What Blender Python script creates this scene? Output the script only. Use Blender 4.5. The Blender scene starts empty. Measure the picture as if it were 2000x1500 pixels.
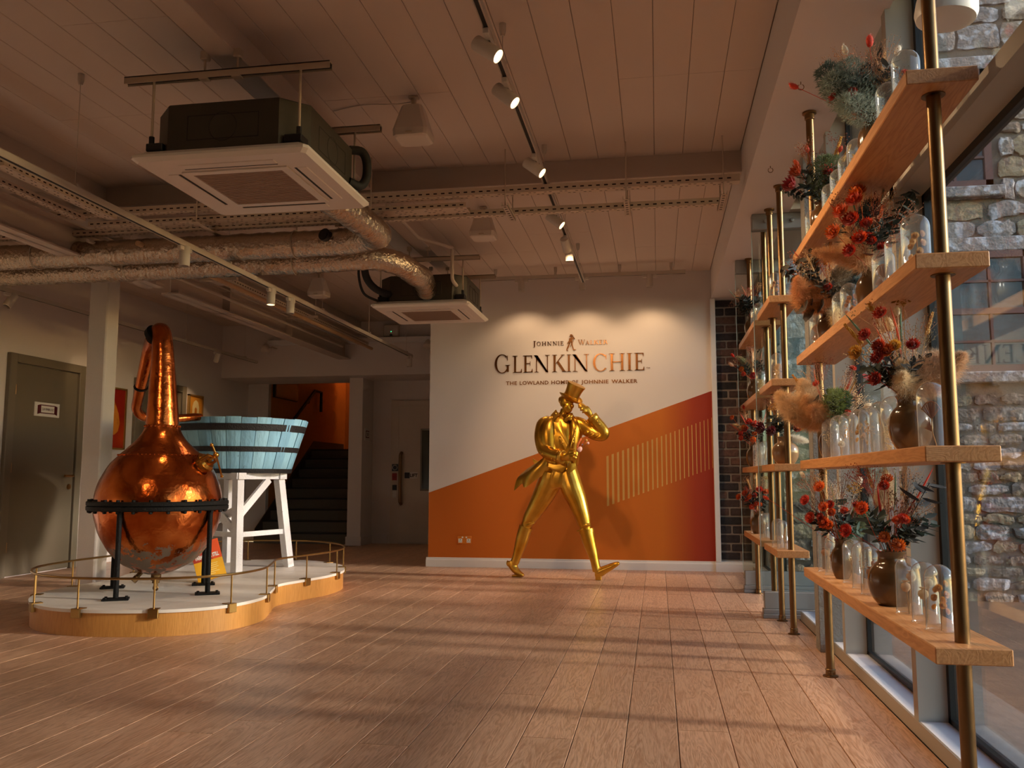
import bpy, bmesh, math, random
import numpy as np
from math import sin, cos, pi, radians, sqrt, atan2
from mathutils import Vector, Matrix, Euler, noise

# ------------------------------------------------------------------ camera, world, sun, exposure
SC = bpy.context.scene
COL = SC.collection
cam_d = bpy.data.cameras.new('camera')
cam_d.sensor_width = 36.0
cam_d.lens = 36.0 * 1700.0 / 2000.0
cam_d.clip_start = 0.05
cam = bpy.data.objects.new('camera', cam_d)
COL.objects.link(cam)
cam.location = (0, 0, 1.0)
cam.rotation_euler = (radians(90 + 6.144), 0, radians(9.461))
SC.camera = cam

SUN_ELEV, SUN_AZ = 15.8, 5.0          # sun stands low over the windows, almost square to them
wd = bpy.data.worlds.new('world')
SC.world = wd
wd.use_nodes = True
wn = wd.node_tree
bg = wn.nodes['Background']
sky = wn.nodes.new('ShaderNodeTexSky')
sky.sky_type = 'NISHITA'
sky.sun_disc = False
sky.sun_elevation = radians(SUN_ELEV)
sky.sun_rotation = radians(90)
sky.air_density = 1.0
sky.dust_density = 0.4
wn.links.new(sky.outputs[0], bg.inputs[0])
bg.inputs[1].default_value = 0.24

sun_d = bpy.data.lights.new('sun', 'SUN')
sun_d.energy = 2.1
sun_d.color = (1.0, 0.86, 0.74)
sun_d.angle = radians(4.5)
sun = bpy.data.objects.new('sun', sun_d)
COL.objects.link(sun)
_d = Vector((-cos(radians(SUN_ELEV)) * cos(radians(SUN_AZ)), cos(radians(SUN_ELEV)) * sin(radians(SUN_AZ)), -sin(radians(SUN_ELEV))))
sun.rotation_euler = _d.to_track_quat('-Z', 'Y').to_euler()
sun.location = (20, 4, 8)

SC.view_settings.view_transform = 'Standard'
SC.view_settings.look = 'None'
SC.view_settings.exposure = 0.88
SC.view_settings.gamma = 1.0
SC.view_settings.use_curve_mapping = False
SC.cycles.use_denoising = True
SC.cycles.use_adaptive_sampling = True
SC.cycles.adaptive_threshold = 0.075
SC.cycles.adaptive_min_samples = 16
SC.cycles.caustics_reflective = False
SC.cycles.caustics_refractive = False
SC.cycles.max_bounces = 8
SC.cycles.diffuse_bounces = 3
SC.cycles.glossy_bounces = 3
SC.cycles.transparent_max_bounces = 16
SC.cycles.sample_clamp_indirect = 6.0

WARM = (1.0, 0.66, 0.36)              # colour of the gallery lamps
rnd = random.Random(7)

# ------------------------------------------------------------------ materials
def lin(h):
    if isinstance(h, str):
        h = h.lstrip('#')
        c = [int(h[i:i + 2], 16) / 255 for i in (0, 2, 4)]
    else:
        c = list(h)
    return tuple((x / 12.92 if x <= 0.04045 else ((x + 0.055) / 1.055) ** 2.4) for x in c) + (1,)

MATS = {}
def nd(nt, typ, **kw):
    n = nt.nodes.new(typ)
    for k, v in kw.items():
        setattr(n, k, v)
    return n

def mat(name, color, rough=0.5, metal=0.0, spec=0.5, var=0.0, vscale=8.0, bump=0.0, bscale=60.0, rvar=0.0, stretch=None,
        emit=None, estr=0.0, rand=0.0, sheen=0.0, coat=0.0, trans=0.0, c2=None, c2lo=0.45, c2hi=0.6, c2scale=5.0, detail=4.0, bdist=0.01):
    if name in MATS:
        return MATS[name]
    m = bpy.data.materials.new(name)
    m.use_nodes = True
    nt = m.node_tree
    b = nt.nodes['Principled BSDF']
    col = lin(color)
    b.inputs['Base Color'].default_value = col
    b.inputs['Roughness'].default_value = rough
    b.inputs['Metallic'].default_value = metal
    b.inputs['Specular IOR Level'].default_value = spec
    if sheen:
        b.inputs['Sheen Weight'].default_value = sheen
    if coat:
        b.inputs['Coat Weight'].default_value = coat
        b.inputs['Coat Roughness'].default_value = 0.08
    if emit is not None:
        b.inputs['Emission Color'].default_value = lin(emit)
        b.inputs['Emission Strength'].default_value = estr
    tc = nd(nt, 'ShaderNodeTexCoord')
    vec = tc.outputs['Object']
    if stretch:
        mp = nd(nt, 'ShaderNodeMapping')
        mp.inputs['Scale'].default_value = stretch
        nt.links.new(vec, mp.inputs[0])
        vec = mp.outputs[0]
    last = None
    if var or rvar:
        n = nd(nt, 'ShaderNodeTexNoise')
        n.inputs['Scale'].default_value = vscale
        n.inputs['Detail'].default_value = detail
        nt.links.new(vec, n.inputs['Vector'])
        if var:
            mx = nd(nt, 'ShaderNodeHueSaturation')
            mx.inputs['Color'].default_value = col
            mr = nd(nt, 'ShaderNodeMapRange')
            mr.inputs['From Min'].default_value = 0.24
            mr.inputs['From Max'].default_value = 0.75
            mr.inputs['To Min'].default_value = 1 - var
            mr.inputs['To Max'].default_value = 1 + var
            nt.links.new(n.outputs[0], mr.inputs[0])
            nt.links.new(mr.outputs[0], mx.inputs['Value'])
            last = mx.outputs[0]
        if rvar:
            mr = nd(nt, 'ShaderNodeMapRange')
            mr.inputs['From Min'].default_value = 0.3
            mr.inputs['From Max'].default_value = 0.7
            mr.inputs['To Min'].default_value = max(0.02, rough - rvar)
            mr.inputs['To Max'].default_value = min(1, rough + rvar)
            nt.links.new(n.outputs[0], mr.inputs[0])
            nt.links.new(mr.outputs[0], b.inputs['Roughness'])
    if c2 is not None:
        n2 = nd(nt, 'ShaderNodeTexNoise')
        n2.inputs['Scale'].default_value = c2scale
        n2.inputs['Detail'].default_value = 7
        nt.links.new(vec, n2.inputs['Vector'])
        r = nd(nt, 'ShaderNodeMapRange')
        r.inputs['From Min'].default_value = c2lo
        r.inputs['From Max'].default_value = c2hi
        nt.links.new(n2.outputs[0], r.inputs[0])
        mx = nd(nt, 'ShaderNodeMix', data_type='RGBA')
        nt.links.new(r.outputs[0], mx.inputs[0])
        if last:
            nt.links.new(last, mx.inputs[6])
        else:
            mx.inputs[6].default_value = col
        mx.inputs[7].default_value = lin(c2)
        last = mx.outputs[2]
    if rand:
        oi = nd(nt, 'ShaderNodeObjectInfo')
        hs = nd(nt, 'ShaderNodeHueSaturation')
        mr = nd(nt, 'ShaderNodeMapRange')
        mr.inputs['To Min'].default_value = 1 - rand
        mr.inputs['To Max'].default_value = 1 + rand
        nt.links.new(oi.outputs['Random'], mr.inputs[0])
        nt.links.new(mr.outputs[0], hs.inputs['Value'])
        if last:
            nt.links.new(last, hs.inputs['Color'])
        else:
            hs.inputs['Color'].default_value = col
        last = hs.outputs[0]
    if last:
        nt.links.new(last, b.inputs['Base Color'])
    if bump:
        n3 = nd(nt, 'ShaderNodeTexNoise')
        n3.inputs['Scale'].default_value = bscale
        n3.inputs['Detail'].default_value = 5
        nt.links.new(vec, n3.inputs['Vector'])
        bp = nd(nt, 'ShaderNodeBump')
        bp.inputs['Strength'].default_value = min(1, bump)
        bp.inputs['Distance'].default_value = bdist
        nt.links.new(n3.outputs[0], bp.inputs['Height'])
        nt.links.new(bp.outputs[0], b.inputs['Normal'])
    MATS[name] = m
    return m

def wood(name, color, dark, axis='Y', rough=0.45, rand=0.12, scale=1.0, con=1.0):
    """long grain along one object axis, each piece shifted by its own random number"""
    if name in MATS:
        return MATS[name]
    m = bpy.data.materials.new(name)
    m.use_nodes = True
    nt = m.node_tree
    b = nt.nodes['Principled BSDF']
    tc = nd(nt, 'ShaderNodeTexCoord')
    oi = nd(nt, 'ShaderNodeObjectInfo')
    cx = nd(nt, 'ShaderNodeCombineXYZ')
    mu = nd(nt, 'ShaderNodeMath', operation='MULTIPLY')
    mu.inputs[1].default_value = 37.0
    nt.links.new(oi.outputs['Random'], mu.inputs[0])
    for i in range(3):
        nt.links.new(mu.outputs[0], cx.inputs[i])
    ad = nd(nt, 'ShaderNodeVectorMath', operation='ADD')
    nt.links.new(tc.outputs['Object'], ad.inputs[0])
    nt.links.new(cx.outputs[0], ad.inputs[1])
    mp = nd(nt, 'ShaderNodeMapping')
    s = {'X': (0.9, 9, 9), 'Y': (9, 0.9, 9), 'Z': (9, 9, 0.9)}[axis]
    mp.inputs['Scale'].default_value = tuple(k * scale for k in s)
    nt.links.new(ad.outputs[0], mp.inputs[0])
    n1 = nd(nt, 'ShaderNodeTexNoise')
    n1.inputs['Scale'].default_value = 1.6
    n1.inputs['Detail'].default_value = 5
    n1.inputs['Distortion'].default_value = 1.2
    nt.links.new(mp.outputs[0], n1.inputs['Vector'])
    # cathedral figure: fold the slow noise into rings
    fm = nd(nt, 'ShaderNodeMath', operation='MULTIPLY')
    fm.inputs[1].default_value = 9.0
    nt.links.new(n1.outputs[0], fm.inputs[0])
    fr = nd(nt, 'ShaderNodeMath', operation='PINGPONG')
    fr.inputs[1].default_value = 0.5
    nt.links.new(fm.outputs[0], fr.inputs[0])
    n2 = nd(nt, 'ShaderNodeTexNoise')
    n2.inputs['Scale'].default_value = 14
    n2.inputs['Detail'].default_value = 4
    nt.links.new(mp.outputs[0], n2.inputs['Vector'])
    sm = nd(nt, 'ShaderNodeMath', operation='ADD')
    nt.links.new(fr.outputs[0], sm.inputs[0])
    nt.links.new(n2.outputs[0], sm.inputs[1])
    rp = nd(nt, 'ShaderNodeValToRGB')
    e = rp.color_ramp.elements
    cd, cl = lin(dark), lin(color)
    e[0].position = 0.35
    e[0].color = tuple(cl[i] + (cd[i] - cl[i]) * con for i in range(3)) + (1,)
    e[1].position = 0.95
    e[1].color = cl
    nt.links.new(sm.outputs[0], rp.inputs[0])
    hs = nd(nt, 'ShaderNodeHueSaturation')
    mr = nd(nt, 'ShaderNodeMapRange')
    mr.inputs['To Min'].default_value = 1 - rand
    mr.inputs['To Max'].default_value = 1 + rand
    nt.links.new(oi.outputs['Random'], mr.inputs[0])
    nt.links.new(mr.outputs[0], hs.inputs['Value'])
    nt.links.new(rp.outputs[0], hs.inputs['Color'])
    nt.links.new(hs.outputs[0], b.inputs['Base Color'])
    b.inputs['Roughness'].default_value = rough
    bp = nd(nt, 'ShaderNodeBump')
    bp.inputs['Strength'].default_value = 0.12
    bp.inputs['Distance'].default_value = 0.004
    nt.links.new(sm.outputs[0], bp.inputs['Height'])
    nt.links.new(bp.outputs[0], b.inputs['Normal'])
    MATS[name] = m
    return m

def glass(name, tint, refl=1.0, edge=False, milky=0.0):
    """thin clear pane: transparent body plus Fresnel reflection, so daylight passes"""
    if name in MATS:
        return MATS[name]
    m = bpy.data.materials.new(name)
    m.use_nodes = True
    nt = m.node_tree
    nt.nodes.remove(nt.nodes['Principled BSDF'])
    out = nt.nodes['Material Output']
    tr = nd(nt, 'ShaderNodeBsdfTransparent')
    tr.inputs[0].default_value = lin(tint)
    gl = nd(nt, 'ShaderNodeBsdfGlossy')
    gl.inputs['Roughness'].default_value = 0.01
    lw = nd(nt, 'ShaderNodeLayerWeight')
    lw.inputs[0].default_value = 0.5
    pw = nd(nt, 'ShaderNodeMath', operation='POWER')
    pw.inputs[1].default_value = 5.0
    nt.links.new(lw.outputs['Facing'], pw.inputs[0])
    mu = nd(nt, 'ShaderNodeMath', operation='MULTIPLY_ADD', use_clamp=True)
    mu.inputs[1].default_value = 0.96 * refl
    mu.inputs[2].default_value = 0.04 * refl
    nt.links.new(pw.outputs[0], mu.inputs[0])
    mx = nd(nt, 'ShaderNodeMixShader')
    nt.links.new(mu.outputs[0], mx.inputs[0])
    nt.links.new(tr.outputs[0], mx.inputs[1])
    nt.links.new(gl.outputs[0], mx.inputs[2])
    res = mx.outputs[0]
    if milky:
        df = nd(nt, 'ShaderNodeBsdfDiffuse')
        df.inputs[0].default_value = (0.9, 0.88, 0.85, 1)
        m2 = nd(nt, 'ShaderNodeMixShader')
        m2.inputs[0].default_value = milky
        nt.links.new(res, m2.inputs[1])
        nt.links.new(df.outputs[0], m2.inputs[2])
        res = m2.outputs[0]
    nt.links.new(res, out.inputs[0])
    MATS[name] = m
    return m

# ------------------------------------------------------------------ mesh builder
class MB:
    def __init__(s):
        s.v, s.f = [], []
    def add(s, vs, fs):
        o = len(s.v)
        s.v += [tuple(p) for p in vs]
        s.f += [tuple(i + o for i in q) for q in fs]
        return s
    def box(s, x0, x1, y0, y1, z0, z1):
        vs = [(x, y, z) for z in (z0, z1) for y in (y0, y1) for x in (x0, x1)]
        return s.add(vs, [(0, 2, 3, 1), (4, 5, 7, 6), (0, 1, 5, 4), (2, 6, 7, 3), (0, 4, 6, 2), (1, 3, 7, 5)])
    def cbox(s, x0, x1, y0, y1, z0, z1, b=0.005):
        """box with chamfered edges"""
        b = min(b, 0.45 * abs(x1 - x0), 0.45 * abs(y1 - y0), 0.45 * abs(z1 - z0))
        lo, hi = (x0, y0, z0), (x1, y1, z1)
        idx, vs = {}, []
        for sx in (0, 1):
            for sy in (0, 1):
                for sz in (0, 1):
                    c = [(lo, hi)[q][i] for i, q in enumerate((sx, sy, sz))]
                    ins = [c[i] + (b if q == 0 else -b) for i, q in enumerate((sx, sy, sz))]
                    for ax in range(3):
                        p = list(ins)
                        p[ax] = c[ax]
                        idx[(sx, sy, sz, ax)] = len(vs)
                        vs.append(tuple(p))
        fs = []
        for ax in range(3):
            u, w = [(1, 2), (2, 0), (0, 1)][ax]
            for sd in (0, 1):
                q = []
                for a, c in ((0, 0), (1, 0), (1, 1), (0, 1)):
                    k = [0, 0, 0]
                    k[ax], k[u], k[w] = sd, a, c
                    q.append(idx[(k[0], k[1], k[2], ax)])
                fs.append(tuple(q) if sd else tuple(q[::-1]))
            for a in (0, 1):
                for c in (0, 1):
                    k0, k1 = [0, 0, 0], [0, 0, 0]
                    k0[u] = k1[u] = a
                    k0[w] = k1[w] = c
                    k1[ax] = 1
                    fs.append((idx[(*k0, u)], idx[(*k1, u)], idx[(*k1, w)], idx[(*k0, w)]))
        for sx in (0, 1):
            for sy in (0, 1):
                for sz in (0, 1):
                    fs.append(tuple(idx[(sx, sy, sz, a)] for a in range(3)))
        return s.add(vs, fs)
    def prism(s, poly, axis, lo, hi):
        """extrude a 2-D polygon; axis 0: (y,z), 1: (x,z), 2: (x,y)"""
        n = len(poly)
        def P(p, h):
            return [(h, p[0], p[1]), (p[0], h, p[1]), (p[0], p[1], h)][axis]
        vs = [P(p, lo) for p in poly] + [P(p, hi) for p in poly]
        fs = [tuple(range(n - 1, -1, -1)), tuple(range(n, 2 * n))]
        fs += [(i, (i + 1) % n, n + (i + 1) % n, n + i) for i in range(n)]
        return s.add(vs, fs)
    def tube(s, pts, r, n=10, cap=True, ry=None, ref=None):
        """swept tube; r may be a list; ry gives an elliptic section whose second axis follows ref"""
        pts = [Vector(p) for p in pts]
        m = len(pts)
        rs = r if isinstance(r, (list, tuple)) else [r] * m
        rys = rs if ry is None else (ry if isinstance(ry, (list, tuple)) else [ry] * m)
        vs = []
        a = None
        for i, p in enumerate(pts):
            t = (pts[min(i + 1, m - 1)] - pts[max(i - 1, 0)])
            if t.length < 1e-9:
                t = Vector((0, 0, 1))
            t.normalize()
            if ref is not None:
                bb = Vector(ref)
                bb = bb - t * bb.dot(t)
                if bb.length < 1e-4:
                    bb = t.orthogonal()
                bb.normalize()
                a = bb.cross(t)
            else:
                if a is None:
                    a = t.orthogonal().normalized()
                else:
                    a = a - t * a.dot(t)
                    a = a.normalized() if a.length > 1e-6 else t.orthogonal().normalized()
                bb = t.cross(a)
            for k in range(n):
                h = 2 * pi * k / n
                vs.append(p + a * (rs[i] * cos(h)) + bb * (rys[i] * sin(h)))
        fs = []
        for i in range(m - 1):
            for k in range(n):
                k2 = (k + 1) % n
                fs.append((i * n + k, i * n + k2, (i + 1) * n + k2, (i + 1) * n + k))
        if cap:
            fs.append(tuple(range(n - 1, -1, -1)))
            fs.append(tuple((m - 1) * n + k for k in range(n)))
        return s.add(vs, fs)
    def cyl(s, p, q, r, n=14, r2=None, cap=True):
        return s.tube([p, q], [r, r if r2 is None else r2], n, cap)
    def lathe(s, prof, n=32, c=(0, 0, 0), M=None, a0=0.0):
        """profile of (r, z); r = 0 closes to a point"""
        vs, rows = [], []
        for r, z in prof:
            if r < 1e-6:
                rows.append([len(vs)])
                vs.append((0, 0, z))
            else:
                rows.append([len(vs) + k for k in range(n)])
                vs += [(r * cos(a0 + 2 * pi * k / n), r * sin(a0 + 2 * pi * k / n), z) for k in range(n)]
        fs = []
        for A, B in zip(rows[:-1], rows[1:]):
            if len(A) == 1 and len(B) == 1:
                continue
            for k in range(n):
                k2 = (k + 1) % n
                if len(A) == 1:
                    fs.append((A[0], B[k2], B[k]))
                elif len(B) == 1:
                    fs.append((A[k], A[k2], B[0]))
                else:
                    fs.append((A[k], A[k2], B[k2], B[k]))
        if M is not None:
            vs = [M @ Vector(p) for p in vs]
        vs = [(p[0] + c[0], p[1] + c[1], p[2] + c[2]) for p in vs]
        return s.add(vs, fs)
    def ball(s, c, r, n=12, m=8, sc=(1, 1, 1), M=None):
        prof = [(sin(pi * i / m), -cos(pi * i / m)) for i in range(m + 1)]
        prof[0], prof[-1] = (0, -1), (0, 1)
        t = MB().lathe(prof, n)
        vs = []
        for p in t.v:
            q = Vector((p[0] * r * sc[0], p[1] * r * sc[1], p[2] * r * sc[2]))
            if M is not None:
                q = M @ q
            vs.append((q[0] + c[0], q[1] + c[1], q[2] + c[2]))
        return s.add(vs, t.f)
    def octa(s, c, r, sc=1.0):
        x, y, z = c
        return s.add([(x + r, y, z), (x - r, y, z), (x, y + r, z), (x, y - r, z), (x, y, z + r * sc), (x, y, z - r * sc)],
                     [(0, 2, 4), (2, 1, 4), (1, 3, 4), (3, 0, 4), (2, 0, 5), (1, 2, 5), (3, 1, 5), (0, 3, 5)])
    def torus(s, c, R, r, n=32, m=8, M=None):
        vs, fs = [], []
        for i in range(n):
            for k in range(m):
                a, b = 2 * pi * i / n, 2 * pi * k / m
                p = Vector(((R + r * cos(b)) * cos(a), (R + r * cos(b)) * sin(a), r * sin(b)))
                if M is not None:
                    p = M @ p
                vs.append((p[0] + c[0], p[1] + c[1], p[2] + c[2]))
        for i in range(n):
            for k in range(m):
                fs.append((i * m + k, ((i + 1) % n) * m + k, ((i + 1) % n) * m + (k + 1) % m, i * m + (k + 1) % m))
        return s.add(vs, fs)
    def move(s, M, start=0):
        for i in range(start, len(s.v)):
            s.v[i] = tuple(M @ Vector(s.v[i]))
        return s
    def mesh(s, name, m=None, smooth=True, ang=38):
        me = bpy.data.meshes.new(name)
        me.from_pydata(s.v, [], s.f)
        me.update()
        bm = bmesh.new()
        bm.from_mesh(me)
        bmesh.ops.recalc_face_normals(bm, faces=bm.faces)
        bm.to_mesh(me)
        bm.free()
        if smooth:
            me.shade_smooth()
            me.set_sharp_from_angle(angle=radians(ang))
        if m:
            me.materials.append(m)
        return me

def world_off(p):
    o = Vector((0, 0, 0))
    while p is not None:
        o += Vector(p.location)
        p = p.parent
    return o

def link(name, data, parent=None):
    o = bpy.data.objects.new(name, data)
    COL.objects.link(o)
    if parent is not None:
        o.parent = parent
    return o

def part(name, mb, m, parent=None, smooth=True, world=True, ang=38):
    """one mesh object; vertices in world space unless world=False"""
    if world and parent is not None:
        d = world_off(parent)
        mb.v = [(p[0] - d[0], p[1] - d[1], p[2] - d[2]) for p in mb.v]
    return link(name, mb.mesh(name, m, smooth, ang), parent)

def tag(o, label=None, cat=None, group=None, kind=None):
    if label:
        o['label'] = label
    if cat:
        o['category'] = cat
    if group:
        o['group'] = group
    if kind:
        o['kind'] = kind
    return o

def thing(name, loc, label=None, cat=None, group=None, rotz=0.0, kind=None):
    o = link(name, None)
    o.empty_display_size = 0.05
    o.location = loc
    o.rotation_euler = (0, 0, rotz)
    return tag(o, label, cat, group, kind)

def solo(name, mb, m, label, cat, group=None, smooth=True, kind=None, ang=38):
    """a thing made of one mesh, its origin at the middle of its foot"""
    xs, ys, zs = zip(*mb.v)
    c = ((min(xs) + max(xs)) / 2, (min(ys) + max(ys)) / 2, min(zs))
    mb.v = [(p[0] - c[0], p[1] - c[1], p[2] - c[2]) for p in mb.v]
    o = link(name, mb.mesh(name, m, smooth, ang))
    o.location = c
    return tag(o, label, cat, group, kind)

def copy_tree(o, parent=None):
    c = o.copy()
    COL.objects.link(c)
    c.parent = parent
    for ch in list(o.children):
        copy_tree(ch, c)
    return c

def struct(name, mb, m, smooth=True, label=None, ang=38):
    o = solo(name, mb, m, label, None, smooth=smooth, kind='structure', ang=ang)
    return o

def text_mb(s, size, align='CENTER', bold=0.0, sp=1.0):
    """flat lettering in the x-y plane from the built-in face"""
    cu = bpy.data.curves.new('t', 'FONT')
    cu.body = s
    cu.size = size
    cu.align_x = align
    cu.align_y = 'BOTTOM_BASELINE'
    cu.offset = bold
    cu.space_character = sp
    cu.extrude = 0.0
    cu.resolution_u = 3
    ob = bpy.data.objects.new('t', cu)
    COL.objects.link(ob)
    dg = bpy.context.evaluated_depsgraph_get()
    me = bpy.data.meshes.new_from_object(ob.evaluated_get(dg))
    mb = MB()
    mb.add([tuple(v.co) for v in me.vertices], [tuple(p.vertices) for p in me.polygons])
    bpy.data.objects.remove(ob)
    bpy.data.curves.remove(cu)
    bpy.data.meshes.remove(me)
    return mb

def ribbon_y(mb2d, x, y, z, sx=1.0):
    """put x-y lettering onto a wall that faces -Y"""
    return MB().add([(x + p[0] * sx, y, z + p[1]) for p in mb2d.v], mb2d.f)

def catmull(pts, n=8, closed=False):
    P = [Vector(p) for p in pts]
    out = []
    m = len(P)
    rng = range(m) if closed else range(m - 1)
    for i in rng:
        if closed:
            a, b, c, d = P[(i - 1) % m], P[i], P[(i + 1) % m], P[(i + 2) % m]
        else:
            a, b, c, d = P[max(i - 1, 0)], P[i], P[i + 1], P[min(i + 2, m - 1)]
        for k in range(n):
            t = k / n
            out.append(0.5 * ((2 * b) + (c - a) * t + (2 * a - 5 * b + 4 * c - d) * t * t + (3 * b - a - 3 * c + d) * t ** 3))
    if not closed:
        out.append(P[-1])
    return out

def spot(parent, loc, target, energy, size=60, blend=0.6, color=WARM, r=0.045):
    d = bpy.data.lights.new('lamp', 'SPOT')
    d.energy = energy
    d.color = color
    d.spot_size = radians(size)
    d.spot_blend = blend
    d.shadow_soft_size = r
    o = link('lamp', d, parent)
    w = world_off(parent) if parent else Vector((0, 0, 0))
    o.location = Vector(loc) - w
    o.rotation_euler = (Vector(target) - Vector(loc)).to_track_quat('-Z', 'Y').to_euler()
    return o
# ------------------------------------------------------------------ shared materials
M_WALL = mat('wall paint', '#e6dcd8', 0.75, bump=0.05, bscale=180)
M_CEIL = mat('ceiling paint', '#d8c6ba', 0.7, bump=0.04, bscale=120)
M_TRIM = mat('trim gloss paint', '#f0ecea', 0.35)
M_STEEL = mat('painted steel', '#cfbdb0', 0.5, bump=0.06, bscale=90)
M_FRAME = mat('window frame paint', '#b4aca0', 0.45)
M_SILL = mat('window sill white', '#eeecf0', 0.4)
M_BLACK = mat('black rubber', '#0d0d0f', 0.45)
M_GLASS = glass('window glass', '#f2f5f4', 1.0)
M_FINGLASS = glass('partition glass', '#eff3f0', 0.9)
M_PLANK = wood('oak floor plank', '#e0b290', '#b88664', 'Y', rough=0.36, rand=0.10)
M_OAKX = wood('oak shelf wood', '#d69a63', '#b4743f', 'Y', rough=0.42, rand=0.05, scale=1.0, con=0.7)
M_DARK = mat('dark gap', '#1c130d', 0.9)
M_WHITE = mat('white plastic', '#ece7e2', 0.42)
M_ALU = mat('grey rail metal', '#9b9a98', 0.4, metal=0.25)
M_BRASS = mat('aged brass tube', '#806444', 0.36, metal=1.0, rvar=0.06, vscale=30)
M_BRASSR = mat('rail brass', '#a88752', 0.34, metal=1.0)

# ------------------------------------------------------------------ floor
fl = struct('floor', MB().box(-6.6, 1.0, -3, 13.0, -0.12, -0.016), M_DARK, smooth=False)
cols = []
x = 0.86
while x > -6.5:
    cols.append((x - 0.2, x))
    x -= 0.2
cols.append((0.86, 0.975))
for (xa, xb) in cols:
    y = -3.0
    ends = [1.2 + rnd.uniform(-0.9, 0.9)]
    while ends[-1] < 13.0:
        ends.append(ends[-1] + rnd.choice((1.9, 2.1, 2.2, 2.45)))
    ends[-1] = 13.0
    if len(ends) > 1 and ends[-1] - ends[-2] < 0.5:
        ends.pop(-2)
    for e in ends:
        if xa < -6.48:
            xa = -6.5
        mb = MB().cbox(xa + 0.0014, xb - 0.0014, y + 0.001, e - 0.001, -0.016, rnd.uniform(-0.0006, 0.0), 0.0016)
        c = ((xa + xb) / 2, (y + e) / 2, 0)
        mb.v = [(p[0] - c[0], p[1] - c[1], p[2]) for p in mb.v]
        o = link('plank', mb.mesh('plank', M_PLANK, False), fl)
        d = world_off(fl)
        o.location = (c[0] - d[0], c[1] - d[1], -d[2])
        y = e

# ------------------------------------------------------------------ ceiling and beams
ce = struct('ceiling', MB().box(-6.7, 1.3, -3, 16, 3.309, 3.42), mat('ceiling backing', '#8a7a6c', 0.9), smooth=False)
k = 0
x = 0.615
while x > -6.5:
    xa = max(x - 0.2, -6.5)
    if k % 9 < 4:
        joints = [4.87, 8.62]
    elif k % 9 < 6:
        joints = [2.2, 6.4, 10.4]
    else:
        joints = [3.8, 8.0, 12.0]
    ys = [-3.0] + joints + [12.25]
    for a, b in zip(ys[:-1], ys[1:]):
        mb = MB().cbox(xa + 0.0013, x - 0.0013, a + 0.001, b - 0.001, 3.3, 3.309, 0.002)
        part('ceiling_board', mb, M_CEIL, ce, smooth=False)
    x -= 0.2
    k += 1
struct('ceiling_soffit', MB().box(0.62, 1.0, -3, 9.80, 2.97, 3.42), M_WALL, smooth=False)
struct('ceiling_beam_long', MB().cbox(-2.24, -2.09, -3, 12.2, 3.16, 3.32, 0.004), M_STEEL, smooth=False)
struct('ceiling_beam_side', MB().cbox(-4.46, -4.3, -3, 12.2, 3.10, 3.32, 0.004), M_STEEL, smooth=False)
struct('ceiling_beam_cross', MB().cbox(-6.5, 0.63, 6.12, 6.30, 3.14, 3.32, 0.004), M_STEEL, smooth=False)
# steel I-beam that hangs lower on the left, in two lengths bolted at the column
def ibeam(y0, y1, xc, z0, z1, w=0.09):
    mb = MB()
    mb.box(xc - w, xc + w, y0, y1, z0, z0 + 0.014).box(xc - w, xc + w, y0, y1, z1 - 0.014, z1).box(xc - 0.006, xc + 0.006, y0, y1, z0, z1)
    return mb
bl = struct('steel_beam', ibeam(1.0, 7.25, -4.55, 2.74, 2.98), M_STEEL, smooth=False, label='white painted steel I-beam over the left bay')
for y in (4.9, 6.6):
    part('stiffener', MB().box(-4.64, -4.46, y, y + 0.03, 2.74, 3.04), M_STEEL, bl, smooth=False)
bl2 = struct('steel_beam', ibeam(7.5, 12.2, -4.55, 2.74, 2.98), M_STEEL, smooth=False, label='white painted steel I-beam behind the column')
for y in (8.5, 10.1):
    part('stiffener', MB().box(-4.64, -4.46, y, y + 0.03, 2.74, 3.04), M_STEEL, bl2, smooth=False)

# ------------------------------------------------------------------ walls
struct('wall_left', MB().box(-6.7, -6.5, -3, 13.15, -0.1, 3.42), M_WALL, smooth=False)
struct('wall_back', MB().box(-6.7, 1.3, -3.2, -3.0, -0.1, 3.42), M_WALL, smooth=False)
struct('wall_right_rear', MB().box(1.0, 1.25, -3, 1.02, -0.1, 3.42), M_WALL, smooth=False)
struct('wall_right_head', MB().box(1.0, 1.25, 1.02, 9.80, 3.05, 3.42), M_FRAME, smooth=False)
ws = struct('wall_far', MB().box(-2.59, 0.62, 9.75, 13.15, -0.1, 3.42), M_WALL, smooth=False)
# painted slope on the far wall: orange that turns to deep red toward the window side
m = bpy.data.materials.new('orange wall paint')
m.use_nodes = True
nt = m.node_tree
b = nt.nodes['Principled BSDF']
tc = nd(nt, 'ShaderNodeTexCoord')
sx = nd(nt, 'ShaderNodeSeparateXYZ')
nt.links.new(tc.outputs['Object'], sx.inputs[0])
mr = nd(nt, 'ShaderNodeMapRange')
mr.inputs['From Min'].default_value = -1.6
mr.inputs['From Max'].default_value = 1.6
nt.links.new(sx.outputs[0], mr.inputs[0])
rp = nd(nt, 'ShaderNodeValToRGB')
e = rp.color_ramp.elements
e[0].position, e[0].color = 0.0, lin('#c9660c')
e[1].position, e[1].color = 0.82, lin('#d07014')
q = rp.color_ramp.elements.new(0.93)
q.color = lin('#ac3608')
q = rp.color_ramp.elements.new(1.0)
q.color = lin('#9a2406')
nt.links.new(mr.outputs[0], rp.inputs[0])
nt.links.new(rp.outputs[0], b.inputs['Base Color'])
b.inputs['Roughness'].default_value = 0.6
d = world_off(ws)
part('painted_slope', MB().prism([(-2.59, 0.0), (0.62, 0.0), (0.62, 1.955), (-2.59, 0.83)], 1, 9.747, 9.752), m, ws, smooth=False)
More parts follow.
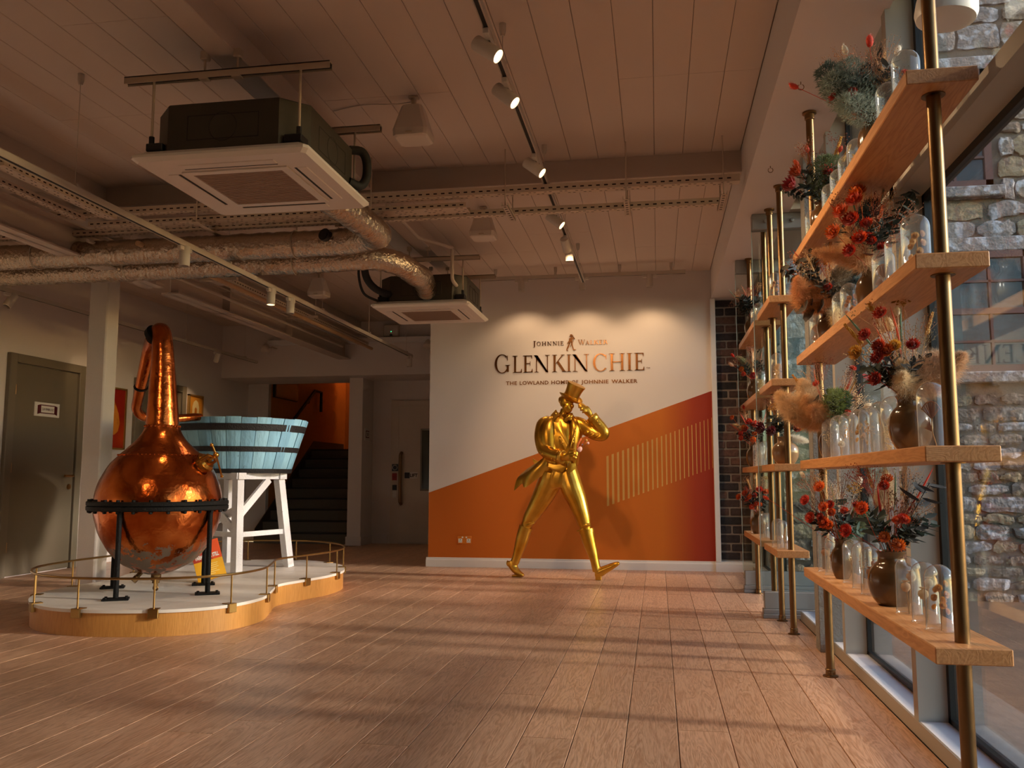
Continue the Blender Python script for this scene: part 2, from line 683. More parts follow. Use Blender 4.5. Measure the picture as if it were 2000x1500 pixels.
M_STRIPE = mat('pale gold stripe', '#d9a95c', 0.45)
zx = [190, 265, 340, 413, 486, 557, 627, 695, 764, 831, 897, 963, 1027, 1090, 1153, 1215, 1275, 1335, 1392, 1450, 1507, 1563, 1617, 1670, 1718]
for i, q in enumerate(zx):
    xc = -0.56 + (q - 175) / 7.5 * 0.00578
    w = (0.0125 - 0.0107 * i / 24.0)
    zb = 0.685 + (xc + 0.55) * 0.366
    part('stripe', MB().prism([(xc - w, zb), (xc + w, zb + 0.73 * w), (xc + w, zb + 0.55 + 0.73 * w), (xc - w, zb + 0.55)], 1, 9.744, 9.7475), M_STRIPE, ws, smooth=False)
struct('baseboard_far', MB().prism([(9.748, 0), (9.722, 0), (9.722, 0.075), (9.735, 0.09), (9.735, 0.1), (9.748, 0.105)], 0, -2.61, 0.60), M_TRIM, smooth=False)
struct('trim_1', MB().cbox(0.60, 0.655, 9.69, 9.80, 0.10, 2.97, 0.004), M_TRIM, smooth=False)
struct('baseboard_right', MB().prism([(9.79, 0), (9.68, 0), (9.68, 0.08), (9.70, 0.095), (9.70, 0.105), (9.79, 0.11)], 0, 0.595, 1.05), M_TRIM, smooth=False)
# exposed brick strip
M_MORTAR = mat('lime mortar', '#8c7c70', 0.95, bump=0.5, bscale=120, var=0.15, vscale=20)
wb = struct('wall_brick', MB().box(0.655, 1.10, 9.802, 9.95, 0, 2.97), M_MORTAR, smooth=False)
BR = [mat('brick %d' % i, c, 0.9, var=0.35, vscale=30, bump=0.8, bscale=90) for i, c in enumerate(('#5a4038', '#47352f', '#3a3030', '#6a4a3e', '#2f2a2b'))]
zc = 0.12
row = 0
while zc < 2.9:
    h = rnd.uniform(0.072, 0.082)
    x = 0.662 - (0.115 if row % 2 else 0.0) - rnd.uniform(0, 0.02)
    while x < 1.08:
        w = rnd.uniform(0.20, 0.235)
        x0, x1 = max(x, 0.662), min(x + w, 1.095)
        if x1 - x0 > 0.03:
            pr = rnd.uniform(0.003, 0.014)
            part('brick', MB().cbox(x0, x1, 9.80 - pr, 9.83, zc, zc + h, 0.008), rnd.choice(BR), wb, smooth=False)
        x += w + 0.016
    zc += h + 0.016
    row += 1

# ------------------------------------------------------------------ far left: lintel wall, stairs, lift
struct('wall_lintel', MB().box(-6.5, -2.59, 12.2, 13.15, 2.5, 3.42), M_WALL, smooth=False)
struct('trim_2', MB().cbox(-5.72, -2.60, 12.08, 12.2, 2.97, 3.04, 0.004), M_TRIM, smooth=False)
struct('wall_stair_front', MB().box(-6.5, -6.15, 13.1, 13.2, 0, 3.42), M_WALL, smooth=False)
M_PLY = wood('stair wall plywood', '#c07a38', '#9c5a22', 'Z', rough=0.55, rand=0.03, con=0.6)
pw = struct('wall_stair_side', MB().box(-6.30, -6.15, 13.12, 17.0, 0, 4.6), M_PLY, smooth=False)
struct('wall_stair_end', MB().box(-6.30, -4.3, 16.6, 16.8, 0, 4.6), M_PLY, smooth=False)
struct('ceiling_stair', MB().box(-6.5, -4.3, 13.15, 17, 4.6, 4.7), M_WALL, smooth=False)
struct('wall_stair_pier', MB().box(-4.57, -4.36, 12.5, 17.0, 0, 4.6), M_WALL, smooth=False)
struct('wall_lift', MB().box(-4.36, -2.59, 13.0, 13.15, 0, 2.5), M_WALL, smooth=False)
struct('baseboard_pier', MB().box(-4.585, -4.345, 12.485, 13.0, 0, 0.13), M_WALL, smooth=False)
struct('baseboard_lift', MB().box(-4.345, -4.10, 12.985, 13.0, 0, 0.13), M_WALL, smooth=False)
M_CARPET = mat('stair carpet', '#6f675e', 0.95, var=0.15, vscale=120, bump=0.3, bscale=300)
M_NOSE = mat('stair nosing', '#15120f', 0.6)
st = thing('staircase', (-5.3, 12.7, 0), 'carpeted staircase with dark nosings climbing behind the blue tub', 'staircase')
N = 9
for i in range(N):
    y0 = 12.72 + 0.27 * i
    part('step', MB().box(-6.148, -4.572, y0, y0 + (0.27 if i < N - 1 else 1.7), 0 if i == 0 else 0.167 * i, 0.167 * (i + 1)), M_CARPET, st, smooth=False)
    part('nosing', MB().box(-6.14, -4.575, y0 - 0.018, y0 + 0.03, 0.167 * (i + 1) - 0.02, 0.167 * (i + 1) + 0.004), M_NOSE, st, smooth=False)
part('stringer', MB().prism([(12.74, 0.0), (12.74, 0.22), (15.0, 1.66), (16.5, 1.66), (16.5, 1.4), (14.9, 1.4), (12.9, 0.0)], 0, -6.147, -6.132), mat('stringer paint', '#4a3a2e', 0.6), st, smooth=False)
hr = thing('handrail', (-6.1, 13.6, 1.9), 'dark handrail climbing the plywood stair wall', 'handrail')
part('rail', MB().tube([(-6.08, 13.0, 1.36), (-6.08, 14.85, 2.56), (-6.08, 15.15, 2.56), (-6.08, 15.15, 2.2)], 0.028, 8), M_NOSE, hr)
for y, zz in ((13.5, 1.65), (14.6, 2.38)):
    part('bracket', MB().tube([(-6.14, y, zz - 0.08), (-6.08, y, zz - 0.06), (-6.08, y, zz)], 0.009, 6), M_NOSE, hr)
sc_ = thing('wall_screen', (-6.13, 13.7, 2.3), 'small dark screen high on the stair wall', 'screen')
part('bezel', MB().cbox(-6.148, -6.10, 13.24, 14.15, 2.30, 2.72, 0.006), mat('screen bezel', '#16181c', 0.4), sc_)
part('display', MB().box(-6.101, -6.097, 13.27, 14.12, 2.33, 2.69), mat('screen face', '#3a4248', 0.2), sc_, smooth=False)
stair_lamp = bpy.data.lights.new('stair_lamp', 'POINT')
stair_lamp.energy = 26
stair_lamp.color = (1.0, 0.5, 0.18)
stair_lamp.shadow_soft_size = 0.12
tl = thing('ceiling_light', (-5.0, 15.9, 4.6), 'warm ceiling lamp above the stair landing', 'lamp')
part('lamp_body', MB().lathe([(0, 0), (0.1, 0), (0.11, -0.03), (0.09, -0.06), (0, -0.06)], 20), M_WHITE, tl, world=False)
o = link('lamp', stair_lamp, tl)
o.location = (0, 0, -0.15)

# lift door with its plates
M_LIFT = mat('lift door enamel', '#d8cbbd', 0.45)
ld = thing('door_1', (-3.5, 13.0, 0), kind='structure')
ld['label'] = 'cream lift door with a long vertical pull handle'
part('frame', MB().box(-4.06, -2.62, 12.975, 13.0, 0, 2.2), M_LIFT, ld, smooth=False)
part('door_leaf', MB().cbox(-3.93, -2.75, 12.955, 12.98, 0.02, 2.10, 0.004), M_LIFT, ld, smooth=False)
part('head_panel', MB().cbox(-3.93, -2.75, 12.957, 12.98, 2.10, 2.185, 0.004), M_LIFT, ld, smooth=False)
vp = part('vision_panel', MB().cbox(-3.58, -3.2, 12.945, 12.96, 0.80, 1.75, 0.004), mat('panel rim', '#8d857c', 0.5), ld, smooth=False)
part('pane', MB().box(-3.555, -3.225, 12.942, 12.946, 0.83, 1.72), mat('dark pane', '#0c0d0e', 0.08), vp, smooth=False)
part('handle', MB().tube([(-3.88, 12.955, 0.60), (-3.88, 12.90, 0.63), (-3.88, 12.885, 1.0), (-3.88, 12.90, 1.35), (-3.88, 12.955, 1.38)], 0.026, 10), mat('dull bronze', '#8a6f52', 0.4, metal=0.7), ld)
def plate(name, x0, x1, z0, z1, y, col, label, cat, parts=()):
    t = thing(name, ((x0 + x1) / 2, y, z0), label, cat)
    part('plate', MB().cbox(x0, x1, y - 0.006, y, z0, z1, 0.001), col, t, smooth=False)
    for nm, mb, mm in parts:
        part(nm, mb, mm, t, smooth=False)
    return t
M_INK = mat('black print', '#101012', 0.5)
M_PW = mat('print white', '#e6e2dc', 0.5)
M_NAVY = mat('print navy', '#1c2638', 0.5)
M_REDP = mat('print red', '#a3231c', 0.5)
M_MAROON = mat('maroon print', '#5c1420', 0.5)
wc = MB().torus((-3.985, 12.962, 1.155), 0.036, 0.005, 20, 4, Matrix.Rotation(pi / 2, 4, 'X'))
plate('lift_sign', -4.035, -3.935, 1.10, 1.21, 12.974, M_NAVY, 'square access sign with a white ring left of the lift handle', 'sign',
      [('ring', wc, M_PW)])
plate('lift_sign', -4.03, -3.955, 0.96, 1.07, 12.974, M_REDP, 'small red notice under the access sign by the lift', 'sign',
      [('print', ribbon_y(text_mb('FIRE', 0.03), -3.992, 12.966, 1.0), M_INK)])
plate('lift_sign', -4.025, -3.955, 0.81, 0.89, 12.974, M_INK, 'black call button plate lowest beside the lift door', 'sign',
      [('lower_plate', MB().box(-4.02, -3.96, 12.969, 12.974, 0.70, 0.80), M_PW)])
ltx = text_mb('LIFT', 0.068, bold=0.002)
plate('lift_sign', -3.83, -3.62, 0.985, 1.085, 12.954, M_PW, 'white LIFT sign right of the handle on the lift door', 'sign',
      [('symbol_square', MB().box(-3.825, -3.745, 12.944, 12.949, 0.99, 1.08), M_NAVY), ('lettering', ribbon_y(ltx, -3.682, 12.9455, 1.013), M_INK)])
t = thing('room_sign', (-4.35, 12.72, 1.58), 'small framed toilet sign on the pier between stairs and lift', 'sign')
part('plate', MB().cbox(-4.36, -4.345, 12.60, 12.80, 1.56, 1.74, 0.002), M_PW, t, smooth=False)
part('border', MB().box(-4.346, -4.342, 12.625, 12.775, 1.60, 1.71), M_MAROON, t, smooth=False)
part('panel', MB().box(-4.343, -4.339, 12.64, 12.76, 1.615, 1.695), M_PW, t, smooth=False)
for yy in (12.68, 12.72):
    part('figure', MB().box(-4.34, -4.337, yy - 0.008, yy + 0.008, 1.63, 1.68), M_INK, t, smooth=False)
hz = thing('floor_tape', (-4.65, 12.25, 0), 'black and brown hazard tape on the floor before the stairs', 'tape')
for i in range(5):
    x0 = -4.78 + i * 0.08
    part('stripe', MB().prism([(x0, 12.30), (x0 + 0.045, 12.33), (x0 + 0.075, 12.48), (x0 + 0.03, 12.45)], 2, 0.0005, 0.002), M_INK, hz, smooth=False)

# column, left doors, posters
colm = struct('column', MB().cbox(-5.25, -5.06, 7.30, 7.49, 0, 3.32, 0.012), mat('column paint', '#e2d9d0', 0.6, bump=0.3, bscale=160), label='square white column behind the copper still')
M_DOOR = mat('olive door paint', '#756a58', 0.5)
M_DFRAME = mat('olive frame paint', '#7d7260', 0.5)
def left_door(name, y0, y1, zt, label, plate_=None, full=True):
    t = thing(name, (-6.5, (y0 + y1) / 2, 0), kind='structure')
    t['label'] = label
    for a, b2, c, d2 in ((y0, y0 + 0.1, 0, zt), (y1 - 0.1, y1, 0, zt)):
        part('jamb', MB().cbox(-6.5, -6.455, a, b2, c, d2, 0.004), M_DFRAME, t, smooth=False)
    part('head', MB().cbox(-6.5, -6.455, y0 + 0.1, y1 - 0.1, zt - 0.09, zt, 0.004), M_DFRAME, t, smooth=False)
    lf = part('door_leaf', MB().cbox(-6.5, -6.475, y0 + 0.11, y1 - 0.112, 0.012, zt - 0.095, 0.003), M_DOOR, t, smooth=False)
    M_H = mat('door brass', '#a87a48', 0.35, metal=0.9)
    h = part('handle', MB().tube([(-6.475, y1 - 0.18, 1.02), (-6.42, y1 - 0.18, 1.02), (-6.42, y1 - 0.32, 1.02)], 0.013, 8), M_H, lf)
    part('lock', MB().cyl((-6.475, y1 - 0.18, 0.90), (-6.462, y1 - 0.18, 0.90), 0.03, 14), M_H, lf)
    for zz in (0.25, 1.05, 1.85):
        part('hinge', MB().cyl((-6.468, y0 + 0.105, zz), (-6.468, y0 + 0.105, zz + 0.1), 0.009, 8), M_H, t)
    return t
left_door('door_2', 7.80, 8.99, 2.27, 'olive door with a framed notice at the left edge')
left_door('door_3', 9.98, 11.17, 2.26, 'olive door half hidden behind the still neck')
t = thing('door_notice', (-6.47, 8.38, 1.64), 'white framed notice on the olive door', 'sign')
part('plate', MB().cbox(-6.475, -6.462, 8.19, 8.58, 1.65, 1.80, 0.002), M_PW, t, smooth=False)
part('ribbon', MB().prism([(8.235, 1.672), (8.275, 1.682), (8.50, 1.682), (8.54, 1.672), (8.54, 1.765), (8.50, 1.775), (8.275, 1.775), (8.235, 1.765)], 0, -6.463, -6.459), M_MAROON, t, smooth=False)
part('panel', MB().box(-6.46, -6.457, 8.285, 8.49, 1.692, 1.765), M_PW, t, smooth=False)
tm = text_mb('TEAM MEMBERS ONLY', 0.03)
w = max(p[0] for p in tm.v) * 2
part('lettering', MB().add([(-6.4555, 8.388 + p[0] * 0.19 / w, 1.714 + p[1] * 1.3) for p in tm.v], tm.f), M_MAROON, t, smooth=False)

def poster(y0, y1, z0, z1, label, base, shapes):
    t = thing('poster', (-6.5, (y0 + y1) / 2, z0), label, 'poster')
    mf = mat('poster gilt frame', '#b08b4f', 0.4, metal=0.6)
    for a, b2, c, d2 in ((y0, y0 + 0.02, z0, z1), (y1 - 0.02, y1, z0, z1), (y0, y1, z0, z0 + 0.02), (y0, y1, z1 - 0.02, z1)):
        part('frame_bar', MB().box(-6.5, -6.46, a, b2, c, d2), mf, t, smooth=False)
    part('sheet', MB().box(-6.5, -6.475, y0 + 0.015, y1 - 0.015, z0 + 0.015, z1 - 0.015), base, t, smooth=False)
    for i, (nm, poly, m_) in enumerate(shapes):
        part(nm, MB().prism(poly, 0, -6.475, -6.473 + 0.0007 * i), m_, t, smooth=False)
M_PRED = mat('poster red', '#a01806', 0.5, c2='#c84410', c2lo=0.4, c2hi=0.75, c2scale=3)
M_PORA = mat('poster amber', '#e08a2c', 0.5, c2='#b85c12', c2scale=6)
def oval(cy, cz, ry, rz, n=24, e=1.0):
    return [(cy + ry * cos(2 * pi * k / n), cz + rz * sin(2 * pi * k / n)) for k in range(n)]
poster(9.18, 9.80, 1.34, 2.09, 'red poster with an amber bird shape beside the column', M_PRED,
       [('amber_shape', [(9.40, 1.98), (9.47, 2.0), (9.54, 1.97), (9.60, 1.88), (9.66, 1.78), (9.69, 1.66), (9.66, 1.56), (9.60, 1.52), (9.52, 1.5), (9.42, 1.5), (9.35, 1.6), (9.36, 1.8)], M_PORA),
        ('red_mark', oval(9.50, 1.86, 0.045, 0.06), M_PRED)])
M_CREAM = mat('poster cream', '#f0d79a', 0.5)
poster(11.26, 11.64, 1.55, 2.17, 'orange poster with a cream looped numeral above the tub', mat('poster orange', '#c97a1e', 0.5),
       [('panel', [(11.30, 1.59), (11.60, 1.59), (11.60, 2.13), (11.30, 2.13)], mat('poster orange light', '#d8912e', 0.5)),
        ('loop', [(11.36, 1.6), (11.36, 2.0), (11.39, 2.07), (11.45, 2.1), (11.51, 2.07), (11.54, 2.0), (11.54, 1.6)], M_CREAM),
        ('loop_gap', [(11.42, 1.6), (11.42, 1.97), (11.45, 2.0), (11.48, 1.97), (11.48, 1.6)], mat('poster orange', '#c97a1e'))])

# ------------------------------------------------------------------ windows on the right
def window(n, y0, y1, mull_near=True, mull_far=True, transom=True):
    t = thing('window_%d' % n, (1.04, (y0 + y1) / 2, 0), kind='structure')
    w = 0.062
    ya, yb = (y0 + w if mull_near else y0), y1
    part('sill', MB().box(0.985, 1.09, ya, yb, 0.0, 0.062), M_SILL, t, smooth=False)
    part('sill_front', MB().box(0.978, 0.985, y0, y1, 0.0, 0.06), M_FRAME, t, smooth=False)
    if mull_near:
        part('mullion', MB().box(0.98, 1.09, y0, y0 + w, 0.0, 3.05), M_FRAME, t, smooth=False)
    if mull_far:
        part('mullion', MB().box(0.98, 1.09, y1, y1 + w, 0.0, 3.05), M_FRAME, t, smooth=False)
    if transom:
        part('transom', MB().box(0.98, 1.09, ya, yb, 2.15, 2.21), M_FRAME, t, smooth=False)
    for z0, z1 in ((0.062, 2.15), (2.21, 3.05)) if transom else ((0.062, 3.05),):
        g = MB()
        for a, b2, c, d2 in ((ya, ya + 0.03, z0, z1), (yb - 0.03, yb, z0, z1), (ya, yb, z0, z0 + 0.02), (ya, yb, z1 - 0.03, z1)):
            g.box(1.088, 1.12, a, b2, c, d2)
        part('gasket', g, M_BLACK, t, smooth=False)
        part('pane', MB().box(1.098, 1.104, ya + 0.01, yb - 0.01, z0 + 0.01, z1 - 0.01), M_GLASS, t, smooth=False)
    return t
window(1, 1.05, 2.30)
window(2, 2.30, 3.70, mull_near=False)
window(3, 3.70, 5.03, mull_near=False)
window(4, 5.03, 5.38, mull_near=False, mull_far=False)
struct('window_post', MB().cbox(0.905, 1.06, 5.37, 5.50, 0, 2.97, 0.004), mat('rough post paint', '#9a968f', 0.6, bump=0.9, bscale=60), label='rough grey post in the window wall')
window(5, 5.50, 6.54, mull_near=False, mull_far=False, transom=False)
window(6, 8.12, 9.70)

# glass side panels of the entrance
M_BOLT = mat('bolt cap', '#a7a39d', 0.35, metal=0.5)
def fin(y, label):
    t = thing('entrance_glass', (1.2, y, 0), label, 'glass panel')
    x0, x1 = 0.73, 1.70
    part('glass', MB().box(x0, x1, y - 0.006, y + 0.006, 0.12, 2.92), M_FINGLASS, t, smooth=False)
    part('bottom_rail', MB().cbox(x0 + 0.01, x1, y - 0.035, y + 0.035, 0.065, 0.185, 0.004), M_ALU, t, smooth=False)
    part('plinth', MB().cbox(x0 - 0.005, x1, y - 0.05, y + 0.05, 0.0, 0.03, 0.004).cbox(x0, x1, y - 0.045, y + 0.045, 0.03, 0.065, 0.004), M_ALU, t, smooth=False)
    part('top_rail', MB().cbox(x0, x1, y - 0.04, y + 0.04, 2.85, 2.97, 0.004), M_ALU, t, smooth=False)
    for xx in (0.83, 1.02, 1.3):
        part('bolt', MB().lathe([(0.0, 0.0), (0.012, 0.002), (0.015, 0.006), (0.015, 0.02)], 14, (xx, y - 0.058, 2.91), Matrix.Rotation(-pi / 2, 4, 'X')), M_BOLT, t)
    part('edge_strip', MB().box(x0 - 0.004, x0, y - 0.006, y + 0.006, 0.185, 2.85), mat('glass edge', '#a9bdb4', 0.15), t, smooth=False)
    return t
fin(6.62, 'clear glass side panel of the entrance nearest the camera')
fin(8.03, 'clear glass side panel of the entrance beside the brick')
# entrance mat frame outside
struct('doorway_frame', MB().box(1.62, 1.70, 6.62, 6.70, -0.1, 2.97).box(1.62, 1.70, 7.95, 8.03, -0.1, 2.97), mat('pale blue frame', '#a9b4b8', 0.5), smooth=False)
struct('ceiling_porch', MB().box(1.0, 1.25, 6.5, 8.12, 2.97, 3.05), M_FRAME, smooth=False)

# ------------------------------------------------------------------ outdoors: yard and rubble stone house
M_YARD = mat('yard earth', '#6f594b', 0.95, var=0.25, vscale=3, bump=0.4, bscale=40, detail=8)
struct('ground', MB().box(1.0, 60, -30, 60, -0.35, -0.20), M_YARD, smooth=False)
struct('path_kerb', MB().box(1.12, 1.55, -3, 9.2, -0.25, -0.02), mat('kerb stone', '#7c7672', 0.9, var=0.2, vscale=20), smooth=False)
M_STM = mat('rubble mortar', '#82756a', 0.95, bump=0.6, bscale=60, var=0.2, vscale=8)
WY = 9.3
wst = struct('wall_stone', MB().box(1.15, 6.5, WY + 0.05, WY + 0.4, -0.3, 7.5), M_STM, smooth=False)
STM = [mat('stone %d' % i, c, 0.92, var=0.35, vscale=14, bump=1.0, bscale=22, bdist=0.035, detail=8, c2=c2, c2lo=0.52, c2hi=0.62, c2scale=9) for i, (c, c2) in enumerate((
    ('#a08c7c', '#d8d2d4'), ('#8b7668', '#b9a48e'), ('#9a8e8a', '#cfcad0'), ('#7b6a60', '#a8968a'), ('#ab977c', '#8a766a'), ('#8d8078', '#e0dce0')))]
wins = [(2.35, 3.42, 3.95, 5.2), (2.55, 3.72, 2.05, 3.28)]      # x0, x1, z0, z1 of the two sash windows
def stone(x0, x1, z0, z1):
    nx, nz = 6, 4
    prd = rnd.uniform(0.012, 0.04)
    vs, fs = [], []
    sd = rnd.uniform(0, 100)
    ins = rnd.uniform(0.008, 0.02)
    for j in range(nz + 1):
        for i in range(nx + 1):
            u, v = i / nx, j / nz
            edge = min(u, 1 - u, v, 1 - v)
            X = x0 + (x1 - x0) * u
            Z = z0 + (z1 - z0) * v
            jn = noise.noise(Vector((X * 7 + sd, Z * 7, sd)))
            j2 = noise.noise(Vector((X * 9, Z * 9 + sd, sd + 9)))
            q = 1.0 if edge > 0.01 else 0.0
            if edge < 0.01:
                X += ins * jn * 2.2
                Z += ins * j2 * 2.2
                cr = (u in (0, 1)) and (v in (0, 1))
                if cr:
                    X += ins * (1.4 if u == 0 else -1.4)
                    Z += ins * (1.2 if v == 0 else -1.2)
            j3 = noise.noise(Vector((X * 26, Z * 26 + sd, sd)))
            vs.append((X, WY + 0.03 - (prd + 0.012 * jn + 0.014 * j3) * (0.6 + 0.4 * q), Z))
    o = len(vs)
    for j in range(nz):
        for i in range(nx):
            a = j * (nx + 1) + i
            fs.append((a, a + 1, a + nx + 2, a + nx + 1))
    ring = [i for i in range(nx + 1)] + [(nx + 1) * (j + 1) + nx for j in range(nz)] + [(nx + 1) * nz + i for i in range(nx - 1, -1, -1)] + [(nx + 1) * j for j in range(nz - 1, 0, -1)]
    for r in ring:
        p = vs[r]
        vs.append((p[0], WY + 0.07, p[2]))
    for q in range(len(ring)):
        fs.append((ring[q], o + q, o + (q + 1) % len(ring), ring[(q + 1) % len(ring)]))
    return MB().add(vs, fs)
zc = -0.25
while zc < 6.4:
    h = rnd.choice((0.14, 0.18, 0.22, 0.27, 0.3))
    if -0.1 < zc < 2.0:
        h = rnd.choice((0.10, 0.12, 0.15))
    x = 1.17 + rnd.uniform(-0.1, 0)
    while x < 4.3:
        w = h * (rnd.uniform(1.1, 2.3) if zc > 2.0 else rnd.uniform(1.8, 3.4))
        x0, x1 = max(x, 1.17), x + w
        ok = True
        for (a, b2, c, d2) in wins:
            if x1 > a - 0.06 and x0 < b2 + 0.06 and zc + h > c - 0.12 and zc < d2 + 0.1:
                if x0 < a - 0.10:
                    x1 = a - 0.07
                elif x1 > b2 + 0.15:
                    x0 = b2 + 0.07
                else:
                    ok = False
        if ok and x1 - x0 > 0.05:
            part('stone', stone(x0 + 0.008, x1 - 0.008, zc + 0.008, zc + h - 0.008), rnd.choice(STM), wst, ang=12)
        x += w + 0.012
    zc += h + 0.012
M_SASH = mat('sash brown paint', '#6e4a44', 0.5)
for n, (a, b2, c, d2) in enumerate(wins):
    t = thing('window_%d' % (7 + n), ((a + b2) / 2, WY, c), kind='structure')
    part('dark_room', MB().box(a, b2, WY + 0.04, WY + 0.05, c, d2), mat('dark interior', '#1d1c1d', 0.6, c2='#4b4a4c', c2lo=0.5, c2hi=0.52, c2scale=2), t, smooth=False)
    fr = MB()
    for p, q, r, s2 in ((a, a + 0.07, c, d2), (b2 - 0.07, b2, c, d2), (a, b2, c, c + 0.07), (a, b2, d2 - 0.07, d2), (a, b2, (c + d2) / 2 - 0.03, (c + d2) / 2 + 0.03)):
        fr.box(p, q, WY - 0.03, WY + 0.03, r, s2)
    part('sash_frame', fr, M_SASH, t, smooth=False)
    for i in (1, 2):
        xx = a + (b2 - a) * i / 3
        part('glazing_bar', MB().box(xx - 0.012, xx + 0.012, WY - 0.02, WY + 0.02, c, d2), M_SASH, t, smooth=False)
    for zz in (c + (d2 - c) * 0.25, c + (d2 - c) * 0.75):
        part('glazing_bar', MB().box(a, b2, WY - 0.02, WY + 0.02, zz - 0.012, zz + 0.012), M_SASH, t, smooth=False)
    part('pane', MB().box(a + 0.02, b2 - 0.02, WY + 0.0, WY + 0.006, c + 0.02, d2 - 0.02), M_GLASS, t, smooth=False)
    part('sill', MB().cbox(a - 0.1, b2 + 0.1, WY - 0.08, WY + 0.05, c - 0.11, c, 0.01), STM[2], t, smooth=False)
    part('lintel', MB().cbox(a - 0.12, b2 + 0.12, WY - 0.02, WY + 0.05, d2, d2 + 0.15, 0.01), STM[2], t, smooth=False)
# ------------------------------------------------------------------ display platform with brass rail
outline = [(-3.95, 5.21), (-3.66, 5.13), (-3.33, 5.15), (-3.03, 5.25), (-2.82, 5.47), (-2.76, 5.85), (-2.87, 6.25), (-2.965, 6.58), (-2.89, 6.92), (-2.81, 7.3),
           (-2.85, 7.72), (-3.1, 8.2), (-3.55, 8.5), (-4.1, 8.45), (-4.52, 8.1), (-4.66, 7.6), (-4.55, 7.05), (-4.44, 6.65), (-4.47, 6.2), (-4.42, 5.75), (-4.22, 5.42)]
ol = [(p[0], p[1]) for p in catmull([(x, y, 0) for x, y in outline], 8, True)]
def grow(poly, d):
    n = len(poly)
    out = []
    for i in range(n):
        a, c = poly[i - 1], poly[(i + 1) % n]
        tx, ty = c[0] - a[0], c[1] - a[1]
        L = sqrt(tx * tx + ty * ty)
        out.append((poly[i][0] + ty / L * d, poly[i][1] - tx / L * d))
    return out
M_PLAT = wood('platform oak ply', '#d79a52', '#b87a36', 'Z', rough=0.4, rand=0.0, con=0.5)
pf = thing('display_platform', (-3.6, 6.8, 0), 'low peanut-shaped oak platform with a white top and brass rail', 'platform')
part('base', MB().prism(ol, 2, 0.0, 0.148), M_PLAT, pf)
part('top', MB().prism(grow(ol, 0.012), 2, 0.148, 0.168), mat('platform white top', '#efe6dc', 0.5, var=0.03, vscale=12), pf)
rl = grow(ol, 0.004)
part('rail', MB().tube([(x, y, 0.362) for x, y in rl] + [(rl[0][0], rl[0][1], 0.362), (rl[1][0], rl[1][1], 0.362)], 0.008, 8, cap=False), M_BRASSR, pf)
per = [0.0]
for i in range(len(rl)):
    a, c = rl[i], rl[(i + 1) % len(rl)]
    per.append(per[-1] + sqrt((a[0] - c[0]) ** 2 + (a[1] - c[1]) ** 2))
NP = 18
for q in range(NP):
    s_ = (q + 0.62) * per[-1] / NP
    i = max(j for j in range(len(rl)) if per[j] <= s_)
    a, c = rl[i], rl[(i + 1) % len(rl)]
    tx, ty = c[0] - a[0], c[1] - a[1]
    L = sqrt(tx * tx + ty * ty)
    f = (s_ - per[i]) / L
    px_, py_ = a[0] + tx * f, a[1] + ty * f
    part('post', MB().cyl((px_, py_, 0.165), (px_, py_, 0.362), 0.006, 8), M_BRASSR, pf)
    mb = MB().cbox(-0.032, 0.032, -0.022, 0.004, 0.115, 0.170, 0.002).cbox(-0.032, 0.032, -0.022, 0.05, 0.168, 0.174, 0.002)
    mb.move(Matrix.Translation((px_, py_, 0)) @ Matrix.Rotation(atan2(ty, tx), 4, 'Z'))
    part('clip', mb, M_BRASSR, pf, smooth=False)

# ------------------------------------------------------------------ copper pot still
ZP = 0.168
CX, CY = -3.655, 6.0
m = bpy.data.materials.new('hammered copper')
m.use_nodes = True
nt = m.node_tree
b = nt.nodes['Principled BSDF']
b.inputs['Metallic'].default_value = 1.0
tc = nd(nt, 'ShaderNodeTexCoord')
n1 = nd(nt, 'ShaderNodeTexNoise')
n1.inputs['Scale'].default_value = 5
n1.inputs['Detail'].default_value = 8
nt.links.new(tc.outputs['Object'], n1.inputs['Vector'])
rp = nd(nt, 'ShaderNodeValToRGB')
e = rp.color_ramp.elements
e[0].position, e[0].color = 0.32, lin('#9a4216')
e[1].position, e[1].color = 0.66, lin('#cf7438')
nt.links.new(n1.outputs[0], rp.inputs[0])
# grey worn tin band low on the belly, broken up by noise
sx = nd(nt, 'ShaderNodeSeparateXYZ')
nt.links.new(tc.outputs['Object'], sx.inputs[0])
bell = nd(nt, 'ShaderNodeMapRange')
bell.inputs['From Min'].default_value = 0.62
bell.inputs['From Max'].default_value = 0.30
nt.links.new(sx.outputs[2], bell.inputs[0])
n2 = nd(nt, 'ShaderNodeTexNoise')
n2.inputs['Scale'].default_value = 14
n2.inputs['Detail'].default_value = 10
n2.inputs['Roughness'].default_value = 0.7
nt.links.new(tc.outputs['Object'], n2.inputs['Vector'])
mu = nd(nt, 'ShaderNodeMath', operation='MULTIPLY')
nt.links.new(bell.outputs[0], mu.inputs[0])
nt.links.new(n2.outputs[0], mu.inputs[1])
gt = nd(nt, 'ShaderNodeMapRange')
gt.inputs['From Min'].default_value = 0.46
gt.inputs['From Max'].default_value = 0.50
nt.links.new(mu.outputs[0], gt.inputs[0])
mx = nd(nt, 'ShaderNodeMix', data_type='RGBA')
nt.links.new(gt.outputs[0], mx.inputs[0])
nt.links.new(rp.outputs[0], mx.inputs[6])
mx.inputs[7].default_value = lin('#8d7d6e')
nt.links.new(mx.outputs[2], b.inputs['Base Color'])
rr = nd(nt, 'ShaderNodeMapRange')
rr.inputs['To Min'].default_value = 0.22
rr.inputs['To Max'].default_value = 0.6
nt.links.new(gt.outputs[0], rr.inputs[0])
nt.links.new(rr.outputs[0], b.inputs['Roughness'])
vo = nd(nt, 'ShaderNodeTexNoise')
vo.inputs['Scale'].default_value = 16
vo.inputs['Detail'].default_value = 3
nt.links.new(tc.outputs['Object'], vo.inputs['Vector'])
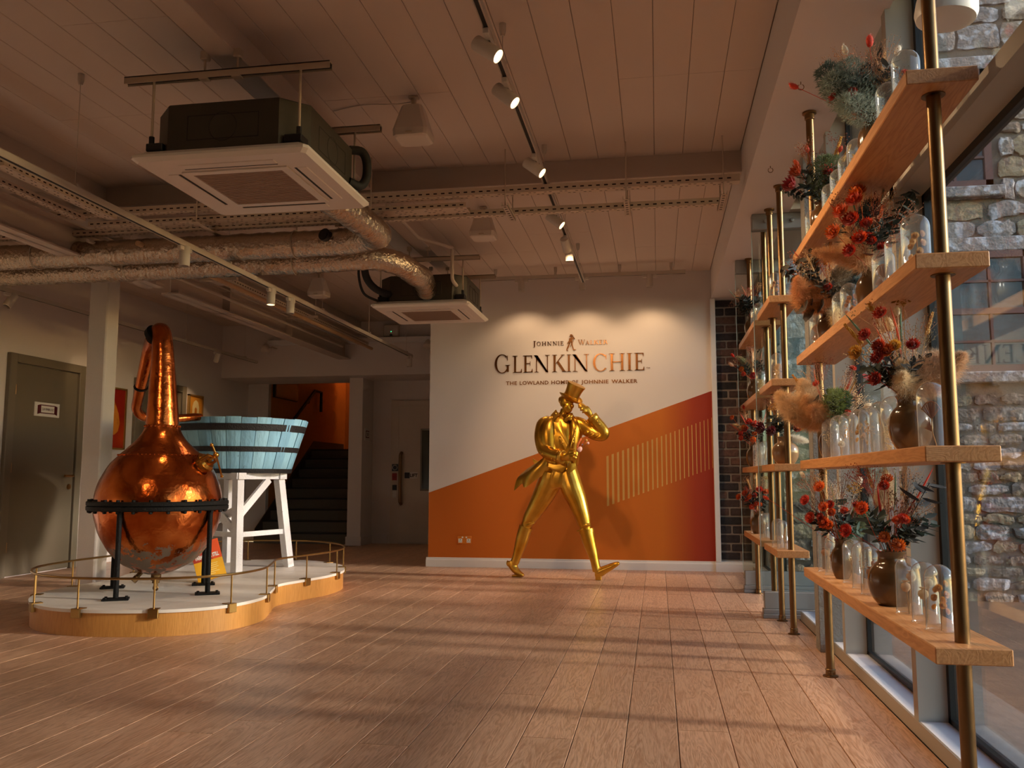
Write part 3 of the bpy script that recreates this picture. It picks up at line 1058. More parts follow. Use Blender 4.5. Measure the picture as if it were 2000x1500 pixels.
bp = nd(nt, 'ShaderNodeBump')
bp.inputs['Strength'].default_value = 0.25
bp.inputs['Distance'].default_value = 0.02
nt.links.new(vo.outputs[0], bp.inputs['Height'])
nt.links.new(bp.outputs[0], b.inputs['Normal'])
M_COP = m
M_IRON = mat('black iron', '#0a0909', 0.62, spec=0.25, bump=0.5, bscale=120, c2='#4a4642', c2lo=0.70, c2hi=0.75, c2scale=40)
sl = thing('pot_still', (CX, CY, ZP), 'tall copper pot still with a swan neck on four black legs', 'still')
zr = 0.80
lower = [(0, zr - 0.505), (0.06768, zr - 0.50), (0.1523, zr - 0.47), (0.2369, zr - 0.425), (0.313, zr - 0.355), (0.3722, zr - 0.27), (0.4145, zr - 0.17), (0.4399, zr - 0.07), (0.4467, zr)]
upper = [(0.4467, zr), (0.4416, zr + 0.07), (0.423, zr + 0.15), (0.3909, zr + 0.23), (0.3426, zr + 0.31), (0.2919, zr + 0.37)]
shold = [(0.2919, zr + 0.37), (0.2411, zr + 0.415), (0.1988, zr + 0.455), (0.1607, zr + 0.50), (0.1337, zr + 0.545), (0.121, zr + 0.585), (0.1167, zr + 0.60)]
def dents(mb, amp=0.006, sc=9):
    mb.v = [(p[0] + amp * noise.noise(Vector(p) * sc), p[1] + amp * noise.noise(Vector(p) * sc + Vector((9, 0, 0))), p[2] + amp * 0.6 * noise.noise(Vector(p) * sc + Vector((0, 9, 0)))) for p in mb.v]
    return mb
def fine(pr, k=3):
    out = [Vector((p[0], p[1], 0)) for p in pr]
    return [(max(0.0, p[0]), p[1]) for p in catmull(out, k)]
part('lower_bowl', dents(MB().lathe(fine(lower), 72, (CX, CY, 0))), M_COP, sl, ang=60)
bd = part('upper_bowl', dents(MB().lathe(fine(upper), 72, (CX, CY, 0))), M_COP, sl, ang=60)
sh = part('shoulder', dents(MB().lathe(fine(shold), 64, (CX, CY, 0)), 0.004), M_COP, sl, ang=60)
rv = MB()
for q in range(64):
    a = 2 * pi * q / 64
    rv.ball((CX + 0.297 * cos(a), CY + 0.297 * sin(a), zr + 0.366), 0.006, 6, 4)
part('rivets', rv, M_COP, bd)['kind'] = 'stuff'
rv = MB()
for q in range(26):
    a = 2 * pi * q / 26
    rv.ball((CX + 0.122 * cos(a), CY + 0.122 * sin(a), zr + 0.582), 0.009, 6, 4)
part('rivets', rv, M_COP, sh)['kind'] = 'stuff'
# swan neck leans a touch, then bends back and to the left
nk = [(CX, CY, 1.38), (CX - 0.005, CY, 1.5), (CX - 0.012, CY, 1.7), (CX - 0.02, CY, 1.9), (CX - 0.028, CY + 0.0, 2.0), (CX - 0.042, CY + 0.01, 2.065), (CX - 0.068, CY + 0.03, 2.105), (CX - 0.10, CY + 0.055, 2.10)]
nr = [0.120, 0.112, 0.097, 0.081, 0.076, 0.073, 0.071, 0.069]
part('neck', MB().tube(catmull(nk, 4), [p.x for p in catmull([(r, 0, 0) for r in nr], 4)], 40, ref=(0, 1, 0), ry=[p.x for p in catmull([(r, 0, 0) for r in nr], 4)]), M_COP, sl, ang=60)
dv = Vector((-0.70, 0.30, -0.50)).normalized()
fc = Vector((CX - 0.112, CY + 0.04, 2.082))
part('flange', MB().ball(tuple(fc), 0.072, 24, 14).cyl(fc - dv * 0.02, fc + dv * 0.02, 0.084, 32), M_IRON, sl, ang=35)
la = [fc + dv * 0.03, (-3.90, 6.18, 2.0), (-4.02, 6.31, 1.84), (-4.16, 6.46, 1.64), (-4.215, 6.53, 1.56), (-4.21, 6.62, 1.505), (-4.13, 6.76, 1.495), (-4.03, 6.92, 1.51), (-3.985, 7.02, 1.525), (-3.97, 7.10, 1.53)]
lar = [0.058, 0.054, 0.049, 0.042, 0.039, 0.037, 0.036, 0.035, 0.034, 0.033]
ar = part('lyne_arm', MB().tube(catmull(la, 4), [p.x for p in catmull([(r, 0, 0) for r in lar], 4)], 20), M_COP, sl, ang=60)
p3 = Vector((-4.10, 6.395, 1.725))
part('clamp', MB().torus(tuple(p3), 0.05, 0.006, 24, 6, Vector((-0.38, 0.5, -0.65)).to_track_quat('Z', 'Y').to_matrix().to_4x4()), M_IRON, ar)
# iron ring, bolts and legs
rg = part('ring', MB().lathe([(0.440, zr - 0.034), (0.488, zr - 0.034), (0.492, zr - 0.028), (0.492, zr - 0.004), (0.482, zr), (0.492, zr + 0.004), (0.492, zr + 0.026), (0.487, zr + 0.032), (0.440, zr + 0.032), (0.440, zr - 0.034)], 64, (CX, CY, 0)), M_IRON, sl, ang=25)
for q in range(26):
    a = 2 * pi * (q + 0.3) / 26
    cx_, cy_ = CX + 0.470 * cos(a), CY + 0.470 * sin(a)
    part('bolt', MB().cyl((cx_, cy_, zr - 0.052), (cx_, cy_, zr + 0.042), 0.007, 6).cyl((cx_, cy_, zr + 0.03), (cx_, cy_, zr + 0.046), 0.013, 6).cyl((cx_, cy_, zr - 0.05), (cx_, cy_, zr - 0.032), 0.013, 6), M_IRON, rg, ang=20)
for a in (-92, -9, 72, 163):
    a = radians(a)
    lx, ly = CX + 0.455 * cos(a), CY + 0.455 * sin(a)
    lg = part('leg', MB().cyl((lx, ly, ZP + 0.014), (lx, ly, zr - 0.03), 0.018, 14), M_IRON, sl)
    mb = MB().cbox(-0.085, 0.085, -0.055, 0.055, ZP + 0.0, ZP + 0.014, 0.003)
    for sx_, sy_ in ((-1, -1), (1, -1), (-1, 1), (1, 1)):
        mb.cyl((sx_ * 0.065, sy_ * 0.035, ZP + 0.012), (sx_ * 0.065, sy_ * 0.035, ZP + 0.022), 0.01, 6)
    mb.move(Matrix.Translation((lx, ly, 0)) @ Matrix.Rotation(0.5, 4, 'Z'))
    part('foot_plate', mb, M_IRON, lg, ang=20)
M_VALVE = mat('old bronze valve', '#6d5436', 0.45, metal=0.9, var=0.3, vscale=60)
part('drain_valve', MB().cyl((CX, CY, 0.315), (CX, CY, 0.25), 0.036, 6).cyl((CX, CY, 0.27), (CX, CY, 0.23), 0.026, 14).cyl((CX, CY, 0.24), (CX, CY, 0.195), 0.017, 12)
     .torus((CX, CY, 0.195), 0.016, 0.008, 14, 6, Matrix.Rotation(pi / 2, 4, 'X')), M_VALVE, sl, ang=25)
part('side_cock', MB().cyl((CX - 0.075, CY - 0.06, 0.32), (CX - 0.105, CY - 0.085, 0.275), 0.017, 8).cyl((CX - 0.10, CY - 0.08, 0.28), (CX - 0.12, CY - 0.10, 0.25), 0.023, 6), M_VALVE, sl, ang=25)
# manhole on the right shoulder, tilted outward
dv = Vector((0.84, 0.0, 0.54)).normalized()
q0 = Vector((CX + 0.330, CY - 0.03, zr + 0.285))
M_MAN = mat('polished brass fitting', '#b8843c', 0.25, metal=1.0)
mh = MB().cyl(q0, q0 + dv * 0.045, 0.068, 28).cyl(q0 + dv * 0.04, q0 + dv * 0.055, 0.078, 28).cyl(q0 + dv * 0.055, q0 + dv * 0.075, 0.072, 28, 0.06)
mp_ = part('manhole', mh, M_MAN, sl, ang=30)
tip = q0 + dv * 0.15
part('screw', MB().cyl(q0 + dv * 0.08, tip, 0.014, 12).ball(tuple(tip), 0.022, 12, 8), M_MAN, mp_)
up_ = Vector((-0.35, -0.2, 0.9)).normalized()
part('bar_handle', MB().cyl(tip - up_ * 0.02, tip + up_ * 0.075, 0.008, 8).ball(tuple(tip + up_ * 0.08), 0.014, 10, 6).cyl(tip, tip + Vector((0.075, -0.05, -0.15)), 0.007, 8).ball(tuple(tip + Vector((0.078, -0.052, -0.155))), 0.012, 8, 6), M_MAN, mp_)
part('yoke', MB().tube([q0 + dv * 0.02 + Vector((0, -0.07, 0.02)), q0 + dv * 0.11 + Vector((0, -0.058, 0.02)), q0 + dv * 0.125, q0 + dv * 0.11 + Vector((0, 0.058, -0.02)), q0 + dv * 0.02 + Vector((0, 0.07, -0.02))], 0.012, 8), M_MAN, mp_)

# ------------------------------------------------------------------ blue tub on its white stand
TX, TY, TZ0, TZ1 = -3.93, 7.72, 1.045, 1.535
tb = thing('wooden_tub', (TX, TY, TZ0), 'pale blue staved wooden tub with black iron hoops', 'tub')
M_BLUE = [mat('blue tub paint %d' % i, c, 0.6, var=0.10, vscale=22, bump=0.5, bscale=45, stretch=(1, 1, 0.25), c2='#39424a', c2lo=0.70, c2hi=0.74, c2scale=26) for i, c in enumerate(('#7fb0c6', '#76a6be', '#8abace'))]
NS = 30
RB, RT = 0.50, 0.655
for q in range(NS):
    a0, a1 = 2 * pi * (q + 0.02) / NS, 2 * pi * (q + 0.98) / NS
    vs, fs = [], []
    zt = TZ1 + rnd.uniform(-0.004, 0.006)
    pr = rnd.uniform(-0.003, 0.003)
    for z_, r_ in ((TZ0, RB), (zt, RT)):
        for k in range(4):
            a = a0 + (a1 - a0) * k / 3
            ch = 0.004 if k in (0, 3) else 0
            vs.append((TX + (r_ + pr - ch) * cos(a), TY + (r_ + pr - ch) * sin(a), z_))
        for k in range(3, -1, -1):
            a = a0 + (a1 - a0) * k / 3
            vs.append((TX + (r_ - 0.045) * cos(a), TY + (r_ - 0.045) * sin(a), z_))
    fs = [tuple(range(7, -1, -1)), tuple(range(8, 16))] + [(k, (k + 1) % 8, 8 + (k + 1) % 8, 8 + k) for k in range(8)]
    part('stave', MB().add(vs, fs), M_BLUE[q % 3], tb, smooth=False)
M_HOOP = mat('black hoop iron', '#0e0e10', 0.6, bump=0.6, bscale=70, c2='#343c44', c2lo=0.70, c2hi=0.72, c2scale=40)
def hoop(z0, z1, ex=0.004):
    r0 = RB + (RT - RB) * (z0 - TZ0) / (TZ1 - TZ0)
    r1 = RB + (RT - RB) * (z1 - TZ0) / (TZ1 - TZ0)
    part('hoop', MB().lathe([(r0 + ex, z0), (r1 + ex, z1), (r1 - 0.004, z1), (r0 - 0.004, z0), (r0 + ex, z0)], 60, (TX, TY, 0)), M_HOOP, tb, ang=60)
hoop(1.418, 1.478)
hoop(1.232, 1.278)
hoop(1.040, 1.080, 0.008)
part('bottom_boards', MB().lathe([(0, TZ0 + 0.01), (RB - 0.03, TZ0 + 0.01), (RB - 0.03, TZ0 + 0.04), (0, TZ0 + 0.04)], 40, (TX, TY, 0)), M_BLUE[1], tb)
M_WP = mat('white chipped paint', '#e9e8ea', 0.55, bump=0.5, bscale=70, c2='#8f8a86', c2lo=0.70, c2hi=0.74, c2scale=30)
sd = thing('trestle_stand', (TX, TY, ZP), 'white painted timber trestle stand under the blue tub', 'stand')
feet = [(-3.64, 7.22), (-3.44, 7.86), (-4.22, 8.17), (-4.44, 7.60)]
tops = [(-3.69, 7.30), (-3.53, 7.80), (-4.18, 8.08), (-4.36, 7.62)]
TZ = 0.985
def beam(a, c, w, h, m_, nm, par):
    a, c = Vector(a), Vector(c)
    t_ = (c - a).normalized()
    up = Vector((0, 0, 1)) if abs(t_.z) < 0.9 else Vector((0.38, 0.92, 0))
    s_ = t_.cross(up).normalized()
    u_ = s_.cross(t_)
    vs = [p + s_ * sx_ * w + u_ * su * h for p in (a, c) for sx_, su in ((-1, -1), (1, -1), (1, 1), (-1, 1))]
    return part(nm, MB().add(vs, [(3, 2, 1, 0), (4, 5, 6, 7), (0, 1, 5, 4), (1, 2, 6, 5), (2, 3, 7, 6), (3, 0, 4, 7)]), m_, par, smooth=False)
for f_, t_ in zip(feet, tops):
    beam((f_[0], f_[1], ZP), (t_[0], t_[1], TZ), 0.036, 0.036, M_WP, 'leg', sd)
for i, j in ((0, 1), (1, 2), (2, 3), (3, 0)):
    a, c = Vector((*tops[i], 1.015)), Vector((*tops[j], 1.015))
    d_ = (c - a).normalized() * 0.06
    beam(a - d_, c + d_, 0.04, 0.029, M_WP, 'top_rail', sd)
for i, j in ((0, 1), (3, 0)):
    a = Vector(feet[i] + (0,)).lerp(Vector(tops[i] + (0,)), 0.40)
    c = Vector(feet[j] + (0,)).lerp(Vector(tops[j] + (0,)), 0.40)
    beam((a.x, a.y, 0.50), (c.x, c.y, 0.50), 0.016, 0.022, M_WP, 'stretcher', sd)
beam((-3.665, 7.27, 0.66), (-3.56, 7.64, 0.985), 0.014, 0.034, M_WP, 'brace', sd)
beam((-4.36, 7.61, 0.45), (-3.69, 7.30, 0.72), 0.014, 0.034, M_WP, 'brace', sd)
beam((-3.66, 7.25, 0.52), (-4.36, 7.60, 0.97), 0.014, 0.034, M_WP, 'brace', sd)

# ------------------------------------------------------------------ information card leaning on the platform
ic = thing('information_card', (-3.53, 6.62, ZP), 'orange and yellow information card standing beside a still leg', 'sign')
ic.rotation_euler = (0, 0, radians(34))
ic.scale = (1.12, 1.12, 1.18)
T = Matrix.Translation((0, 0, 0.002)) @ Matrix.Rotation(radians(-20), 4, 'X') @ Matrix.Rotation(radians(-14), 4, 'Y')
def icp(nm, mb, m_):
    mb.move(T)
    part(nm, mb, m_, ic, smooth=False, world=False)
icp('card', MB().box(-0.10, 0.10, 0.0, 0.008, 0.022, 0.29), mat('card yellow', '#f0ae18', 0.5))
icp('header', MB().box(-0.10, 0.10, -0.0012, 0.0005, 0.155, 0.29), mat('card orange', '#e8541c', 0.5))
icp('header_dark_shape', MB().prism([(-0.10, 0.155), (0.04, 0.155), (-0.04, 0.225), (-0.10, 0.24)], 1, -0.0018, -0.001), mat('card dark orange', '#b83a20', 0.5))  # darker orange shape over the lower left of the header
tmb = text_mb('FARMHOUSE STILL', 0.03, bold=0.0012)
w = max(p[0] for p in tmb.v) * 2
icp('title', MB().add([(p[0] * 0.165 / w, -0.0025, 0.172 + p[1] * 1.25) for p in tmb.v], tmb.f), mat('card white', '#f4efe6', 0.5))
ln = MB()
for i, (a, c) in enumerate(((-0.045, 0.06), (-0.05, 0.055), (-0.04, 0.06), (-0.035, 0.045), (-0.045, 0.06), (-0.04, 0.03))):
    ln.box(a, c, -0.0006, 0.0003, 0.125 - i * 0.014, 0.129 - i * 0.014)
icp('text_lines', ln, mat('card cream', '#f8dd8c', 0.5))
icp('back_strut', MB().box(-0.01, 0.01, 0.008, 0.016, 0.022, 0.2), mat('card yellow', '#f0ae18'))
# ------------------------------------------------------------------ ceiling cassettes
M_CASE = mat('dark galvanised case', '#4a453c', 0.5, metal=0.5, var=0.08, vscale=10)
M_CASEL = mat('case score line', '#201d18', 0.7)
M_PANEL = mat('cassette panel white', '#e2d6cc', 0.45)
M_GRILLE = mat('cassette grille', '#b49a88', 0.6)
M_STRUT = mat('strut channel', '#c6b49f', 0.5, metal=0.2)
def cassette(xc, y0, label):
    t = thing('ceiling_cassette', (xc, y0 + 0.48, 2.6), label, 'air conditioner', 'cassettes hung under the ceiling')
    # local frame: x across, y along, z up from the panel face
    W = 0.475
    def P(nm, mb, m_, par=t, **k):
        return part(nm, mb, m_, par, world=False, **k)
    pr = []
    def rect(h, c):
        return [(-h + c, -h), (h - c, -h), (h, -h + c), (h, h - c), (h - c, h), (-h + c, h), (-h, h - c), (-h, -h + c)]
    def loft(secs):
        vs, fs = [], []
        for h, c, z in secs:
            vs += [(x, y, z) for x, y in rect(h, c)]
        n = 8
        for i in range(len(secs) - 1):
            fs += [(i * n + k, i * n + (k + 1) % n, (i + 1) * n + (k + 1) % n, (i + 1) * n + k) for k in range(n)]
        fs += [tuple(range(n - 1, -1, -1)), tuple((len(secs) - 1) * n + k for k in range(n))]
        return MB().add(vs, fs)
    P('fascia', loft([(0.452, 0.02, -0.012), (0.475, 0.02, 0.006), (0.475, 0.02, 0.02), (0.43, 0.02, 0.05)]), M_PANEL, smooth=False)
    P('case', loft([(0.42, 0.12, 0.05), (0.42, 0.12, 0.29), (0.415, 0.12, 0.296)]), M_CASE, smooth=False)
    g = P('grille', MB().box(-0.245, 0.245, -0.245, 0.245, -0.017, -0.011), M_GRILLE, smooth=False)
    sl_ = MB()
    for i in range(24):
        yy = -0.238 + i * 0.0205
        sl_.box(-0.24, 0.24, yy, yy + 0.007, -0.0195, -0.016)
    q_ = P('grille_slats', sl_, mat('grille slat', '#9c8270', 0.6), g, smooth=False)
    q_['kind'] = 'stuff'
    fr = MB()
    for a, b2, c, d2 in ((-0.29, 0.29, -0.29, -0.248), (-0.29, 0.29, 0.248, 0.29), (-0.29, -0.248, -0.248, 0.248), (0.248, 0.29, -0.248, 0.248)):
        fr.box(a, b2, c, d2, -0.020, -0.011)
    P('grille_frame', fr, M_PANEL, smooth=False)
    for k in range(4):
        R = Matrix.Rotation(pi / 2 * k, 4, 'Z')
        P('vane', MB().cbox(-0.26, 0.26, -0.385, -0.33, -0.016, -0.006, 0.003).move(R), M_PANEL, smooth=False)
        P('slot', MB().box(-0.255, 0.255, -0.331, -0.316, -0.0135, -0.011).move(R), M_CASEL, smooth=False)
        # pressed knock-out outlines on the case sides
        ln = MB()
        for a, b2, c, d2 in ((-0.19, 0.19, 0.10, 0.104), (-0.19, 0.19, 0.226, 0.23), (-0.194, -0.19, 0.10, 0.23), (0.19, 0.194, 0.10, 0.23)):
            ln.box(a, b2, -0.4215, -0.4195, c, d2)
        ln.torus((0, -0.4205, 0.165), 0.075, 0.002, 28, 4, Matrix.Rotation(pi / 2, 4, 'X'))
        P('knockout_lines', ln.move(R), M_CASEL, smooth=False)
        cn = MB().cbox(0.33, 0.42, -0.42, -0.33, 0.06, 0.10, 0.003).cyl((0.40, -0.40, 0.05), (0.40, -0.40, 0.14), 0.014, 8)
        P('hanger_bracket', cn.move(R), M_BLACK, smooth=False)
        P('drop_rod', MB().cyl((0.40, -0.40, 0.06), (0.40, -0.40, 0.445), 0.007, 8).move(R), M_STRUT)
    for yy in (-0.40, 0.40):
        ch = MB().box(-0.56, 0.56, yy - 0.02, yy + 0.02, 0.462, 0.468).box(-0.56, 0.56, yy - 0.02, yy - 0.015, 0.43, 0.468).box(-0.56, 0.56, yy + 0.015, yy + 0.02, 0.43, 0.468)
        s_ = P('strut', ch, M_STRUT, smooth=False)
        P('strut_hollow', MB().box(-0.558, 0.558, yy - 0.014, yy + 0.014, 0.440, 0.461), M_CASEL, s_, smooth=False)
        for xx in (-0.12, 0.06):
            P('beam_clamp', MB().cyl((xx, yy, 0.46), (xx, yy, 0.575), 0.006, 8).cbox(xx - 0.02, xx + 0.02, yy - 0.02, yy + 0.02, 0.53, 0.575, 0.004).cbox(xx - 0.025, xx + 0.025, yy - 0.02, yy + 0.02, 0.424, 0.432, 0.002), M_STRUT, smooth=False)
    return t
ac1 = cassette(-2.135, 3.87, 'large ceiling cassette air conditioner hanging nearest the camera')
ac2 = cassette(-2.165, 7.72, 'ceiling cassette air conditioner hanging beside the lettered far wall')
# pipework on the side and front of the cassettes
M_HOSE = mat('black pipe lagging', '#14120f', 0.7)
def hose(name, pts, r, m_, label, cat='pipe', n=10):
    return solo(name, MB().tube(catmull(pts, 6), r, n), m_, label, cat, ang=60)
hose('insulated_pipe', [(-1.72, 4.62, 2.69), (-1.675, 4.68, 2.68), (-1.655, 4.73, 2.74), (-1.655, 4.74, 2.84), (-1.68, 4.72, 2.90), (-1.74, 4.68, 2.90)], 0.026, M_HOSE, 'black lagged pipe curling from the nearest air conditioner')
hose('insulated_pipe', [(-2.47, 7.80, 2.72), (-2.55, 7.62, 2.74), (-2.60, 7.50, 2.82), (-2.60, 7.42, 2.95), (-2.60, 7.40, 3.08)], 0.034, M_HOSE, 'thick black lagged pipe dropping into the far air conditioner')
hose('drain_hose', [(-2.58, 7.78, 2.66), (-2.66, 7.60, 2.70), (-2.66, 7.45, 2.85), (-2.62, 7.40, 2.98), (-2.62, 7.40, 3.08)], 0.012, M_HOSE, 'thin black hose beside the lagged pipe of the far air conditioner')
M_PVC = mat('white waste pipe', '#d8c8b8', 0.4)
hose('waste_pipe', [(-1.82, 7.78, 2.78), (-1.84, 7.70, 2.82), (-1.84, 7.68, 2.9), (-1.84, 7.68, 3.0), (-1.84, 7.68, 3.10)], 0.017, M_PVC, 'upright white waste pipe at the far air conditioner')
solo('waste_pipe', MB().tube([(-1.84, 7.68, 3.115), (-2.06, 7.3, 3.12), (-2.06, 6.4, 3.13)], 0.016, 8), M_PVC, 'sloping white waste pipe under the long ceiling beam', 'pipe')

# ------------------------------------------------------------------ foil ducts
m = bpy.data.materials.new('crinkled foil')
m.use_nodes = True
nt = m.node_tree
b = nt.nodes['Principled BSDF']
b.inputs['Metallic'].default_value = 1.0
b.inputs['Base Color'].default_value = lin('#bfae9c')
b.inputs['Roughness'].default_value = 0.16
tc = nd(nt, 'ShaderNodeTexCoord')
n1 = nd(nt, 'ShaderNodeTexVoronoi')
n1.inputs['Scale'].default_value = 38
n1.inputs['Randomness'].default_value = 1.0
n2 = nd(nt, 'ShaderNodeTexNoise')
n2.inputs['Scale'].default_value = 55
n2.inputs['Detail'].default_value = 5
n2.inputs['Distortion'].default_value = 1.5
nt.links.new(tc.outputs['Object'], n1.inputs['Vector'])
nt.links.new(tc.outputs['Object'], n2.inputs['Vector'])
sm = nd(nt, 'ShaderNodeMath', operation='ADD')
nt.links.new(n1.outputs['Distance'], sm.inputs[0])
nt.links.new(n2.outputs[0], sm.inputs[1])
bp = nd(nt, 'ShaderNodeBump')
bp.inputs['Strength'].default_value = 0.9
bp.inputs['Distance'].default_value = 0.006
nt.links.new(sm.outputs[0], bp.inputs['Height'])
nt.links.new(bp.outputs[0], b.inputs['Normal'])
M_FOIL = m
def duct(pts, r, label):
    P = catmull(pts, 10)
    # resample evenly, then pucker the skin
    out = [P[0]]
    for p in P[1:]:
        while (p - out[-1]).length > 0.022:
            out.append(out[-1] + (p - out[-1]).normalized() * 0.022)
    rs = [r + 0.005 * noise.noise(Vector((i * 0.33, r, 0))) + 0.0025 * sin(i * 1.9) for i in range(len(out))]
    mb = MB().tube(out, rs, 30)
    mb.v = [tuple(Vector(p) + noise.noise_vector(Vector(p) * 20) * 0.005) for p in mb.v]
    t = thing('foil_duct', (pts[0][0], pts[0][1], pts[0][2]), label, 'duct')
    part('duct_skin', mb, M_FOIL, t, ang=80)
    return t
d1 = duct([(-6.5, 6.15, 2.775), (-5.0, 6.15, 2.775), (-3.4, 6.15, 2.775), (-2.6, 6.15, 2.775), (-2.25, 6.13, 2.775), (-2.03, 6.02, 2.775), (-1.96, 5.83, 2.74), (-1.97, 5.6, 2.75), (-2.0, 5.3, 2.76), (-2.04, 5.0, 2.77), (-2.06, 4.72, 2.775)], 0.10, 'upper foil-wrapped duct that bends back to the nearest air conditioner')
d2 = duct([(-6.5, 6.62, 2.76), (-5.0, 6.62, 2.76), (-3.4, 6.62, 2.76), (-2.6, 6.62, 2.765), (-2.26, 6.66, 2.78), (-2.08, 6.82, 2.76), (-2.02, 7.08, 2.73), (-2.05, 7.4, 2.775), (-2.10, 7.76, 2.74)], 0.098, 'lower foil-wrapped duct that runs on to the far air conditioner')
part('cap_ring', MB().cyl((-2.42, 6.075, 2.80), (-2.43, 6.03, 2.81), 0.048, 24), M_BLACK, d1)
part('cap_face', MB().cyl((-2.43, 6.035, 2.81), (-2.432, 6.024, 2.812), 0.034, 20), mat('cap face', '#050505', 0.5), d1)
for d_, xs in ((d1, (-4.9, -2.7)), (d2, (-4.4, -2.9))):
    for xx in xs:
        yy = 6.15 if d_ is d1 else 6.62
        part('strap', MB().torus((xx, yy, 2.775 if d_ is d1 else 2.76), 0.107, 0.003, 28, 6, Matrix.Rotation(pi / 2, 4, 'Y')), M_STRUT, d_)
        part('hanger_wire', MB().tube([(xx, yy, 2.85), (xx, yy, 3.13 if d_ is d1 else 3.295)], 0.0025, 5), M_STRUT, d_)

# ------------------------------------------------------------------ cable trays (perforated channels)
M_TRAY = mat('cable tray', '#d6c3b1', 0.5, metal=0.15)
M_HOLE = mat('tray hole', '#2a1c12', 0.9)
def tray(a, b_, w, h, label, lip=0.02, holes=True, z=None):
    """U-shaped perforated tray between two points at one level, slots as small dark insets"""
    a, b_ = Vector(a), Vector(b_)
    L = (b_ - a).length
    t = thing('cable_tray', tuple((a + b_) / 2), label, 'cable tray')
    ang = atan2(b_.y - a.y, b_.x - a.x)
    t.rotation_euler = (0, 0, ang)
    mb = MB().box(-L / 2, L / 2, -w / 2, w / 2, 0, 0.003)
    for s_ in (-1, 1):
        mb.box(-L / 2, L / 2, s_ * w / 2 - 0.0015, s_ * w / 2 + 0.0015, 0, h)
        mb.box(-L / 2, L / 2, min(s_ * w / 2, s_ * (w / 2 - lip)), max(s_ * w / 2, s_ * (w / 2 - lip)), h - 0.003, h)
    part('channel', mb, M_TRAY, t, smooth=False, world=False)
    hb = MB()
    n = int(L / 0.055)
    for i in range(n):
        x0 = -L / 2 + 0.02 + i * 0.055
        rows = max(2, int(w / 0.035))
        for k in range(rows):
            y0 = -w / 2 + (k + 0.5) * w / rows
            o_ = 0.0 if (k + i) % 2 else 0.02
            if w > 0.1 and (i % 4 == 3):
                continue
            hb.box(x0 + o_, x0 + o_ + 0.018, y0 - 0.0035, y0 + 0.0035, -0.0006, 0.0004)
        for s_ in (-1, 1):
            hb.box(x0, x0 + 0.026, s_ * (w / 2 + 0.0021) - 0.0006, s_ * (w / 2 + 0.0021) + 0.0006, h * 0.35, h * 0.35 + 0.009)
    q_ = part('slots', hb, M_HOLE, t, smooth=False, world=False)
    q_['kind'] = 'stuff'
    return t
tray((-6.4, 5.88, 2.985), (0.58, 5.88, 2.985), 0.075, 0.05, 'narrow perforated tray along the front of the cross beam')
tray((-6.4, 6.10, 2.905), (0.50, 6.10, 2.905), 0.055, 0.045, 'narrow perforated tray behind and below the front one')
tray((-4.3, 5.99, 2.925), (-1.32, 5.99, 2.925), 0.15, 0.035, 'wide perforated tray filling the gap beside the nearest air conditioner')
tray((-4.02, 3.0, 2.93), (-4.02, 5.80, 2.93), 0.08, 0.04, 'perforated tray running toward the camera on the left')
tray((-4.27, 3.0, 2.93), (-4.27, 5.80, 2.93), 0.06, 0.04, 'slimmer perforated tray beside the steel beam on the left')
tray((-2.35, 6.25, 2.93), (-2.35, 8.0, 2.93), 0.16, 0.045, 'perforated tray leading from the ducts to the far air conditioner')
tray((-4.15, 6.4, 2.90), (-4.15, 11.9, 2.90), 0.14, 0.045, 'long perforated tray beside the steel beam behind the ducts')
M_BR = mat('tray bracket', '#cbb7a4', 0.5)
for i, (xx, lab) in enumerate(((-1.02, 'left'), (-0.18, 'middle'), (0.47, 'right'))):
    t = thing('tray_bracket', (xx, 6.0, 2.88), '%s slotted cross bracket holding the trays right of the cassette' % {'left': 'leftmost', 'middle': 'middle', 'right': 'rightmost'}[lab], 'bracket', 'tray brackets')
    mb = MB().box(xx - 0.022, xx + 0.022, 5.80, 6.17, 2.880, 2.884).box(xx - 0.022, xx - 0.019, 5.80, 6.17, 2.88, 2.905).box(xx + 0.019, xx + 0.022, 5.80, 6.17, 2.88, 2.905)
    part('channel', mb, M_BR, t, smooth=False)
    hb = MB()
    for k in range(7):
        hb.box(xx - 0.009, xx + 0.009, 5.82 + k * 0.05, 5.834 + k * 0.05, 2.8792, 2.8803)
    part('slots', hb, M_HOLE, t, smooth=False)['kind'] = 'stuff'
    part('rod', MB().cyl((xx, 5.83, 2.884), (xx, 5.83, 3.3), 0.005, 6), M_BR, t)
    part('rod', MB().cyl((xx, 6.15, 2.884), (xx, 6.15, 3.145), 0.005, 6), M_BR, t)
for i, (xx, lab) in enumerate(((-3.35, 'under the ducts'), (-2.0, 'behind the nearest cassette'))):
    t = thing('tray_bracket', (xx, 6.0, 2.88), 'slotted cross bracket holding the trays %s' % lab, 'bracket', 'tray brackets')
    part('channel', MB().box(xx - 0.022, xx + 0.022, 5.80, 6.17, 2.880, 2.884).box(xx - 0.022, xx - 0.019, 5.80, 6.17, 2.88, 2.905), M_BR, t, smooth=False)
    part('rod', MB().cyl((xx, 5.83, 2.884), (xx, 5.83, 3.3), 0.005, 6), M_BR, t)
for xx, yy, y2, lab in ((-4.4, 4.6, -3.9, 'slotted cross bracket under the two left trays'),):
    t = thing('tray_bracket', (-4.15, 4.6, 2.9), lab, 'bracket')
    part('channel', MB().box(-4.42, -3.92, 4.58, 4.62, 2.905, 2.928), M_BR, t, smooth=False)
    part('rod', MB().cyl((-4.38, 4.6, 2.92), (-4.38, 4.6, 3.11), 0.005, 6), M_BR, t)
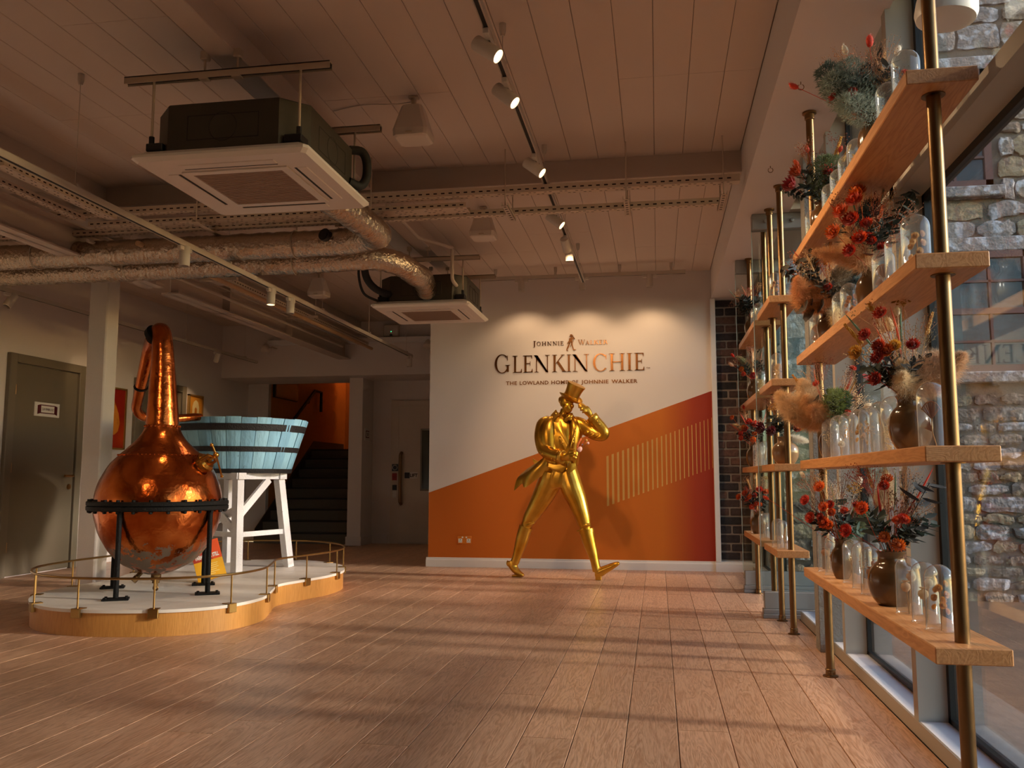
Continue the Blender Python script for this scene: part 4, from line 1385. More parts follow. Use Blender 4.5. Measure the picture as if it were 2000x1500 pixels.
for y0, lab in ((7.6, 'nearer'), (9.6, 'farther')):
    t = thing('tray_bracket', (-4.15, y0, 2.87), '%s cross bracket under the long tray behind the ducts' % lab, 'bracket')
    part('channel', MB().box(-4.30, -3.92, y0 - 0.02, y0 + 0.02, 2.872, 2.898), M_BR, t, smooth=False)
    part('rod', MB().cyl((-3.95, y0, 2.89), (-3.95, y0, 3.3), 0.005, 6), M_BR, t)
# copper-coloured and pale conduits that run beside the steel beam
for i, (xx, zz, r_, mm, lab) in enumerate(((-3.93, 2.80, 0.022, mat('pale conduit', '#cda57c', 0.5), 'pale conduit pipe below the long tray behind the ducts'),
                                           (-4.36, 2.84, 0.014, M_PVC, 'thin white conduit close beside the steel beam'))):
    solo('conduit_pipe', MB().tube([(xx, 6.0, zz), (xx, 11.6, zz)], r_, 10), mm, lab, 'pipe')
solo('conduit_pipe', MB().tube(catmull([(-3.75, 6.34, 2.98), (-3.75, 6.34, 3.06), (-3.70, 6.34, 3.09), (-3.4, 6.34, 3.09), (-2.6, 6.34, 3.10)], 5), 0.018, 10), M_PVC, 'bent white pipe on the cross beam behind the nearest cassette', 'pipe')

# ------------------------------------------------------------------ lighting tracks and spotlights
M_TRK = mat('track white', '#cfc3b6', 0.45)
M_SPOTW = mat('spotlight white', '#d9cfc4', 0.4)
M_LENS = mat('lit lens', '#fff4dc', 0.4, emit='#ffe2b0', estr=4.0)
M_LENSDARK = mat('dark lens', '#4a443c', 0.3)
def track(a, b_, label, hang, slot=True):
    a, b_ = Vector(a), Vector(b_)
    L = (b_ - a).length
    t = thing('lighting_track', tuple((a + b_) / 2), label, 'lighting track')
    t.rotation_euler = (0, 0, atan2(b_.y - a.y, b_.x - a.x))
    part('rail', MB().box(-L / 2, L / 2, -0.018, 0.018, 0, 0.034).box(-L / 2, L / 2, -0.018, -0.013, -0.004, 0.0).box(-L / 2, L / 2, 0.013, 0.018, -0.004, 0), M_TRK, t, smooth=False, world=False)
    part('slot', MB().box(-L / 2 + 0.002, L / 2 - 0.002, -0.009, 0.009, -0.0025, 0.0005), M_CASEL, t, smooth=False, world=False)
    for s_ in hang:
        part('hanger_wire', MB().cyl((s_ - L / 2, 0, 0.034), (s_ - L / 2, 0, 3.3 - a.z), 0.0022, 5), M_TRK, t, world=False)
        part('ceiling_cup', MB().lathe([(0, 3.3 - a.z), (0.018, 3.3 - a.z), (0.018, 3.26 - a.z), (0.011, 3.235 - a.z), (0, 3.235 - a.z)], 14, (s_ - L / 2, 0, 0)), M_TRK, t, world=False)
        part('clip', MB().box(s_ - L / 2 - 0.012, s_ - L / 2 + 0.012, -0.02, 0.02, 0.03, 0.05), M_TRK, t, smooth=False, world=False)
    return t
track((-0.74, 1.2, 3.05), (-0.74, 9.02, 3.05), 'white lighting track above the middle of the floor', [0.7, 2.95, 4.6, 6.0, 7.2])
track((-3.22, 1.8, 2.60), (-3.22, 11.16, 2.60), 'long white lighting track crossing below the ducts', [2.5, 4.3, 6.2, 7.6, 9.1])
track((-5.88, 3.5, 2.70), (-5.88, 12.1, 2.70), 'white lighting track along the left wall', [1.0, 3.2, 5.0, 6.6, 8.2])
track((-1.92, 9.33, 3.18), (0.33, 9.33, 3.18), 'short white lighting track across the top of the lettered wall', [0.18, 0.85, 1.55, 2.1])
_sn = [0]
def spotlight(pos, aim, label, on=True, energy=None, size=50, along='Y', target=None):
    pos, aim = Vector(pos), Vector(aim).normalized()
    t = thing('spotlight', tuple(pos), label, 'spotlight', 'track spotlights')
    sx_, sy_ = (0.014, 0.075) if along == 'Y' else (0.075, 0.014)
    part('adapter', MB().cbox(-sx_, sx_, -sy_, sy_, -0.03, 0.0, 0.003), M_SPOTW, t, smooth=False, world=False)
    part('stem', MB().cyl((0, 0, -0.03), (0, 0, -0.055), 0.008, 8), M_CASEL, t, world=False)
    q = aim.to_track_quat('Z', 'Y').to_matrix().to_4x4()
    head = Vector((0, 0, -0.075)) - aim * 0.01
    T_ = Matrix.Translation(head) @ q
    part('barrel', MB().lathe([(0, -0.07), (0.034, -0.07), (0.036, -0.066), (0.036, 0.068), (0.034, 0.07), (0.0325, 0.07), (0.0325, 0.05), (0, 0.05)], 24).move(T_), M_SPOTW, t, world=False)
    part('lens', MB().lathe([(0, 0.054), (0.032, 0.054), (0.032, 0.0545), (0, 0.056)], 20).move(T_), M_LENS if on else M_LENSDARK, t, world=False)
    if energy:
        p = pos + head + aim * 0.075
        spot(t, p, p + aim if target is None else target, energy, size)
    return t
ORD = ['nearest', 'second', 'third', 'fourth', 'fifth', 'sixth']
for i, (yy, aim, en) in enumerate(((3.78, (0.75, -0.10, -0.58), 42), (4.28, (0.72, -0.10, -0.66), 42), (5.35, (0.74, -0.10, -0.6), 42), (6.52, (0.74, -0.08, -0.62), 34), (7.25, (0.10, 0.75, -0.5), 45), (7.55, (0.0, 0.05, -1.0), 10))):
    spotlight((-0.74, yy, 3.046), aim, '%s lit spotlight along the middle lighting track' % ORD[i] if i < 4 else '%s spotlight along the middle lighting track' % ('fifth' if i == 4 else 'farthest upright'), i < 4, en, 75)
for i, (xx, lab) in enumerate(((-1.45, 'left'), (-0.78, 'middle'), (-0.05, 'right'))):
    spotlight((xx, 9.33, 3.176), (0.0, 0.02, -1), '%s downward spotlight above the wall lettering' % lab, False, 7, 120, 'X', (xx, 9.62, 2.0))
for i, (yy, lab, on) in enumerate(((5.47, 'nearest upright spotlight on the track before the ducts', False), (6.85, 'lit upright spotlight of the pair behind the ducts', True), (7.25, 'dark-lensed upright spotlight of the pair behind the ducts', False), (11.05, 'last upright spotlight on the track before the lift', False))):
    spotlight((-3.22, yy, 2.596), (0.0, -0.03, -1), lab, on, (8, 8, 6, 4)[i], 80)  # heads with a dark lens send out light here too
for i, (yy, aim, lab, en) in enumerate(((7.05, (-0.25, -0.5, -1), 'tilted spotlight on the left wall track left of the column', 6), (8.25, (-0.4, 0.8, -0.6), 'spotlight on the left wall track just left of the column', 5), (10.9, (-0.45, 0.35, -0.75), 'farthest spotlight on the left wall track', 10))):
    spotlight((-5.88, yy, 2.696), aim, lab, False, en, 60)

spotlight((-3.22, 3.45, 2.596), (0.38, 0.88, -0.22), 'spotlight turned to the statue at the near end of the duct track', True, 60, 30, 'Y', (-0.98, 8.8, 1.15))
spotlight((-3.22, 2.8, 2.596), (-0.1, 0.85, -0.4), 'spotlight turned to the still at the near end of the duct track', True, 30, 36, 'Y', (-3.6, 6.2, 1.0))

# ------------------------------------------------------------------ pendant loudspeakers and the wall box
M_SPK = mat('loudspeaker white', '#ddd0c4', 0.5)
def speaker(x, y, label, z0=3.02, s_=1.0, cable=None):
    t = thing('loudspeaker', (x, y, z0), label, 'loudspeaker', 'white ceiling loudspeakers')
    def ring(hx, hy, z, c):
        return [(-hx + c, -hy, z), (hx - c, -hy, z), (hx, -hy + c, z), (hx, hy - c, z), (hx - c, hy, z), (-hx + c, hy, z), (-hx, hy - c, z), (-hx, -hy + c, z)]
    secs = [ring(0.092, 0.085, 0.0, 0.02), ring(0.104, 0.095, 0.008, 0.02), ring(0.107, 0.097, 0.05, 0.02), ring(0.062, 0.06, 0.205, 0.015), ring(0.052, 0.05, 0.212, 0.015)]
    vs = [tuple(k * s_ for k in p) for q in secs for p in q]
    fs = [(i * 8 + k, i * 8 + (k + 1) % 8, (i + 1) * 8 + (k + 1) % 8, (i + 1) * 8 + k) for i in range(4) for k in range(8)] + [tuple(range(7, -1, -1)), tuple(range(32, 40))]
    part('cabinet', MB().add(vs, fs), M_SPK, t, smooth=False, world=False)
    part('badge', MB().box(-0.02, 0.02, -0.103, -0.096, 0.016, 0.026), M_STRUT, t, smooth=False, world=False)
    part('mount', MB().cyl((0, 0, 0.21), (0, 0, 3.3 - z0), 0.016, 10).cbox(-0.03, 0.03, -0.02, 0.02, 3.285 - z0, 3.3 - z0, 0.003), M_STRUT, t, world=False)
    if cable:
        part('cable', MB().tube(catmull([(0, 0, 0.25), (cable * 0.2, 0.02, 3.27 - z0), (cable * 0.6, 0.05, 3.293 - z0), (cable, 0.1, 3.29 - z0)], 5), 0.004, 5), M_SPK, t, world=False)
    return t
speaker(-1.42, 4.90, 'white loudspeaker under the ceiling right of the nearest cassette', cable=-0.55)
speaker(-1.43, 7.10, 'white loudspeaker under the ceiling above the far cassette', cable=-0.4)
speaker(-3.73, 9.15, 'white loudspeaker under the ceiling left of the far cassette', cable=-0.5)
t = thing('access_point', (-3.82, 12.2, 3.05), 'white wall box with a green light above the lintel', 'wall box')
part('body', MB().cbox(-3.94, -3.70, 12.14, 12.2, 3.045, 3.245, 0.02), M_SPK, t)
part('led', MB().cyl((-3.82, 12.142, 3.13), (-3.82, 12.137, 3.13), 0.006, 8), mat('green led', '#39d08a', 0.4, emit='#39d08a', estr=1.5), t)
part('sensor', MB().box(-3.84, -3.80, 12.137, 12.142, 3.07, 3.09), M_CASEL, t, smooth=False)
# small twin emergency lamps on the lintel ledge
for xx, lab in ((-5.62, 'left'), (-3.15, 'right')):
    t = thing('emergency_lamp', (xx, 12.1, 2.85), '%s small white lamp bracket under the lintel ledge' % lab, 'lamp')
    part('arm', MB().tube([(xx, 12.2, 2.93), (xx, 12.05, 2.93), (xx - 0.02, 12.0, 2.90)], 0.01, 6), M_STRUT, t)
    part('head', MB().lathe([(0, -0.05), (0.045, -0.05), (0.075, 0.03), (0.07, 0.05), (0, 0.05)], 16, (xx - 0.06, 11.98, 2.89), Matrix.Rotation(radians(-60), 4, 'Y')), M_SPK, t)
# ceiling hooks on the soffit
for yy, lab in ((4.35, 'nearer'), (5.55, 'farther')):
    mb = MB().tube([(0.74 + 0.015 * sin(a), yy, 2.942 - 0.015 * cos(a)) for a in [radians(q) for q in range(-150, 151, 25)]] , 0.0022, 6)
    mb.cyl((0.74, yy, 2.955), (0.74, yy, 2.972), 0.0022, 6)
    solo('ceiling_hook', mb, M_BRASS, '%s small open hook in the soffit' % lab, 'hook')
# pendant over the end of the window shelf
t = thing('pendant_lamp', (0.955, 2.90, 2.49), 'white bell pendant at the top right before the window', 'lamp')
part('shade', MB().lathe([(0.0, 0.10), (0.03, 0.20), (0.05, 0.21), (0.075, 0.15), (0.093, 0.06), (0.096, 0.02), (0.09, 0.0), (0.07, -0.008), (0.0, -0.01)], 36).move(Matrix.Rotation(radians(6), 4, 'Y')), M_WHITE, t, world=False)
part('cord', MB().cyl((0, 0, 0.2), (0, 0, 0.48), 0.004, 6), M_TRK, t, world=False)
# ------------------------------------------------------------------ shelf units by the window
LV = [0.535, 1.09, 1.645, 2.20]
XP = 0.845
def shelf_unit(y0, y1, poles, label):
    t = thing('shelf_unit', (XP, (y0 + y1) / 2, 0), label, 'shelving')
    for zt in LV:
        part('shelf_board', MB().cbox(XP - 0.1, XP + 0.1, y0, y1, zt - 0.046, zt, 0.003), M_OAKX, t, smooth=False)
    for yp in poles:
        pl = part('pole', MB().cyl((XP, yp, 0.0), (XP, yp, 2.972), 0.0205, 24), M_BRASS, t)
        part('foot_flange', MB().lathe([(0, 0), (0.037, 0), (0.037, 0.006), (0.025, 0.01), (0.0235, 0.03), (0.0255, 0.032), (0.0255, 0.036), (0.0205, 0.04)], 24, (XP, yp, 0)), M_BRASS, pl)
        part('top_flange', MB().lathe([(0.0205, 2.925), (0.026, 2.93), (0.026, 2.955), (0.037, 2.96), (0.037, 2.972), (0, 2.972)], 24, (XP, yp, 0)), M_BRASS, pl)
        for zt in LV:
            part('collar', MB().lathe([(0.0205, zt - 0.049), (0.034, zt - 0.049), (0.034, zt - 0.045), (0.0205, zt - 0.045)], 20, (XP, yp, 0)), M_BRASS, pl)
    return t
shelf_unit(2.62, 4.82, (2.71, 4.74), 'near run of four oak shelves on brass poles by the window')
shelf_unit(5.87, 6.56, (5.95, 6.48), 'short middle run of four oak shelves on brass poles')
shelf_unit(6.78, 8.04, (6.87, 7.96), 'far run of four oak shelves on brass poles between the glass panels')
# ------------------------------------------------------------------ wall lettering
m = mat('brown gilt letter', '#7a4f2a', 0.28, metal=0.85)
M_LET = m
YL = 9.742
def arc(cx, cz, rx, rz, a0, a1, tk, tn, n=22):
    """stroke along an ellipse; thick at the sides, thin at top and foot"""
    out, inn = [], []
    for i in range(n + 1):
        a = radians(a0 + (a1 - a0) * i / n)
        w = tn + (tk - tn) * abs(cos(a)) ** 1.3
        out.append((cx + rx * cos(a), cz + rz * sin(a)))
        inn.append((cx + (rx - w) * cos(a), cz + (rz - w * 0.55) * sin(a)))
    return [[out[i], out[i + 1], inn[i + 1], inn[i]] for i in range(n)]
def R(x0, x1, z0, z1):
    return [(x0, z0), (x1, z0), (x1, z1), (x0, z1)]
def serif(xc, z, w, up=True):
    """bracketed foot or head serif"""
    h = 0.035 if up else -0.035
    return [(xc - w, z), (xc + w, z), (xc + w * 0.55, z + h), (xc - w * 0.55, z + h)]
TK, TN = 0.125, 0.05
def stem(xc, tk=TK):
    return [R(xc - tk / 2, xc + tk / 2, 0, 1), serif(xc, 0, tk * 1.25), serif(xc, 1, tk * 1.25, False)]
def glyph(c):
    """polygons in a box one unit tall; returns (width, polys)"""
    if c == 'I':
        return 0.34, stem(0.17)
    if c == 'L':
        return 0.60, stem(0.17) + [R(0.17, 0.56, 0, TN), [(0.50, 0), (0.60, 0), (0.60, 0.22), (0.575, 0.22)]]
    if c == 'E':
        return 0.62, stem(0.17) + [R(0.17, 0.56, 0, TN), R(0.17, 0.54, 1 - TN, 1), R(0.17, 0.46, 0.50, 0.50 + TN), [(0.50, 0), (0.60, 0), (0.60, 0.21), (0.575, 0.21)],
                                   [(0.49, 1), (0.57, 1), (0.57, 0.80), (0.55, 0.80)], R(0.44, 0.465, 0.40, 0.65)]
    if c == 'H':
        return 0.90, stem(0.17) + stem(0.73) + [R(0.17, 0.73, 0.49, 0.49 + TN)]
    if c == 'N':
        return 0.98, [R(0.16, 0.16 + TN, 0, 1), serif(0.185, 0, 0.14), [(0.04, 1), (0.20, 1), (0.86, 0), (0.80, -0.02)], [(0.04, 1), (0.12, 1), (0.83, 0.02), (0.72, 0.02)], R(0.78, 0.78 + TN, 0, 1), serif(0.805, 1, 0.14, False), [(0.13, 0.98), (0.26, 0.98), (0.83, 0.0), (0.72, 0.0)]]
    if c == 'K':
        return 0.86, stem(0.17) + [[(0.22, 0.47), (0.30, 0.50), (0.72, 1.0), (0.64, 1.0)], [(0.30, 0.55), (0.43, 0.62), (0.86, 0), (0.68, 0)], serif(0.68, 1, 0.13, False), R(0.62, 0.90, 0, 0.03)]
    if c == 'C':
        return 0.90, arc(0.47, 0.5, 0.43, 0.52, 48, 318, 0.13, 0.07) + [[(0.745, 0.885), (0.79, 0.95), (0.79, 0.68), (0.765, 0.68)]]
    if c == 'G':
        return 1.0, arc(0.47, 0.5, 0.44, 0.52, 48, 322, 0.13, 0.07) + [[(0.755, 0.885), (0.80, 0.95), (0.80, 0.68), (0.775, 0.68)], R(0.75, 0.75 + TK * 0.95, 0.06, 0.43), serif(0.81, 0.43, 0.15, False)]
    if c == 'O':
        return 0.96, arc(0.48, 0.5, 0.44, 0.52, 0, 360, 0.13, 0.07, 30)
    if c == 'J':
        return 0.42, [R(0.17, 0.17 + TK, -0.12, 1), serif(0.235, 1, 0.16, False)] + arc(0.11, -0.12, 0.185, 0.22, -110, 0, 0.12, 0.05, 8)
    if c == 'W':
        return 1.30, [[(0.04, 1), (0.19, 1), (0.45, 0), (0.38, 0)], [(0.38, 0), (0.45, 0), (0.68, 0.98), (0.63, 0.98)], [(0.56, 1), (0.71, 1), (0.95, 0), (0.88, 0)], [(0.88, 0), (0.95, 0), (1.22, 1), (1.16, 1)],
                      serif(0.115, 1, 0.14, False), serif(0.635, 1, 0.12, False), serif(1.19, 1, 0.12, False)]
    if c == 'A':
        return 0.92, [[(0.10, 0), (0.16, 0), (0.46, 0.96), (0.42, 0.96)], [(0.38, 1), (0.48, 1), (0.86, 0), (0.71, 0)], R(0.22, 0.66, 0.32, 0.37), serif(0.13, 0, 0.13), serif(0.785, 0, 0.14)]
    if c == 'R':
        return 0.82, stem(0.17) + [R(0.17, 0.42, 1 - TN, 1), R(0.17, 0.42, 0.48, 0.48 + TN), [(0.38, 0.50), (0.50, 0.50), (0.84, 0), (0.68, 0)]] + arc(0.40, 0.74, 0.24, 0.26, -90, 90, 0.12, 0.06, 12)
    return 0.3, []
def letter(parent, c, x0, x1, z, h):
    w, polys = glyph(c)
    k = (x1 - x0) / w
    mb = MB()
    for pl in polys:
        mb.prism([(x0 + p[0] * k, z + p[1] * h) for p in pl], 1, YL, 9.7505)
    return part('letter', mb, M_LET, parent, smooth=False)
U = 1.70 / 1630
def ux(q):
    return -1.83 + (q - 175) * U
tA = thing('wall_lettering', (-0.98, 9.745, 2.19), 'largest raised bronze letters across the white far wall', 'lettering')
for c, a, q in (('G', 175, 362), ('L', 378, 482), ('E', 492, 604), ('N', 608, 798), ('K', 812, 965), ('I', 972, 1026), ('N', 1028, 1226), ('C', 1252, 1425), ('H', 1430, 1606), ('I', 1618, 1684), ('E', 1698, 1810)):
    letter(tA, c, ux(a), ux(q), 2.192, 0.212 if c == 'G' else 0.196)
tr = text_mb('TM', 0.03)
part('trade_mark', ribbon_y(tr, ux(1848), YL + 0.002, 2.205), M_LET, tA, smooth=False)
tB = thing('wall_lettering', (-0.95, 9.745, 2.49), 'topmost small raised letters split by a striding figure emblem', 'lettering')
for c, a, q, h in (('J', 600, 640, 0.056), ('O', 645, 692, 0.046), ('H', 702, 752, 0.046), ('N', 760, 812, 0.046), ('N', 822, 872, 0.046), ('I', 880, 896, 0.046), ('E', 906, 942, 0.046),
                   ('W', 1100, 1176, 0.058), ('A', 1180, 1222, 0.047), ('L', 1232, 1262, 0.047), ('K', 1272, 1318, 0.047), ('E', 1328, 1362, 0.047), ('R', 1374, 1420, 0.047)):
    letter(tB, c, ux(a), ux(q), 2.497, h)
def ez(v):
    return 2.62 - (v - 100) * 0.00107
def epoly(pts):
    return MB().prism([(ux(a), ez(b2)) for a, b2 in pts], 1, YL, 9.7505)
em = [[(1010, 118), (1014, 103), (1032, 100), (1044, 112), (1050, 120), (1040, 122)], [(1004, 122), (1050, 126), (1046, 131), (1006, 126)], [(1018, 126), (1040, 130), (1036, 146), (1022, 144)],
      [(1004, 140), (1030, 144), (1052, 138), (1064, 150), (1050, 156), (1040, 152), (1036, 182), (1012, 186), (1000, 170)], [(1000, 168), (1014, 184), (998, 196), (980, 206), (984, 192)],
      [(1046, 130), (1054, 128), (1066, 150), (1056, 154)], [(1006, 184), (1018, 186), (1000, 236), (984, 262), (990, 276), (982, 280), (970, 268), (978, 244)],
      [(1020, 182), (1036, 182), (1046, 234), (1056, 262), (1076, 264), (1070, 272), (1048, 276), (1036, 240)], [(1048, 165), (1053, 167), (1012, 240), (1009, 238)]]
mb = MB()
for pl in em:
    mb.add(epoly(pl).v, epoly(pl).f)
part('striding_figure', mb, M_LET, tB, smooth=False)
tC = thing('wall_lettering', (-0.95, 9.745, 2.05), 'tagline of small plain capitals under the large wall letters', 'lettering')
xx = ux(305)
words = (('THE', 305, 428), ('LOWLAND', 458, 775), ('HOME', 806, 990), ('OF', 1028, 1098), ('JOHNNIE', 1130, 1424), ('WALKER', 1456, 1732))
for wd_, a, q in words:
    tmb = text_mb(wd_, 0.058, 'LEFT', bold=0.0012, sp=1.1)
    x0_, x1_ = min(p[0] for p in tmb.v), max(p[0] for p in tmb.v)
    k = (ux(q) - ux(a)) / (x1_ - x0_)
    flat = [(ux(a) + (p[0] - x0_) * k, p[1]) for p in tmb.v]
    mb = MB().add([(p[0], YL + 0.002, 2.053 + p[1]) for p in flat], tmb.f)
    part('word', mb, M_LET, tC, smooth=False)

# wall socket
t = thing('wall_socket', (-2.165, 9.745, 0.26), 'orange double power socket low on the far wall', 'socket')
part('plate', MB().cbox(-2.25, -2.085, 9.737, 9.747, 0.258, 0.345, 0.004), mat('socket orange', '#d77a1c', 0.4), t)
for xx in (-2.215, -2.12):
    part('outlet', MB().cbox(xx - 0.022, xx + 0.022, 9.734, 9.738, 0.27, 0.315, 0.002), M_WHITE, t, smooth=False)
    part('pin_holes', MB().box(xx - 0.004, xx + 0.004, 9.7325, 9.7345, 0.297, 0.307).box(xx - 0.013, xx - 0.005, 9.7325, 9.7345, 0.281, 0.285).box(xx + 0.005, xx + 0.013, 9.7325, 9.7345, 0.281, 0.285), M_INK, t, smooth=False)['kind'] = 'stuff'
for xx in (-2.19, -2.145):
    part('switch', MB().cbox(xx - 0.008, xx + 0.008, 9.733, 9.738, 0.322, 0.338, 0.001), M_WHITE, t, smooth=False)

# ------------------------------------------------------------------ gilded statue of a striding man in a top hat
SX, SY = -1.03, 8.80
GS = 0.001447
def G(u, v, d=0.0):
    """statue drawing units (u right, v down from the hat) -> metres; d is depth, negative toward the room"""
    return Vector((-1.655 + u * GS, SY + d, 2.068 - v * GS))
mg = bpy.data.materials.new('gold leaf')
mg.use_nodes = True
nt = mg.node_tree
b = nt.nodes['Principled BSDF']
b.inputs['Metallic'].default_value = 1.0
tc = nd(nt, 'ShaderNodeTexCoord')
n1 = nd(nt, 'ShaderNodeTexNoise')
n1.inputs['Scale'].default_value = 6
nt.links.new(tc.outputs['Object'], n1.inputs['Vector'])
rp = nd(nt, 'ShaderNodeValToRGB')
rp.color_ramp.elements[0].color, rp.color_ramp.elements[0].position = lin('#c08a26'), 0.3
rp.color_ramp.elements[1].color, rp.color_ramp.elements[1].position = lin('#dcae4c'), 0.7
nt.links.new(n1.outputs[0], rp.inputs[0])
nt.links.new(rp.outputs[0], b.inputs['Base Color'])
b.inputs['Roughness'].default_value = 0.33
n2 = nd(nt, 'ShaderNodeTexNoise')
n2.inputs['Scale'].default_value = 40
nt.links.new(tc.outputs['Object'], n2.inputs['Vector'])
bp = nd(nt, 'ShaderNodeBump')
bp.inputs['Strength'].default_value = 0.08
bp.inputs['Distance'].default_value = 0.01
nt.links.new(n2.outputs[0], bp.inputs['Height'])
nt.links.new(bp.outputs[0], b.inputs['Normal'])
M_GOLD = mg
def limb(mb, secs, n=20):
    """secs: (u, v, depth, r across, r depth) in drawing units; smooth elliptic tube with rounded ends"""
    P = [G(s_[0], s_[1], s_[2] * GS) for s_ in secs]
    A = [s_[3] * GS for s_ in secs]
    B = [s_[4] * GS for s_ in secs]
    PP = catmull(P, 5)
    AA = [p.x for p in catmull([(a, 0, 0) for a in A], 5)]
    BB = [p.x for p in catmull([(a, 0, 0) for a in B], 5)]
    mb.tube(PP, AA, n, True, BB, (0, 1, 0))
    return mb
def blob(mb, u, v, d, ru, rv, rd, rot=0.0):
    mb.ball(tuple(G(u, v, d * GS)), GS, 20, 14, (ru, rd, rv), Matrix.Rotation(radians(rot), 4, 'Y'))
    return mb
def remesh(mb, name, vox, parent, smooth=3, m_=None):
    """melt overlapping forms into one skin"""
    me = mb.mesh('tmp', None, False)
    ob = bpy.data.objects.new('tmp', me)
    COL.objects.link(ob)
    r = ob.modifiers.new('r', 'REMESH')
    r.mode = 'VOXEL'
    r.voxel_size = vox
    if smooth:
        s_ = ob.modifiers.new('s', 'SMOOTH')
        s_.factor = 0.5
        s_.iterations = smooth
    dg = bpy.context.evaluated_depsgraph_get()
    res = bpy.data.meshes.new_from_object(ob.evaluated_get(dg))
    bpy.data.objects.remove(ob)
    bpy.data.meshes.remove(me)
    res.name = name
    off = world_off(parent)
    res.transform(Matrix.Translation(-off))
    res.materials.clear()
    res.materials.append(m_ or M_GOLD)
    res.shade_smooth()
    return link(name, res, parent)
stt = thing('statue', (SX, SY, 0), 'gold statue of a striding man in top hat and tailcoat', 'statue')
bdy = MB()
# trousers
limb(bdy, [(418, 700, 6, 82, 78), (400, 760, 10, 86, 80), (368, 825, 18, 80, 76), (332, 892, 26, 71, 68), (288, 965, 32, 60, 58), (252, 1022, 36, 50, 50), (230, 1066, 38, 39, 42), (214, 1110, 40, 36, 40)])
limb(bdy, [(520, 690, -4, 74, 76), (536, 750, -12, 78, 78), (558, 815, -24, 78, 77), (588, 885, -34, 70, 69), (615, 965, -42, 59, 59), (636, 1030, -46, 50, 51), (648, 1080, -48, 40, 44), (655, 1125, -48, 36, 40)])
limb(bdy, [(470, 806, 0, 78, 72), (468, 775, 0, 112, 80), (474, 735, 0, 116, 82), (488, 690, 0, 104, 80), (500, 650, 0, 96, 76)])
blob(bdy, 345, 800, -10, 38, 60, 40, 25)
# folds at the knees
for u, v, d, r in ((238, 1040, 20, 15), (222, 1078, 24, 14), (262, 1062, 10, 13), (655, 1062, -70, 14), (622, 1092, -66, 13)):
    limb(bdy, [(u - 30, v + 10, d - 14, 5, 6), (u, v, d - 22, r * 0.6, r * 0.6), (u + 28, v - 10, d - 12, 5, 6)], 8)
# torso with waistcoat
limb(bdy, [(500, 690, 0, 88, 74), (500, 640, 0, 96, 78), (492, 560, 0, 112, 84), (486, 470, 0, 126, 88), (482, 400, 0, 132, 84), (486, 352, 0, 112, 70), (498, 318, 0, 60, 52), (506, 290, -4, 38, 40), (514, 262, -10, 36, 38)], 26)
# head: skull, jaw, cheeks, nose, brow, lips, ear, hair
blob(bdy, 520, 205, -8, 47, 58, 56, -8)
blob(bdy, 528, 246, -26, 37, 46, 40, -10)
blob(bdy, 535, 278, -38, 20, 17, 22, -10)
blob(bdy, 556, 226, -52, 9, 26, 12, -16)
blob(bdy, 561, 243, -60, 9, 9, 11, 0)
blob(bdy, 532, 212, -56, 26, 7, 9, -6)
blob(bdy, 562, 214, -42, 14, 7, 9, 14)
blob(bdy, 549, 263, -54, 16, 4, 7, 6)
blob(bdy, 549, 271, -52, 13, 5, 7, 6)
blob(bdy, 514, 238, -44, 14, 18, 14, 0)
blob(bdy, 566, 240, -34, 10, 16, 12, 0)
blob(bdy, 484, 222, -20, 10, 22, 13, -8)
blob(bdy, 482, 214, -26, 6, 10, 8, -8)
blob(bdy, 486, 196, 10, 26, 32, 42, -10)
# boots: leg, foot, sole, heel
limb(bdy, [(222, 1088, 40, 47, 48), (208, 1125, 42, 47, 48), (192, 1180, 46, 44, 46), (172, 1240, 52, 37, 40), (155, 1290, 56, 31, 35), (140, 1330, 58, 30, 33), (134, 1352, 58, 24, 30)])
limb(bdy, [(112, 1318, 58, 20, 26), (122, 1348, 57, 29, 31), (143, 1378, 54, 27, 32), (168, 1400, 50, 20, 33), (192, 1412, 46, 14, 28), (208, 1417, 44, 9, 18)])
limb(bdy, [(98, 1322, 58, 14, 22), (92, 1338, 58, 13, 22), (100, 1352, 58, 12, 20)], 12)
limb(bdy, [(655, 1098, -48, 50, 50), (662, 1130, -48, 49, 50), (676, 1185, -48, 45, 47), (694, 1245, -48, 38, 41), (708, 1295, -48, 31, 36), (716, 1335, -48, 30, 34), (724, 1370, -48, 30, 32)])
limb(bdy, [(712, 1382, -48, 26, 28), (738, 1380, -50, 32, 31), (775, 1360, -54, 28, 32), (815, 1340, -58, 23, 33), (850, 1322, -62, 18, 30), (876, 1311, -64, 10, 20)])
bdy.cbox(*[k for p in zip(G(716, 1436, -78 * GS), G(756, 1385, -22 * GS)) for k in p], 0.006) if False else None
hb = MB()
p0, p1 = G(714, 1428.5, -72 * GS), G(754, 1388, -24 * GS)
bdy.box(p0.x, p1.x, p0.y, p1.y, 0.0005, p1.z)
p0, p1 = G(122, 1429, 34 * GS), G(196, 1415, 78 * GS)
bdy.box(p0.x, p1.x, p0.y, p1.y, 0.0005, p1.z)
